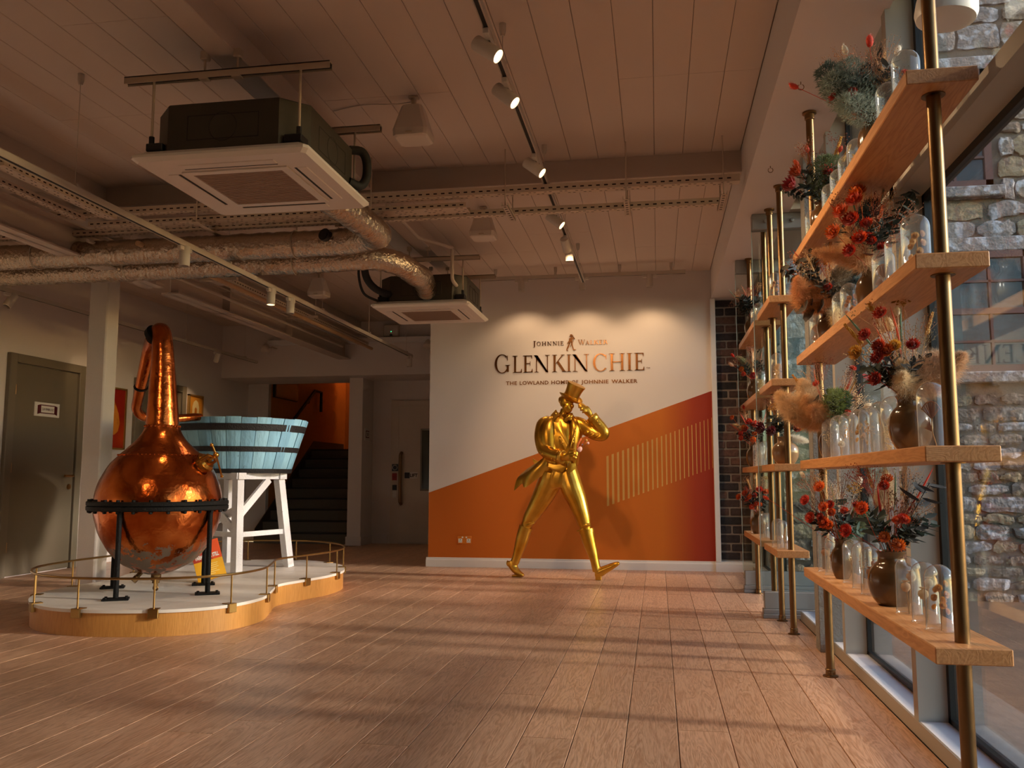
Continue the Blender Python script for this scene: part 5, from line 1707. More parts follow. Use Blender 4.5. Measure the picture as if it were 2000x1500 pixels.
# hand on the hat: palm, five fingers
def finger(pts, r):
    limb(bdy, [(u, v, d, rr, rr) for (u, v, d), rr in zip(pts, r)], 10)
limb(bdy, [(702, 330, -40, 24, 26), (688, 306, -46, 21, 23), (676, 288, -50, 26, 22), (660, 268, -56, 28, 20), (650, 254, -58, 24, 18)], 14)
finger([(650, 248, -64), (632, 238, -72), (616, 236, -76), (606, 240, -76)], [9, 8.5, 8, 7])
finger([(656, 260, -68), (634, 252, -80), (618, 252, -82), (610, 258, -80)], [9, 8.5, 8, 7])
finger([(664, 272, -68), (642, 268, -82), (628, 270, -82), (624, 278, -78)], [9, 8.5, 8, 7])
finger([(672, 284, -64), (652, 284, -78), (640, 288, -76), (640, 294, -72)], [8, 7.5, 7, 6])
finger([(662, 256, -46), (644, 238, -48), (630, 228, -54), (614, 226, -60)], [10, 9, 8, 7])
# hand in front of the waistcoat: palm, five fingers round the flower stems
limb(bdy, [(498, 600, -150, 26, 28), (520, 600, -160, 24, 26), (545, 596, -172, 30, 24), (566, 594, -180, 32, 22), (582, 590, -184, 26, 20)], 14)
finger([(566, 566, -190), (586, 562, -204), (604, 568, -206), (612, 578, -198)], [10, 9.5, 9, 8])
finger([(568, 582, -196), (590, 580, -212), (606, 588, -210), (608, 598, -200)], [10, 9.5, 9, 8])
finger([(564, 600, -198), (586, 600, -214), (600, 608, -210), (600, 616, -200)], [10, 9.5, 9, 8])
finger([(558, 616, -194), (576, 618, -206), (590, 624, -202), (588, 630, -194)], [9, 8.5, 8, 7])
finger([(545, 574, -178), (562, 558, -188), (580, 552, -194), (596, 554, -196)], [11, 10, 9, 8])
remesh(bdy, 'figure', 0.0056, stt, 5)
# ---- tailcoat: sleeves, body panels, collar, lapels, tails in one skin
ct = MB()
limb(ct, [(410, 318, 4, 10, 16), (384, 332, 2, 30, 42), (356, 366, 0, 50, 58), (342, 440, -14, 50, 54), (348, 500, -36, 47, 50), (366, 546, -62, 45, 48), (404, 570, -96, 44, 46), (446, 586, -124, 42, 44), (482, 596, -144, 43, 45), (500, 600, -152, 44, 46)])
limb(ct, [(560, 322, 4, 10, 16), (588, 340, 0, 34, 44), (622, 372, -4, 50, 54), (676, 412, -12, 46, 48), (730, 440, -22, 44, 46), (772, 446, -30, 40, 44), (780, 424, -36, 40, 44), (756, 390, -38, 42, 42), (728, 354, -40, 40, 42), (704, 326, -42, 38, 40)])
# coat front halves: right half hangs from shoulder to the hip, left half likewise
limb(ct, [(440, 312, 0, 12, 24), (420, 340, -4, 46, 62), (398, 400, -8, 74, 90), (398, 480, -8, 76, 98), (412, 560, -4, 66, 94), (424, 620, 0, 52, 88), (420, 650, 6, 38, 80)], 24)
limb(ct, [(546, 314, 0, 12, 24), (562, 344, -4, 36, 60), (576, 400, -8, 52, 86), (574, 480, -8, 48, 92), (568, 550, -4, 40, 88), (572, 610, 0, 32, 82), (572, 650, 4, 24, 76)], 24)
# back of the coat and skirt
limb(ct, [(480, 340, 30, 110, 46), (478, 440, 34, 122, 64), (470, 540, 34, 120, 64), (440, 620, 40, 110, 60), (410, 670, 46, 80, 50)], 24)
# sleeve folds
for u, v, a, d in ((350, 520, 12, -78), (356, 546, 14, -98), (372, 566, 16, -118), (332, 500, 10, -70), (700, 448, 10, -64), (742, 462, 9, -72), (664, 430, 8, -58)):
    limb(ct, [(u - 26, v + a, d + 10, 5, 6), (u, v, d, 8, 8), (u + 28, v - a, d + 8, 5, 6)], 8)
# cuffs
limb(ct, [(486, 596, -146, 50, 52), (510, 600, -156, 50, 52)], 18)
limb(ct, [(712, 338, -42, 45, 47), (694, 316, -43, 45, 47)], 18)
# stand collar that rises behind the neck and folds over
limb(ct, [(452, 296, 30, 16, 12), (446, 290, -4, 18, 12), (452, 306, -34, 18, 12), (466, 330, -52, 14, 10)], 12)
limb(ct, [(452, 296, 30, 14, 12), (500, 286, 44, 14, 12), (548, 300, 30, 14, 12), (560, 320, 0, 13, 12), (566, 342, -36, 12, 10)], 12)
remesh(ct, 'tailcoat', 0.0062, stt, 3)
def sheet(quads, th, nm):
    """thin shaped cloth given as rows of (u, v, d)"""
    rows = [[G(u, v, d * GS) for u, v, d in r] for r in quads]
    rows = [catmull(r, 4) for r in rows]
    cols_ = [catmull([r[i] for r in rows], 4) for i in range(len(rows[0]))]
    n_, m_ = len(cols_), len(cols_[0])
    vs, fs = [], []
    nr_ = []
    for i in range(n_):
        for j in range(m_):
            a = cols_[min(i + 1, n_ - 1)][j] - cols_[max(i - 1, 0)][j]
            c = cols_[i][min(j + 1, m_ - 1)] - cols_[i][max(j - 1, 0)]
            k = a.cross(c)
            nr_.append(k.normalized() if k.length > 1e-9 else Vector((0, 1, 0)))
    for s_ in (-1, 1):
        for i in range(n_):
            for j in range(m_):
                vs.append(cols_[i][j] + nr_[i * m_ + j] * th * s_)
    o = n_ * m_
    for i in range(n_ - 1):
        for j in range(m_ - 1):
            a, b2, c, d = i * m_ + j, (i + 1) * m_ + j, (i + 1) * m_ + j + 1, i * m_ + j + 1
            fs += [(a, b2, c, d), (o + d, o + c, o + b2, o + a)]
    ed = [(i * m_, (i + 1) * m_) for i in range(n_ - 1)] + [((n_ - 1) * m_ + j, (n_ - 1) * m_ + j + 1) for j in range(m_ - 1)] + \
         [((i + 1) * m_ + m_ - 1, i * m_ + m_ - 1) for i in range(n_ - 1)] + [(j + 1, j) for j in range(m_ - 1)]
    fs += [(a, o + a, o + b2, b2) for a, b2 in ed]
    return part(nm, MB().add(vs, fs), M_GOLD, stt, ang=50)
TH = 0.006
sheet([[(440, 560, -30), (430, 640, -40), (412, 690, -30)], [(380, 590, -50), (350, 660, -62), (330, 735, -48)], [(320, 632, -34), (270, 700, -50), (232, 806, -40)], [(250, 672, 10), (205, 730, 0), (205, 778, 0)], [(192, 712, 40), (160, 752, 40), (140, 828, 40)]], TH, 'coat_tail')
sheet([[(420, 560, 60), (400, 620, 70), (390, 690, 60)], [(360, 600, 90), (330, 640, 100), (320, 700, 90)], [(310, 622, 110), (290, 640, 112), (285, 660, 108)], [(262, 602, 120), (262, 612, 122), (266, 622, 120)]], TH, 'coat_tail')
# lapels
sheet([[(436, 352, -74), (462, 430, -100), (520, 545, -112)], [(464, 360, -76), (492, 430, -104), (535, 520, -116)], [(484, 340, -62), (512, 430, -96), (541, 500, -110)]], 0.005, 'lapel')
sheet([[(566, 348, -62), (574, 430, -92), (548, 545, -110)], [(584, 364, -70), (590, 420, -98), (556, 520, -112)], [(592, 376, -70), (584, 420, -98), (556, 540, -108)]], 0.005, 'lapel')
# collar flaps
sheet([[(410, 304, -14), (446, 262, 6)], [(418, 322, -40), (458, 282, -22)], [(432, 344, -74), (476, 306, -56)]], 0.006, 'collar_flap')
sheet([[(574, 322, -40), (566, 306, -20)], [(600, 336, -46), (590, 322, -40)]], 0.005, 'collar_flap')
# waistcoat points and buttons
sheet([[(402, 640, -84), (450, 650, -92), (520, 640, -96)], [(400, 664, -86), (448, 682, -94), (520, 662, -98)], [(402, 668, -86), (490, 702, -96), (524, 664, -98)]], 0.006, 'waistcoat_point')
sheet([[(530, 640, -96), (560, 640, -94), (590, 640, -84)], [(528, 664, -98), (558, 676, -96), (588, 664, -84)], [(530, 668, -98), (540, 706, -98), (584, 680, -86)]], 0.006, 'waistcoat_point')
for u, v, d in ((486, 458, -112), (498, 497, -112), (576, 458, -104), (570, 495, -106)):
    part('button', MB().ball(tuple(G(u, v, d * GS)), 0.013, 12, 8, (1, 0.6, 1)), M_GOLD, stt)
for u, v in ((430, 610), (452, 622), (478, 632)):
    part('cuff_button', MB().ball(tuple(G(u, v, -164 * GS)), 0.008, 10, 6, (1, 0.7, 1)), M_GOLD, stt)
for u, v in ((738, 352), (752, 372)):
    part('cuff_button', MB().ball(tuple(G(u, v, -80 * GS)), 0.009, 10, 6, (1, 0.7, 1)), M_GOLD, stt)
# boot cuffs
for pts in ([(226, 1080, 40, 50, 51), (219, 1098, 41, 50, 51)], [(653, 1090, -48, 53, 53), (658, 1112, -48, 53, 53)]):
    part('boot_cuff', limb(MB(), pts, 24), M_GOLD, stt)
# cravat bow
bw = MB()
limb(bw, [(508, 318, -62, 8, 8), (520, 326, -72, 18, 10), (532, 324, -78, 10, 10), (548, 318, -76, 18, 10), (564, 306, -68, 10, 8)], 12)
limb(bw, [(506, 334, -60, 10, 8), (522, 338, -74, 16, 9), (536, 334, -78, 8, 8), (552, 334, -74, 14, 9), (562, 330, -66, 6, 8)], 12)
limb(bw, [(498, 306, -40, 12, 14), (520, 312, -58, 13, 12), (548, 306, -54, 12, 12), (560, 296, -36, 10, 12)], 12)
remesh(bw, 'bow_tie', 0.005, stt, 2)
# top hat
ax = Vector((0.43, -0.20, 0.88)).normalized()
hc = G(546, 192, -20 * GS)
Rm = ax.to_track_quat('Z', 'Y').to_matrix().to_4x4()
ht = MB().lathe([(0.0, 0.0), (0.080, 0.0), (0.079, 0.03), (0.0785, 0.06), (0.082, 0.10), (0.0895, 0.138), (0.097, 0.160), (0.097, 0.166), (0.088, 0.168), (0, 0.164)], 44)
ht.move(Matrix.Translation(hc) @ Rm)
hat = part('top_hat', ht, M_GOLD, stt, ang=40)
bn = MB().lathe([(0.0805, 0.004), (0.084, 0.006), (0.083, 0.040), (0.0795, 0.042)], 44).move(Matrix.Translation(hc) @ Rm)
part('hat_band', bn, M_GOLD, hat, ang=40)
br = MB()
n_ = 48
vs, fs = [], []
for k in range(n_):
    a = 2 * pi * k / n_
    for r_, z_ in ((0.070, 0.0), (0.100, 0.004), (0.121, 0.012), (0.125, 0.016), (0.121, 0.009), (0.098, -0.004), (0.070, -0.007)):
        zz = z_ + (0.032 * (r_ - 0.07) / 0.055) * (cos(a - radians(90)) ** 2) * 0.9
        vs.append((r_ * cos(a) * 1.0, r_ * sin(a) * 1.04, zz))
for k in range(n_):
    for j in range(7):
        fs.append((k * 7 + j, ((k + 1) % n_) * 7 + j, ((k + 1) % n_) * 7 + (j + 1) % 7, k * 7 + (j + 1) % 7))
br.add(vs, fs)
br.move(Matrix.Translation(hc) @ Rm @ Matrix.Rotation(radians(90), 4, 'Z'))
part('brim', br, M_GOLD, hat, ang=50)
# flowers held in the hand
fl_ = thing('flower_sprig', tuple(G(560, 650, -190 * GS)), 'small pink and orange dried sprig in the statue hand', 'flowers')
def FP(u, v, d=-195):
    return tuple(G(u, v, d * GS))
part('stem', MB().tube([FP(545, 655), FP(575, 605), FP(620, 555)], 0.003, 6), mat('sprig stem', '#5a4a30', 0.7), fl_)
M_PINK = mat('pale pink petal', '#e0b0ac', 0.7)
part('bud', MB().ball(FP(626, 548), 0.026, 12, 8, (0.9, 0.8, 1.2), Matrix.Rotation(radians(30), 4, 'Y')), M_PINK, fl_)
part('leaf', MB().tube([FP(605, 560), FP(615, 515), FP(635, 478), FP(638, 470)], [0.002, 0.012, 0.009, 0.001], 8), mat('sprig orange leaf', '#c8642c', 0.7), fl_)
part('spear', MB().tube([FP(615, 555), FP(650, 500), FP(688, 458)], [0.002, 0.004, 0.001], 6), mat('sprig coral', '#d85a36', 0.7), fl_)
for u, v, r_, mm in ((672, 487, 0.012, mat('sprig ochre', '#c79a4e', 0.7)), (682, 506, 0.014, M_PINK), (645, 515, 0.008, mat('sprig mauve', '#8a86a8', 0.7))):
    part('pod', MB().ball(FP(u, v), r_, 10, 6), mm, fl_)
    part('stalk', MB().tube([FP(615, 560), FP(u, v)], 0.0016, 5), mat('sprig stem', '#5a4a30'), fl_)
# ------------------------------------------------------------------ vases, bouquets, glass cloches
M_VASE = mat('brown glazed stoneware', '#5c4024', 0.16, coat=0.6, var=0.18, vscale=9)
M_VASEL = mat('tan glazed stoneware', '#937250', 0.18, coat=0.6, var=0.12, vscale=9)
M_CLOCHE = glass('cloche glass', '#f4f2ee', 2.2, milky=0.07)
VPROF = [(0, 0.0), (0.052, 0.0), (0.060, 0.004), (0.080, 0.03), (0.093, 0.068), (0.097, 0.105), (0.092, 0.14), (0.080, 0.165), (0.064, 0.180), (0.056, 0.188), (0.053, 0.20), (0.053, 0.218), (0.059, 0.226), (0.060, 0.233), (0.054, 0.235), (0.048, 0.222), (0.047, 0.20), (0.055, 0.17), (0, 0.165)]
PETAL = {}
def fm(c, rough=0.75):
    h = c.lstrip('#')
    v = [int(h[i:i + 2], 16) / 255 for i in (0, 2, 4)]
    k = 1.08 if max(v) > 0.45 else 1.0
    g = sum(v) / 3
    v = [min(1.0, max(0.0, (g + (x - g) * 0.94) * k)) for x in v]
    nm = 'dried ' + c
    if nm in MATS:
        return MATS[nm]
    m_ = mat(nm, v, rough, var=0.22, vscale=30, sheen=0.2)
    nt_ = m_.node_tree                       # dry petals and grasses let some daylight through
    pb, out_ = nt_.nodes['Principled BSDF'], nt_.nodes['Material Output']
    tl_ = nd(nt_, 'ShaderNodeBsdfTranslucent')
    tl_.inputs[0].default_value = lin(v)
    mx_ = nd(nt_, 'ShaderNodeMixShader')
    mx_.inputs[0].default_value = 0.35
    nt_.links.new(pb.outputs[0], mx_.inputs[1])
    nt_.links.new(tl_.outputs[0], mx_.inputs[2])
    nt_.links.new(mx_.outputs[0], out_.inputs[0])
    return m_
def stem_to(mb, p, q, r=0.0014, bend=0.0):
    p, q = Vector(p), Vector(q)
    mid = (p + q) / 2 + Vector((rnd.uniform(-1, 1), rnd.uniform(-1, 1), 0.3)) * bend
    mb.tube([p, (p + mid) / 2, mid, (mid + q) / 2, q] if bend else [p, q], r, 4, False)
def frame_of(d):
    return Vector(d).normalized().to_track_quat('Z', 'Y').to_matrix()
# every head is drawn at the origin looking along +Z, then turned along its stem
def h_straw(r):
    mb = MB()
    for k, (nn, rr, lift, w) in enumerate(((15, 0.92, 0.30, 0.17), (14, 0.84, 0.56, 0.17), (12, 0.66, 0.76, 0.16), (9, 0.42, 0.84, 0.13))):
        for i in range(nn):
            a = 2 * pi * (i + 0.5 * k) / nn + rnd.uniform(-0.08, 0.08)
            c, s_ = cos(a), sin(a)
            b0, b1, tip = 0.12, rr * 0.62, rr
            z1, z2 = lift * 0.55, lift + 0.10
            mb.add([(b0 * c * r, b0 * s_ * r, 0), ((b1 * c - w * s_) * r, (b1 * s_ + w * c) * r, z1 * r), (tip * c * r, tip * s_ * r, z2 * r), ((b1 * c + w * s_) * r, (b1 * s_ - w * c) * r, z1 * r)], [(0, 1, 2, 3)])
    mb.ball((0, 0, 0.58 * r), 0.30 * r, 8, 6)
    return mb
def h_plume(L, w, n, droop=0.35, fuzz=0.5, core=True):
    """feathery grass head: fine slanted fibres around a bending spine"""
    mb = MB()
    sd = rnd.uniform(0, 2 * pi)
    def sp(t):
        return Vector((droop * L * t * t * cos(sd), droop * L * t * t * sin(sd), L * (t - 0.22 * droop * t * t)))
    if core:
        mb.tube([sp(t / 6) for t in range(7)], [w * 0.34 * max(0.08, sin(pi * min(1, 0.12 + t / 6.8)) ** 0.7) for t in range(7)], 8)
    for i in range(n):
        t = (i + rnd.random()) / n
        p = sp(t)
        env = w * (0.22 + 0.78 * sin(pi * min(1.0, 0.15 + 0.85 * t)) ** 0.8)
        a = rnd.uniform(0, 2 * pi)
        o = Vector((cos(a), sin(a), 0))
        st = p + o * env * rnd.uniform(0.0, 0.7) + Vector((0, 0, L * rnd.uniform(-0.03, 0.03)))
        q = st + (o * rnd.uniform(0.15, 0.8) + Vector((rnd.uniform(-0.5, 0.5), rnd.uniform(-0.5, 0.5), rnd.uniform(-0.2 - 0.5 * fuzz, 0.9)))) * env * 0.7
        sd_ = (q - st).cross(Vector((rnd.uniform(-1, 1), rnd.uniform(-1, 1), rnd.uniform(-1, 1))))
        sd_ = sd_.normalized() * (w * 0.0045 + 0.00026) if sd_.length > 1e-6 else Vector((0.0004, 0, 0))
        mb.add([st - sd_, st + sd_, q], [(0, 1, 2)])
    return mb
def h_bush(L, w, n):
    """dense ferny plume made of short forked needles"""
    mb = MB()
    for i in range(n):
        t = rnd.random() ** 0.8
        a = rnd.uniform(0, 2 * pi)
        rr = w * (0.35 + 0.65 * sin(pi * min(1, 0.1 + 0.9 * t)) ** 0.6) * sqrt(rnd.random())
        p = Vector((rr * cos(a), rr * sin(a), L * t))
        d = Vector((cos(a) * 0.8 + rnd.uniform(-0.6, 0.6), sin(a) * 0.8 + rnd.uniform(-0.6, 0.6), rnd.uniform(0.0, 1.0))).normalized()
        ln = rnd.uniform(0.010, 0.024)
        s_ = d.orthogonal().normalized() * 0.0014
        mb.add([p - s_, p + s_, p + d * ln], [(0, 1, 2)])
        s2 = d.cross(s_).normalized() * 0.0014
        mb.add([p - s2, p + s2, p + (d + Vector((rnd.uniform(-0.7, 0.7), rnd.uniform(-0.7, 0.7), 0))).normalized() * ln], [(0, 1, 2)])
    return mb
def h_spray(L, w, n, r=0.0032):
    """airy branching spray with bead buds"""
    mb = MB()
    nb = max(4, n // 9)
    for i in range(nb):
        a = rnd.uniform(0, 2 * pi)
        rr = w * sqrt(rnd.random())
        q = Vector((rr * cos(a), rr * sin(a), L * (0.7 + 0.3 * rnd.random()) - rr * 0.3))
        p = Vector((q.x * 0.12, q.y * 0.12, q.z * rnd.uniform(0.1, 0.35)))
        m_ = p.lerp(q, 0.55) + Vector((rnd.uniform(-1, 1), rnd.uniform(-1, 1), 0)) * 0.008
        mb.tube([p, m_, q], 0.0006, 3, False)
        for k in range(9):
            f = rnd.uniform(0.35, 1.0)
            c = p.lerp(m_, f / 0.55) if f < 0.55 else m_.lerp(q, (f - 0.55) / 0.45)
            e = c + Vector((rnd.uniform(-1, 1), rnd.uniform(-1, 1), rnd.uniform(0.0, 1.2))) * 0.016
            mb.add([c, c + Vector((0.0007, 0, 0)), e], [(0, 1, 2)])
            mb.octa(e, r * rnd.uniform(0.7, 1.25))
    mb.tube([(0, 0, 0), (0, 0, L * 0.4)], 0.0012, 4, False)
    return mb
def h_bunny(L, w):
    mb = MB().ball((0, 0, L / 2), 1.0, 9, 7, (w * 0.75, w * 0.75, L / 2))
    for i in range(70):
        t = rnd.random()
        a = rnd.uniform(0, 2 * pi)
        rr = w * 0.7 * sin(pi * (0.08 + 0.9 * t))
        p = Vector((rr * cos(a), rr * sin(a), L * t))
        d = Vector((cos(a), sin(a), 1.1)).normalized() * w * 0.75
        s_ = d.orthogonal().normalized() * 0.0007
        mb.add([p - s_, p + s_, p + d], [(0, 1, 2)])
    return mb
def h_yarrow(r):
    mb = MB()
    for i in range(70):
        a, q = rnd.uniform(0, 2 * pi), sqrt(rnd.random())
        p = Vector((r * q * cos(a), r * q * sin(a), 0.35 * r * (1 - q * q)))
        mb.octa(p, r * 0.13 * rnd.uniform(0.7, 1.2), 0.8)
        if i < 12:
            mb.tube([(0, 0, -r * 0.7), p], 0.0008, 3, False)
    return mb
def h_wheat(L, w):
    mb = MB()
    for i in range(int(L / 0.008)):
        z = i * 0.008
        for s_ in (0, 1, 2):
            a = s_ * 2.1 + i * 0.5
            sz = w * (1 - 0.5 * i * 0.008 / L)
            mb.ball((cos(a) * sz * 0.55, sin(a) * sz * 0.55, z), sz * 0.5, 5, 4, (0.8, 0.8, 1.5))
        a = i * 2.4
        p = Vector((cos(a) * w * 0.4, sin(a) * w * 0.4, z))
        mb.add([p, p + Vector((0.0008, 0, 0)), p + Vector((cos(a) * w * 1.3, sin(a) * w * 1.3, 0.03))], [(0, 1, 2)])
    return mb
def leaf(mb, p, d, L, w, fold=0.25):
    d = Vector(d).normalized()
    s_ = d.cross(Vector((0.2, 0.1, 1))).normalized()
    n_ = s_.cross(d)
    p = Vector(p)
    pts = [p, p + d * L * 0.3 + s_ * w, p + d * L * 0.7 + s_ * w * 0.85, p + d * L, p + d * L * 0.7 - s_ * w * 0.85, p + d * L * 0.3 - s_ * w]
    mid1, mid2 = p + d * L * 0.3 - n_ * w * fold, p + d * L * 0.7 - n_ * w * fold
    mb.add(pts + [mid1, mid2], [(0, 1, 6), (1, 2, 7, 6), (2, 3, 7), (3, 4, 7), (4, 5, 6, 7), (5, 0, 6)])
def h_leafy(L, n, ll, lw, hang=0.0):
    mb = MB().tube([(0, 0, 0), (0, 0, L)], 0.0016, 4, False)
    for i in range(n):
        t = (i + 0.5) / n
        a = i * 2.399
        leaf(mb, (0, 0, L * (0.25 + 0.75 * t)), (cos(a), sin(a), 0.55 - hang), ll * rnd.uniform(0.75, 1.15), lw * rnd.uniform(0.8, 1.15))
    return mb
def h_euc(L, n, r):
    mb = MB().tube([(0, 0, 0), (0, 0, L)], 0.0014, 4, False)
    for i in range(n):
        z = L * (0.2 + 0.8 * i / n)
        for s_ in (0, pi):
            a = i * 1.57 + s_
            c = Vector((cos(a) * r * 1.1, sin(a) * r * 1.1, z))
            R3 = Vector((cos(a) * 0.6, sin(a) * 0.6, 0.8)).to_track_quat('Z', 'Y').to_matrix().to_4x4()
            mb.lathe([(0, 0.0008), (r * 0.7, 0.0016), (r, 0.003), (r * 0.7, 0.0), (0, -0.0008)], 9, tuple(c), R3)
    return mb
def h_spear(L, w):
    return MB().tube([(0, 0, 0), (0, 0, L * 0.35), (0, 0, L * 0.75), (0, 0, L)], [w * 0.5, w, w * 0.8, 0.0004], 6, True, [w * 0.2, w * 0.35, w * 0.3, 0.0004], (0, 1, 0))
def h_protea(r):
    mb = MB()
    for k, (nn, tilt, ln) in enumerate(((12, 0.75, 1.6), (11, 0.45, 1.8), (8, 0.2, 1.7))):
        for i in range(nn):
            a = 2 * pi * (i + 0.5 * k) / nn
            d = Vector((cos(a) * tilt, sin(a) * tilt, 1))
            leaf(mb, (cos(a) * r * 0.3, sin(a) * r * 0.3, 0), d, r * ln, r * 0.2)
    mb.ball((0, 0, r * 0.4), r * 0.5, 8, 6)
    return mb
def h_pod(r):
    mb = MB().lathe([(0, -r), (r * 0.5, -r * 0.85), (r, -r * 0.1), (r * 0.85, r * 0.6), (r * 0.4, r * 0.85), (r * 0.3, r), (r * 0.7, r * 1.2), (r * 0.75, r * 1.3), (0, r * 1.15)], 12)
    return mb
HEADS = {'straw': lambda s: h_straw(0.037 * s), 'plume': lambda s: h_plume(0.17 * s, 0.042 * s, 5200), 'big': lambda s: h_plume(0.19 * s, 0.070 * s, 9500, 0.3, 1.0),
         'bush': lambda s: h_bush(0.19 * s, 0.055 * s, 1500), 'spray': lambda s: h_spray(0.13 * s, 0.055 * s, 70), 'fine': lambda s: h_spray(0.15 * s, 0.065 * s, 110, 0.0022), 'bunny': lambda s: h_bunny(0.04 * s, 0.014 * s),
         'yarrow': lambda s: h_yarrow(0.036 * s), 'wheat': lambda s: h_wheat(0.09 * s, 0.011 * s), 'leafy': lambda s: h_leafy(0.14 * s, 14, 0.05 * s, 0.011 * s), 'broad': lambda s: h_leafy(0.11 * s, 6, 0.075 * s, 0.028 * s, 0.3),
         'euc': lambda s: h_euc(0.16 * s, 9, 0.016 * s), 'spear': lambda s: h_plume(0.12 * s, 0.0085 * s, 240, 0.1, 0.2), 'protea': lambda s: h_protea(0.04 * s), 'pod': lambda s: h_pod(0.014 * s)}
NAMES = {'straw': 'strawflower', 'plume': 'pampas_plume', 'big': 'pampas_plume', 'bush': 'fern_plume', 'spray': 'bead_spray', 'fine': 'fine_spray', 'bunny': 'bunny_tail', 'yarrow': 'yarrow_head', 'wheat': 'grass_ear',
         'leafy': 'leaf_branch', 'broad': 'broad_leaf_branch', 'euc': 'eucalyptus_branch', 'spear': 'palm_spear', 'protea': 'protea_head', 'pod': 'seed_pod'}
def bouquet(x, y, z, label, items, s=1.0):
    """items: (kind, colour, dx, dy, dz, size): head base offset from the vase mouth, in metres"""
    t = thing('dried_bouquet', (x, y, z), label, 'bouquet')
    items = list(items)
    # low foliage and airy filler that hides the stems
    cx_ = sum(i[2] for i in items) / len(items)
    for k in range(7):
        a = 2 * pi * k / 7 + rnd.uniform(-0.5, 0.5)
        items.append(('leafy', rnd.choice(('#222c26', '#2e3a2e', '#33302a', '#3c4636')), cx_ * 0.6 + 0.07 * cos(a), 0.06 * sin(a) - 0.02, rnd.uniform(0.02, 0.09), rnd.uniform(0.8, 1.15)))
    for k in range(7):
        a = 2 * pi * k / 7 + rnd.uniform(-0.5, 0.5)
        items.append((rnd.choice(('fine', 'spray')), rnd.choice(('#b8865c', '#a0583c', '#d0b490', '#8a5c40', '#c09468', '#b04a34')), cx_ + 0.09 * cos(a), 0.06 * sin(a) - 0.01, rnd.uniform(0.09, 0.24), rnd.uniform(0.9, 1.25)))
    for k in range(5 if sum(i[0] == 'straw' for i in items) > 3 else 1):
        src = rnd.choice([i for i in items if i[0] in ('straw', 'protea', 'yarrow', 'bunny')] or items)
        items.append(('straw', src[1] if src[0] == 'straw' else rnd.choice(('#b83a1c', '#c8601c', '#a02818')), cx_ + rnd.uniform(-0.07, 0.07), -0.06, rnd.uniform(0.03, 0.16), rnd.uniform(0.6, 0.85)))
    for kind, col, dx, dy, dz, sz in items:
        if kind in ('straw', 'protea'):
            dy -= 0.035
            dx -= 0.015
        q = Vector((dx, dy, dz)) * s
        d = Vector((dx, dy, dz * 0.9 + 0.05))
        if kind in ('straw', 'protea', 'yarrow'):
            d = Vector((dx * 1.0 - 0.05, dy * 0.6 - 0.09, dz * 0.4 + 0.04))
        if kind == 'big':
            d = Vector((dx * 0.8, dy, dz * 0.6 + 0.10))
        hd = HEADS[kind](sz * s)
        if kind not in ('straw', 'protea', 'yarrow', 'pod'):
            q = q + Vector((0, 0, 0.035)) - d.normalized() * (0.55 * max(p[2] for p in hd.v))
            if q.z < 0.0:
                q = Vector((q.x * 0.5, q.y * 0.5, 0.0))
        R4 = Matrix.Translation(q) @ frame_of(d).to_4x4()
        hd.move(R4)
        o0 = Vector((rnd.uniform(-0.01, 0.01), rnd.uniform(-0.01, 0.01), -0.03))
        stem_to(hd, o0, q, 0.0012, 0.012)
        part(NAMES[kind], hd, fm(col), t, world=False, ang=70)
    return t
ORDN = ['first', 'second', 'third', 'fourth', 'fifth', 'sixth', 'seventh', 'eighth', 'ninth', 'tenth']
vase_proto = {}
def vase(x, y, z, label, s=(1.0, 1.0), m_=None):
    m_ = m_ or M_VASE
    t = thing('vase', (x, y, z), label, 'vase', 'glazed round vases on the shelves')
    key = m_.name
    if key not in vase_proto:
        body = VPROF[:9]
        neck = VPROF[8:]
        vase_proto[key] = (MB().lathe(fine(body, 3), 40).mesh('vase_body', m_, True, 80), MB().lathe(neck, 36).mesh('vase_neck', m_, True, 50))
    link('body', vase_proto[key][0], t)
    link('neck', vase_proto[key][1], t)
    t.scale = (s[0], s[0], s[1])
    return t
def cloche_mesh(r, h):
    out = [(r + 0.002, 0.0), (r + 0.003, 0.003), (r, 0.006), (r, h - r)] + [(r * cos(radians(a)), h - r + r * sin(radians(a))) for a in range(15, 90, 15)] + [(0, h)]
    return MB().lathe(out, 28).mesh('glass_dome', M_CLOCHE, True, 60)
CL = {}
M_DRY = ['#c9a672', '#b0713a', '#d8c49c', '#a9834e', '#c98f4a', '#8d5a34']
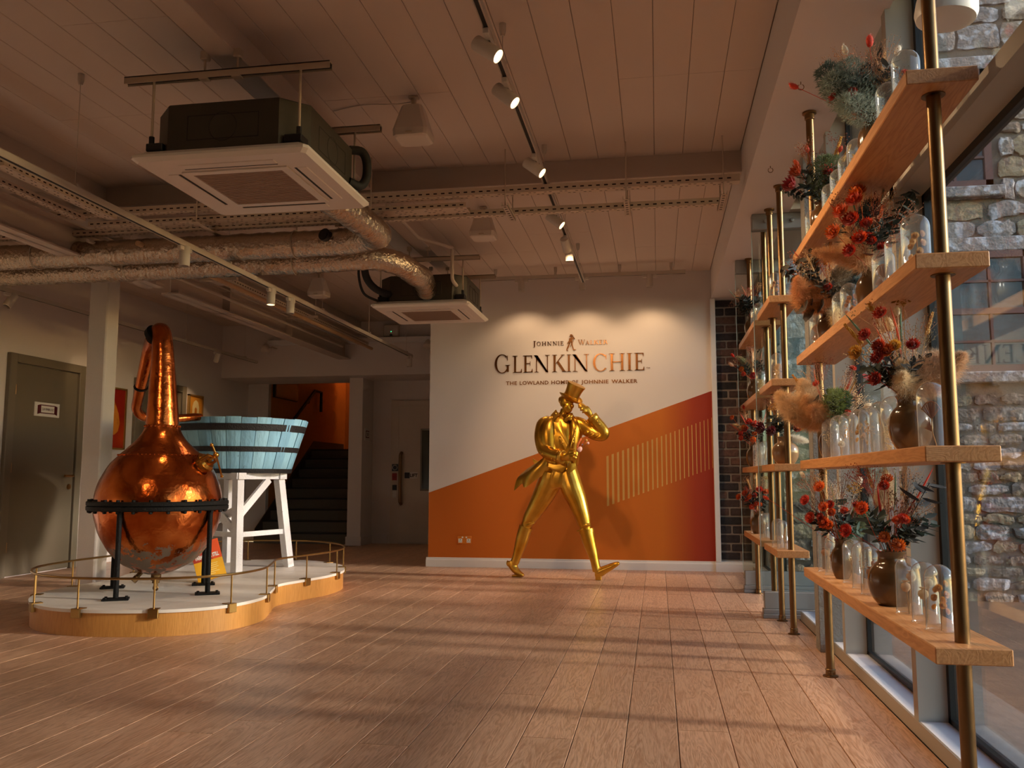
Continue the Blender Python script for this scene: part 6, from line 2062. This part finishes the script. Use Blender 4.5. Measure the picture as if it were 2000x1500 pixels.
def cloche(x, y, z, label, slabel, kind, s=1.0, col=None):
    r, h = 0.0415 * s, 0.195 * s
    key = round(s, 2)
    if key not in CL:
        CL[key] = cloche_mesh(r, h)
    t = thing('glass_cloche', (x, y, z), label, 'cloche', 'glass cloches on the shelves')
    link('glass_dome', CL[key], t)
    d = thing('dried_flower', (x, y, z), slabel, 'dried flower', 'dried stems under the cloches')
    col = col or rnd.choice(M_DRY)
    q = Vector((rnd.uniform(-0.008, 0.008), rnd.uniform(-0.008, 0.008), 0))
    sm_ = MB()
    if kind == 'pods':
        hd = MB()
        for dx, dz, sz in ((-0.008, 0.09, 1.0), (0.010, 0.125, 0.9)):
            a = h_pod(0.017 * s * sz)
            hd.add([(p[0] + dx * s, p[1], p[2] + dz * s) for p in a.v], a.f)
            sm_.tube([(0, 0, 0), (dx * s * 0.4, 0, dz * s * 0.5), (dx * s, 0, dz * s)], 0.002, 5)
    elif kind == 'daisy':
        hd = h_straw(0.020 * s)
        hd.move(Matrix.Translation((0, 0, 0.06 * s)) @ Matrix.Rotation(radians(75), 4, 'X'))
        sm_.tube([(0, 0, 0), (0, 0.003, 0.06 * s)], 0.0015, 5)
    elif kind == 'spray':
        hd = h_spray(0.12 * s, 0.026 * s, 40, 0.0028)
        hd.v = [(p[0], p[1], p[2] + 0.02 * s) for p in hd.v]
        sm_.tube([(0, 0, 0), (0, 0, 0.06 * s)], 0.0012, 4)
    elif kind == 'plume':
        hd = h_plume(0.11 * s, 0.02 * s, 500, 0.15)
        hd.v = [(p[0], p[1], p[2] + 0.045 * s) for p in hd.v]
        sm_.tube([(0, 0, 0), (0, 0, 0.06 * s)], 0.0015, 4)
    elif kind == 'dome':
        hd = h_bush(0.12 * s, 0.026 * s, 420)
        sm_.tube([(0, 0, 0), (0, 0, 0.06 * s)], 0.0015, 4)
    elif kind == 'fan':
        hd = MB()
        for i in range(26):
            a = radians(-55 + 110 * i / 25)
            hd.tube([(0, 0, 0.085 * s), (sin(a) * 0.03 * s, rnd.uniform(-0.008, 0.008), (0.085 + cos(a) * 0.05) * s)], 0.0011, 4, False)
            hd.octa(Vector((sin(a) * 0.031 * s, 0, (0.085 + cos(a) * 0.052) * s)), 0.0028)
        for i in range(14):
            a = radians(-70 + 60 * i / 13)
            hd.tube([(0, 0, 0.05 * s), (sin(a) * 0.032 * s, 0.004, (0.05 + cos(a) * 0.04) * s)], 0.001, 4, False)
        sm_.tube([(0.012 * s, 0, 0), (0, 0, 0.05 * s), (0, 0, 0.09 * s)], 0.0018, 5)
    else:                      # clustered petals
        hd = MB()
        for i in range(9):
            a, zz = i * 2.4, (0.055 + 0.010 * i) * s
            g = h_straw(0.014 * s)
            g.move(Matrix.Translation((0.014 * s * cos(a), 0.014 * s * sin(a), zz)) @ Vector((cos(a), sin(a) - 0.4, 0.3)).to_track_quat('Z', 'Y').to_matrix().to_4x4())
            hd.add(g.v, g.f)
        sm_.tube([(0, 0, 0), (0.003, 0, 0.06 * s), (0, 0, 0.12 * s)], 0.0016, 5)
    for mb in (hd, sm_):
        mb.v = [(p[0] + q[0], p[1] + q[1], p[2]) for p in mb.v]
    part('head', hd, fm(col), d, world=False, ang=70)
    part('stalk', sm_, fm('#b98f55'), d, world=False)
    return t

def place(kinds, z, where):
    """a row on one shelf; entries (type, y, ...)"""
    n = 0
    for e in kinds:
        if e[0] == 'c':
            n += 1
            o_ = ORDN[n - 1]
            cloche(XP + (e[4] if len(e) > 4 else 0.0), e[1], z, '%s glass cloche from the near end of the %s' % (o_, where), 'dried %s under the %s cloche from the near end, %s' % (KN[e[2]], o_, where), e[2], e[3] if len(e) > 3 and e[3] else 1.0, e[5] if len(e) > 5 else None)
KN = {'pods': 'poppy pods', 'daisy': 'daisy', 'spray': 'bead spray', 'plume': 'grass plume', 'dome': 'moss tuft', 'fan': 'fan umbel', 'petals': 'petal cluster'}
# --- near run
place([('c', 2.90, 'petals', 1.03, 0.0, '#d89a3c'), ('c', 3.05, 'pods', 1.0, 0.0, '#d9c4a0'), ('c', 3.24, 'pods', 1.0, 0.0, '#cfae8c'), ('c', 3.73, 'pods', 0.98, -0.01), ('c', 3.93, 'spray', 1.0), ('c', 4.12, 'spray', 1.0, 0.0), ('c', 4.44, 'pods', 0.98, -0.02), ('c', 4.60, 'pods', 1.05, -0.02)], LV[0], 'near lowest shelf')
place([('c', 2.88, 'fan', 1.06, 0.0, '#a5602c'), ('c', 3.33, 'dome', 1.05, -0.0, '#d8c49c'), ('c', 3.48, 'plume', 1.02, -0.005, '#d2b98c'), ('c', 3.65, 'spray', 1.0, -0.01, '#c99a58'), ('c', 3.80, 'petals', 1.0, -0.015, '#d9b05c'), ('c', 3.98, 'spray', 1.0, -0.02, '#d8a23c'), ('c', 4.16, 'daisy', 1.0, -0.025, '#ece6da'), ('c', 4.34, 'spray', 0.98, -0.03)], LV[1], 'near second shelf')
place([('c', 2.96, 'petals', 1.1, 0.0, '#d8b27a'), ('c', 3.14, 'plume', 1.02, -0.01, '#d8c08c'), ('c', 3.33, 'fan', 1.0, -0.01, '#b98a68'), ('c', 3.90, 'petals', 1.0, -0.01, '#b5763e'), ('c', 4.08, 'spray', 1.0, -0.01), ('c', 4.62, 'fan', 1.0, -0.02, '#a9642c')], LV[2], 'near third shelf')
place([('c', 2.94, 'spray', 1.1, -0.01, '#a87040'), ('c', 3.16, 'spray', 1.05, -0.01), ('c', 3.66, 'dome', 1.0, -0.01, '#d0a84a'), ('c', 3.84, 'petals', 1.0, -0.01, '#d0b484'), ('c', 4.02, 'petals', 1.0, -0.01, '#c8a878'), ('c', 4.22, 'spray', 1.0, -0.01, '#c09a68'), ('c', 4.64, 'spray', 1.0, -0.02)], LV[3], 'near top shelf')
# --- middle run
place([('c', 6.02, 'plume', 0.95, -0.04, '#c89a5c'), ('c', 6.14, 'daisy', 0.98, -0.055)], LV[0], 'middle lowest shelf')
place([('c', 6.16, 'dome', 1.08, -0.02, '#d8b070')], LV[2], 'middle third shelf')
place([('c', 6.12, 'petals', 1.08, -0.02, '#d8a878')], LV[3], 'middle top shelf')
# --- far run
place([('c', 7.02, 'spray', 1.0, -0.02), ('c', 7.16, 'plume', 0.98, -0.03), ('c', 7.74, 'spray', 1.0, -0.03)], LV[0], 'far lowest shelf')
place([('c', 7.05, 'plume', 1.0, -0.02, '#d8c49c'), ('c', 7.22, 'spray', 1.0, -0.03, '#d8c49c'), ('c', 7.40, 'dome', 1.0, -0.03, '#d8c8a8')], LV[1], 'far second shelf')
place([('c', 7.05, 'dome', 1.0, -0.03, '#d8c080'), ('c', 7.72, 'spray', 1.0, -0.02)], LV[2], 'far third shelf')
place([('c', 7.10, 'spray', 1.0, -0.02), ('c', 7.28, 'plume', 1.0, -0.03)], LV[3], 'far top shelf')

VM = 0.228
def vb(y, lv, vlab, blab, items, s=(1.0, 1.0), dx=0.0, m_=None, bs=1.0):
    vase(XP + dx, y, LV[lv], vlab, s, m_)
    bouquet(XP + dx, y, LV[lv] + VM * s[1], blab, items, bs)
# lowest shelf, near vase: red and orange with dark leaves
vb(3.45, 0, 'largest brown vase on the near lowest shelf', 'red and orange bouquet with black leaves on the near lowest shelf', [
    ('straw', '#c22a14', -0.15, -0.05, 0.08, 0.85), ('straw', '#d2501c', -0.10, -0.08, 0.16, 0.85), ('straw', '#b03018', -0.02, -0.06, 0.24, 0.7), ('straw', '#cc5a1c', 0.02, 0.06, 0.26, 0.8),
    ('spear', '#c8301c', -0.05, -0.05, 0.14, 1.5), ('spear', '#d84a2c', 0.13, 0.0, 0.22, 1.2), ('spear', '#c43a20', 0.05, -0.05, 0.12, 1.4), ('spear', '#7f9a78', 0.04, 0.05, 0.20, 1.2),
    ('spray', '#b0683e', 0.02, -0.02, 0.10, 1.3), ('fine', '#c8906c', 0.07, 0.0, 0.10, 1.2), ('fine', '#2e2c2a', 0.10, 0.05, 0.20, 1.0), ('fine', '#3a3430', -0.10, 0.02, 0.16, 0.9),
    ('plume', '#d8c4a4', 0.03, 0.10, 0.20, 0.8), ('plume', '#cfb592', -0.02, 0.08, 0.18, 0.7), ('broad', '#14161a', 0.10, -0.06, 0.17, 1.25), ('leafy', '#1f2a24', 0.06, -0.04, 0.03, 1.3), ('leafy', '#26342c', -0.05, -0.03, 0.02, 1.2), ('leafy', '#2c3a34', 0.10, -0.02, 0.04, 1.0),
    ('wheat', '#d0a86c', -0.06, 0.04, 0.26, 0.9), ('bunny', '#e0cdb0', 0.0, 0.05, 0.31, 0.9)], (0.88, 0.84))
vb(4.30, 0, 'smaller brown vase on the near lowest shelf', 'orange and yellow bouquet with white tails on the near lowest shelf', [
    ('straw', '#c8301a', -0.14, -0.02, 0.18, 0.85), ('straw', '#d8641c', -0.08, -0.04, 0.24, 0.95), ('straw', '#c03418', -0.12, -0.02, 0.10, 0.9), ('straw', '#d0541c', -0.07, -0.06, 0.08, 0.95), ('straw', '#b82c16', -0.04, -0.05, 0.16, 0.7), ('straw', '#c23a18', 0.07, -0.05, 0.16, 0.6),
    ('yarrow', '#c8923a', 0.06, -0.04, 0.24, 1.1), ('bunny', '#ece4d4', -0.16, 0.02, 0.27, 0.9), ('bunny', '#f0e8da', -0.06, 0.03, 0.31, 0.9), ('bunny', '#e8dcc8', 0.10, 0.02, 0.24, 1.1), ('bunny', '#ece4d4', 0.02, 0.05, 0.32, 0.9),
    ('fine', '#d8ccb8', 0.0, 0.03, 0.18, 1.2), ('fine', '#4a4038', -0.12, 0.02, 0.12, 1.0), ('broad', '#1e3028', -0.02, -0.04, 0.12, 0.9), ('leafy', '#4f6a5e', 0.04, -0.06, -0.02, 0.9), ('bush', '#6f7a58', 0.07, -0.03, 0.04, 0.9),
    ('spear', '#8a9a74', -0.02, 0.02, 0.18, 1.1), ('spear', '#b08a3c', 0.05, -0.04, 0.10, 1.5), ('wheat', '#c89c5c', -0.10, 0.02, 0.24, 0.8), ('bunny', '#d84a20', -0.34, -0.05, 0.16, 0.7)], (0.50, 0.78), -0.01)
# second shelf
vb(3.12, 1, 'dark brown vase at the near end of the near second shelf', 'coral spear bouquet with cream pampas on the near second shelf', [
    ('big', '#dcb894', 0.06, -0.04, 0.02, 1.0), ('big', '#d4ae88', 0.11, -0.02, 0.06, 0.9), ('plume', '#dcc6a0', -0.05, -0.06, 0.0, 1.0), ('big', '#d8bc94', -0.01, -0.06, 0.01, 0.75),
    ('yarrow', '#b8842c', -0.01, -0.02, 0.33, 1.0), ('straw', '#b83422', -0.08, -0.04, 0.27, 0.85), ('straw', '#a82a1c', -0.13, -0.04, 0.20, 0.8), ('straw', '#c8902c', -0.16, -0.04, 0.14, 0.9), ('straw', '#9c2818', -0.10, -0.06, 0.12, 0.8),
    ('spear', '#e08a6c', -0.08, -0.02, 0.16, 1.2), ('spear', '#d86a48', -0.03, 0.0, 0.22, 1.2), ('spear', '#86a690', -0.15, 0.0, 0.20, 1.5), ('spear', '#7ea088', -0.01, 0.04, 0.22, 1.3), ('spear', '#5f8a72', -0.07, 0.02, 0.14, 1.4),
    ('fine', '#8a7a5c', 0.04, 0.0, 0.16, 1.1), ('fine', '#b08458', -0.06, -0.03, 0.12, 1.2), ('bunny', '#dcc49c', -0.06, -0.02, 0.22, 1.3), ('bunny', '#e8dcc4', -0.02, 0.02, 0.27, 0.9), ('wheat', '#d0a040', -0.19, -0.02, 0.20, 1.0), ('wheat', '#d0a85c', 0.09, 0.02, 0.24, 0.9), ('pod', '#b8862c', -0.11, 0.0, 0.31, 1.0), ('leafy', '#23302c', -0.07, -0.03, 0.04, 0.8)], (0.72, 0.80))
vb(4.46, 1, 'dark brown vase at the far end of the near second shelf', 'tan pampas bouquet with a green fern plume on the near second shelf', [
    ('big', '#dcbc90', -0.20, -0.04, 0.06, 1.05), ('big', '#d4a874', -0.15, -0.06, -0.02, 1.0), ('big', '#e0c49c', -0.12, 0.02, 0.10, 1.1), ('big', '#c89460', -0.10, -0.08, 0.02, 0.95), ('plume', '#d4a878', -0.17, 0.0, -0.06, 1.0),
    ('bush', '#6f7c3e', 0.0, -0.08, 0.04, 1.1), ('bush', '#5c7040', 0.03, -0.06, 0.06, 1.0), ('spear', '#d86a44', 0.07, 0.0, 0.14, 1.3), ('spear', '#d05a3c', 0.10, 0.02, 0.16, 1.3), ('spear', '#c8902c', 0.09, -0.02, 0.12, 1.4), ('spear', '#d8603c', -0.06, 0.03, 0.18, 1.3),
    ('yarrow', '#b0302c', 0.18, -0.02, 0.22, 1.0), ('straw', '#d0401c', 0.12, 0.0, 0.27, 0.6), ('spray', '#e0c49c', 0.10, -0.04, 0.08, 1.2), ('fine', '#e0ccac', 0.14, -0.02, 0.06, 1.1), ('fine', '#e8d0b0', 0.11, 0.03, 0.18, 1.0), ('wheat', '#d0902c', -0.16, 0.0, 0.20, 1.0), ('bunny', '#ecdcc0', 0.17, -0.04, 0.06, 1.0), ('straw', '#c83c18', -0.05, 0.0, 0.20, 0.6)], (0.62, 0.72), -0.005)
# third shelf
vb(3.57, 2, 'brown vase at the near end of the near third shelf', 'fiery strawflower bouquet with dark fern on the near third shelf', [
    ('straw', '#c84a14', -0.10, -0.06, 0.20, 1.1), ('straw', '#b83410', -0.05, -0.06, 0.24, 1.15), ('straw', '#cc5a14', -0.13, -0.06, 0.12, 1.1), ('straw', '#b02c10', -0.07, -0.08, 0.16, 1.1), ('straw', '#c23c14', -0.04, -0.07, 0.09, 1.0), ('straw', '#a82412', -0.08, -0.08, 0.04, 0.9), ('straw', '#d06418', -0.03, -0.03, 0.28, 1.2),
    ('spear', '#b8401c', -0.12, 0.0, 0.20, 1.1), ('spear', '#4f7a68', -0.06, 0.0, 0.26, 1.2), ('wheat', '#c8641c', 0.04, -0.05, 0.18, 1.0), ('bush', '#1c2e30', 0.0, 0.0, 0.12, 1.1), ('bush', '#20343a', 0.02, 0.04, 0.16, 1.2), ('broad', '#4a1418', -0.01, -0.04, 0.02, 1.0),
    ('spray', '#c07a58', 0.08, 0.0, 0.10, 1.5), ('spray', '#c88a68', 0.11, 0.0, 0.16, 1.4), ('fine', '#b86a50', 0.06, -0.03, 0.06, 1.5), ('fine', '#d09a78', 0.13, 0.02, 0.18, 1.3),
    ('bunny', '#dca860', 0.02, 0.0, 0.33, 1.4), ('bunny', '#d8b078', -0.03, -0.04, 0.27, 1.3), ('big', '#e0bc90', -0.08, -0.05, -0.03, 1.0), ('plume', '#d0a070', -0.13, -0.04, 0.02, 1.1), ('spear', '#6f8a6a', 0.08, 0.04, 0.32, 1.2), ('euc', '#4f5c54', 0.14, 0.02, 0.20, 1.3)], (0.60, 0.80))
vb(4.36, 2, 'brown vase at the far end of the near third shelf', 'brown pampas bouquet with eucalyptus on the near third shelf', [
    ('big', '#cf9662', -0.15, -0.04, 0.04, 1.0), ('big', '#c07c48', -0.09, -0.06, 0.02, 1.0), ('plume', '#d29a68', -0.13, -0.02, -0.04, 0.9), ('plume', '#ecdcb4', 0.04, -0.08, -0.12, 1.3), ('euc', '#4c463c', -0.16, -0.03, 0.12, 1.2), ('euc', '#5a5246', -0.10, -0.04, 0.14, 1.2), ('euc', '#3c3a34', -0.06, -0.03, 0.08, 1.2),
    ('broad', '#3a3026', -0.12, -0.05, -0.03, 1.2), ('spray', '#d0a878', 0.0, 0.0, 0.16, 1.4), ('fine', '#b87858', -0.04, 0.02, 0.16, 1.3), ('wheat', '#c87c24', -0.01, 0.0, 0.26, 1.1), ('wheat', '#d08a2c', 0.02, 0.02, 0.28, 1.1), ('spear', '#d05a30', -0.12, 0.02, 0.22, 1.3), ('spear', '#c8642c', -0.17, 0.0, 0.16, 1.2), ('spear', '#d8b484', -0.08, -0.06, 0.16, 1.6),
    ('bush', '#4f6464', 0.10, -0.03, 0.05, 0.9), ('bush', '#7a6c58', 0.05, -0.04, 0.10, 0.9), ('leafy', '#2c2c26', -0.06, 0.0, 0.20, 1.0), ('bunny', '#d8c4a4', 0.02, 0.03, 0.30, 0.9)], (0.62, 0.72), -0.01)
# top shelf
vb(3.42, 3, 'brown vase at the near end of the near top shelf', 'grey-green fern bouquet with a red tail on the near top shelf', [
    ('bush', '#7f8a7c', -0.11, -0.05, 0.03, 1.3), ('bush', '#6f7c72', -0.07, -0.06, 0.06, 1.3), ('bush', '#4a5a50', -0.13, -0.02, 0.10, 1.2), ('bush', '#8a9488', -0.07, -0.07, -0.05, 1.1), ('bush', '#1f2624', 0.0, 0.02, 0.10, 1.1), ('bush', '#2a3032', 0.06, 0.02, 0.08, 1.1),
    ('spray', '#a87050', -0.01, -0.03, 0.10, 1.4), ('spray', '#b88060', -0.06, 0.02, 0.18, 1.2), ('fine', '#8a5a40', 0.03, 0.0, 0.08, 1.5), ('bunny', '#c8381c', 0.0, 0.0, 0.28, 1.3), ('bunny', '#dcd4c8', 0.11, 0.02, 0.24, 1.1), ('bunny', '#ccc4b4', -0.09, 0.02, 0.26, 1.1), ('bunny', '#c83c1c', -0.30, -0.03, 0.10, 1.0), ('bunny', '#d8a07c', -0.14, -0.04, -0.06, 1.4),
    ('wheat', '#d8b88c', 0.05, 0.0, 0.20, 1.0), ('wheat', '#d0a878', 0.03, 0.03, 0.18, 1.0), ('straw', '#b82c1c', -0.14, -0.03, 0.06, 0.6), ('straw', '#c83c1c', 0.12, -0.02, 0.14, 0.5), ('yarrow', '#c09a54', 0.05, -0.02, 0.14, 0.7)], (0.62, 0.82))
vb(4.43, 3, 'brown vase at the far end of the near top shelf', 'green fern bouquet with a red protea on the near top shelf', [
    ('bush', '#58663c', 0.0, -0.05, 0.06, 1.2), ('bush', '#66744a', 0.03, -0.03, 0.10, 1.2), ('protea', '#7c1a1c', -0.13, -0.05, 0.06, 0.9), ('protea', '#9c3c14', -0.10, -0.03, 0.13, 0.8), ('leafy', '#1e3020', 0.08, -0.02, 0.08, 1.3), ('leafy', '#24341e', 0.12, -0.01, 0.10, 1.2), ('leafy', '#1c2a1c', -0.05, -0.06, -0.02, 1.2), ('leafy', '#1c2a1c', 0.04, -0.05, -0.02, 1.1),
    ('bunny', '#c84a18', -0.12, 0.0, 0.18, 1.1), ('bunny', '#c84418', -0.06, 0.02, 0.26, 1.0), ('bunny', '#c8401c', 0.10, 0.0, 0.24, 0.9), ('wheat', '#d8a43c', 0.10, 0.02, 0.28, 1.2), ('wheat', '#d8ac4c', 0.14, 0.02, 0.24, 1.1), ('fine', '#a8b0a8', 0.0, 0.03, 0.18, 0.9), ('euc', '#26342c', -0.14, -0.02, 0.02, 1.0)], (0.62, 0.74), -0.01)
# middle run, second shelf
vb(6.06, 1, 'tan round vase standing on the middle second shelf', 'burgundy protea bouquet with gold yarrow on the middle second shelf', [
    ('yarrow', '#c88a2c', -0.03, -0.04, 0.22, 1.5), ('yarrow', '#c08024', -0.08, -0.03, 0.20, 1.0), ('protea', '#5c1018', -0.13, -0.06, 0.05, 0.9), ('protea', '#6a1820', -0.07, -0.08, 0.03, 0.8), ('straw', '#a83418', 0.08, -0.05, 0.05, 0.9), ('straw', '#c8501c', 0.05, 0.0, 0.14, 0.6),
    ('plume', '#ece2d0', 0.11, -0.04, -0.08, 0.8), ('broad', '#3c4a42', -0.05, -0.04, 0.08, 1.0), ('broad', '#4a554c', -0.04, -0.02, 0.02, 1.0), ('leafy', '#3a3a34', 0.06, -0.03, 0.06, 0.9), ('spray', '#d8b898', -0.01, -0.05, 0.14, 0.8), ('wheat', '#d8a03c', 0.14, -0.02, 0.04, 0.8), ('fine', '#d8c8b4', 0.09, 0.0, 0.08, 0.9)], (0.90, 0.78), -0.0, M_VASEL)
# far run
vb(7.60, 0, 'brown vase on the far lowest shelf', 'orange strawflower bouquet on the far lowest shelf', [
    ('straw', '#d8601c', -0.14, -0.03, 0.12, 0.9), ('straw', '#c84818', -0.09, -0.04, 0.15, 0.9), ('straw', '#c8301a', 0.02, -0.06, 0.18, 1.0), ('straw', '#d05a1c', 0.07, -0.05, 0.16, 0.9), ('straw', '#c8401c', -0.04, -0.05, 0.04, 0.8), ('leafy', '#2a3428', 0.03, -0.05, 0.0, 1.2), ('leafy', '#30382c', -0.07, -0.04, 0.02, 1.2), ('fine', '#b0a08c', 0.08, 0.0, 0.18, 1.2), ('wheat', '#c8a060', -0.08, 0.0, 0.22, 1.1), ('yarrow', '#b89044', 0.07, 0.0, 0.28, 0.7), ('bunny', '#d8c4a0', -0.02, 0.02, 0.26, 1.0)], (0.70, 0.80), -0.02)
vb(7.66, 1, 'brown vase on the far second shelf', 'scarlet strawflower bouquet on the far second shelf', [
    ('straw', '#c83018', -0.03, -0.05, 0.18, 1.0), ('straw', '#d03c1c', 0.02, -0.06, 0.16, 1.1), ('straw', '#b82814', -0.06, -0.05, 0.12, 0.9), ('straw', '#d0641c', -0.16, -0.02, 0.22, 0.8), ('spear', '#d04a30', -0.14, -0.02, 0.10, 1.5), ('spear', '#d86048', -0.08, 0.0, 0.18, 1.4), ('spear', '#e08a78', 0.10, 0.0, 0.20, 1.3), ('spear', '#c83820', 0.03, -0.04, 0.04, 1.5), ('plume', '#d8b880', -0.12, 0.0, 0.12, 0.7), ('wheat', '#d0b080', 0.10, -0.02, 0.12, 1.0), ('spray', '#c8a070', -0.09, -0.03, 0.06, 1.2), ('fine', '#e0d0bc', 0.06, 0.0, 0.12, 1.1), ('leafy', '#2a2a26', -0.04, -0.03, 0.0, 1.0), ('bunny', '#c82c20', -0.08, 0.02, 0.29, 1.0)], (0.72, 0.85), -0.03)
vb(7.58, 2, 'brown vase on the far third shelf', 'rust bouquet with a pale plume on the far third shelf', [
    ('plume', '#8a8c64', -0.08, -0.02, 0.12, 1.0), ('spray', '#a8603c', -0.05, -0.04, 0.08, 1.4), ('spray', '#984c30', 0.02, -0.05, 0.04, 1.3), ('straw', '#a82018', 0.0, -0.06, 0.02, 1.0), ('straw', '#c86a1c', -0.09, -0.04, 0.08, 0.8), ('bunny', '#d8b090', -0.20, -0.03, 0.10, 1.3), ('bunny', '#c82c1c', -0.18, -0.01, 0.18, 1.0), ('spear', '#c83c1c', -0.12, -0.02, 0.06, 1.2), ('spear', '#d89a7c', 0.06, 0.0, 0.14, 1.4), ('fine', '#b89884', 0.06, -0.02, 0.10, 1.1), ('leafy', '#2a3430', 0.07, -0.02, 0.04, 1.0)], (0.70, 0.80), -0.02)
vb(7.62, 3, 'brown vase on the far top shelf', 'pale spray bouquet with silver fern on the far top shelf', [
    ('spray', '#b87858', -0.12, -0.02, 0.08, 1.3), ('spray', '#a86848', -0.05, -0.03, 0.10, 1.3), ('bush', '#9aa09c', 0.06, -0.02, 0.06, 0.9), ('bush', '#222c28', -0.03, -0.02, 0.0, 1.0), ('spear', '#86a690', -0.16, 0.0, 0.16, 1.1), ('spear', '#e0987c', -0.05, 0.02, 0.18, 1.4), ('spear', '#e0b078', 0.10, 0.0, 0.16, 1.3), ('spear', '#d89068', 0.08, 0.02, 0.14, 1.2), ('straw', '#7c1a18', 0.01, -0.06, -0.01, 0.9), ('leafy', '#26302c', -0.08, -0.03, 0.02, 1.0), ('pod', '#c8a860', -0.12, -0.02, 0.16, 1.0)], (0.70, 0.80), -0.02)
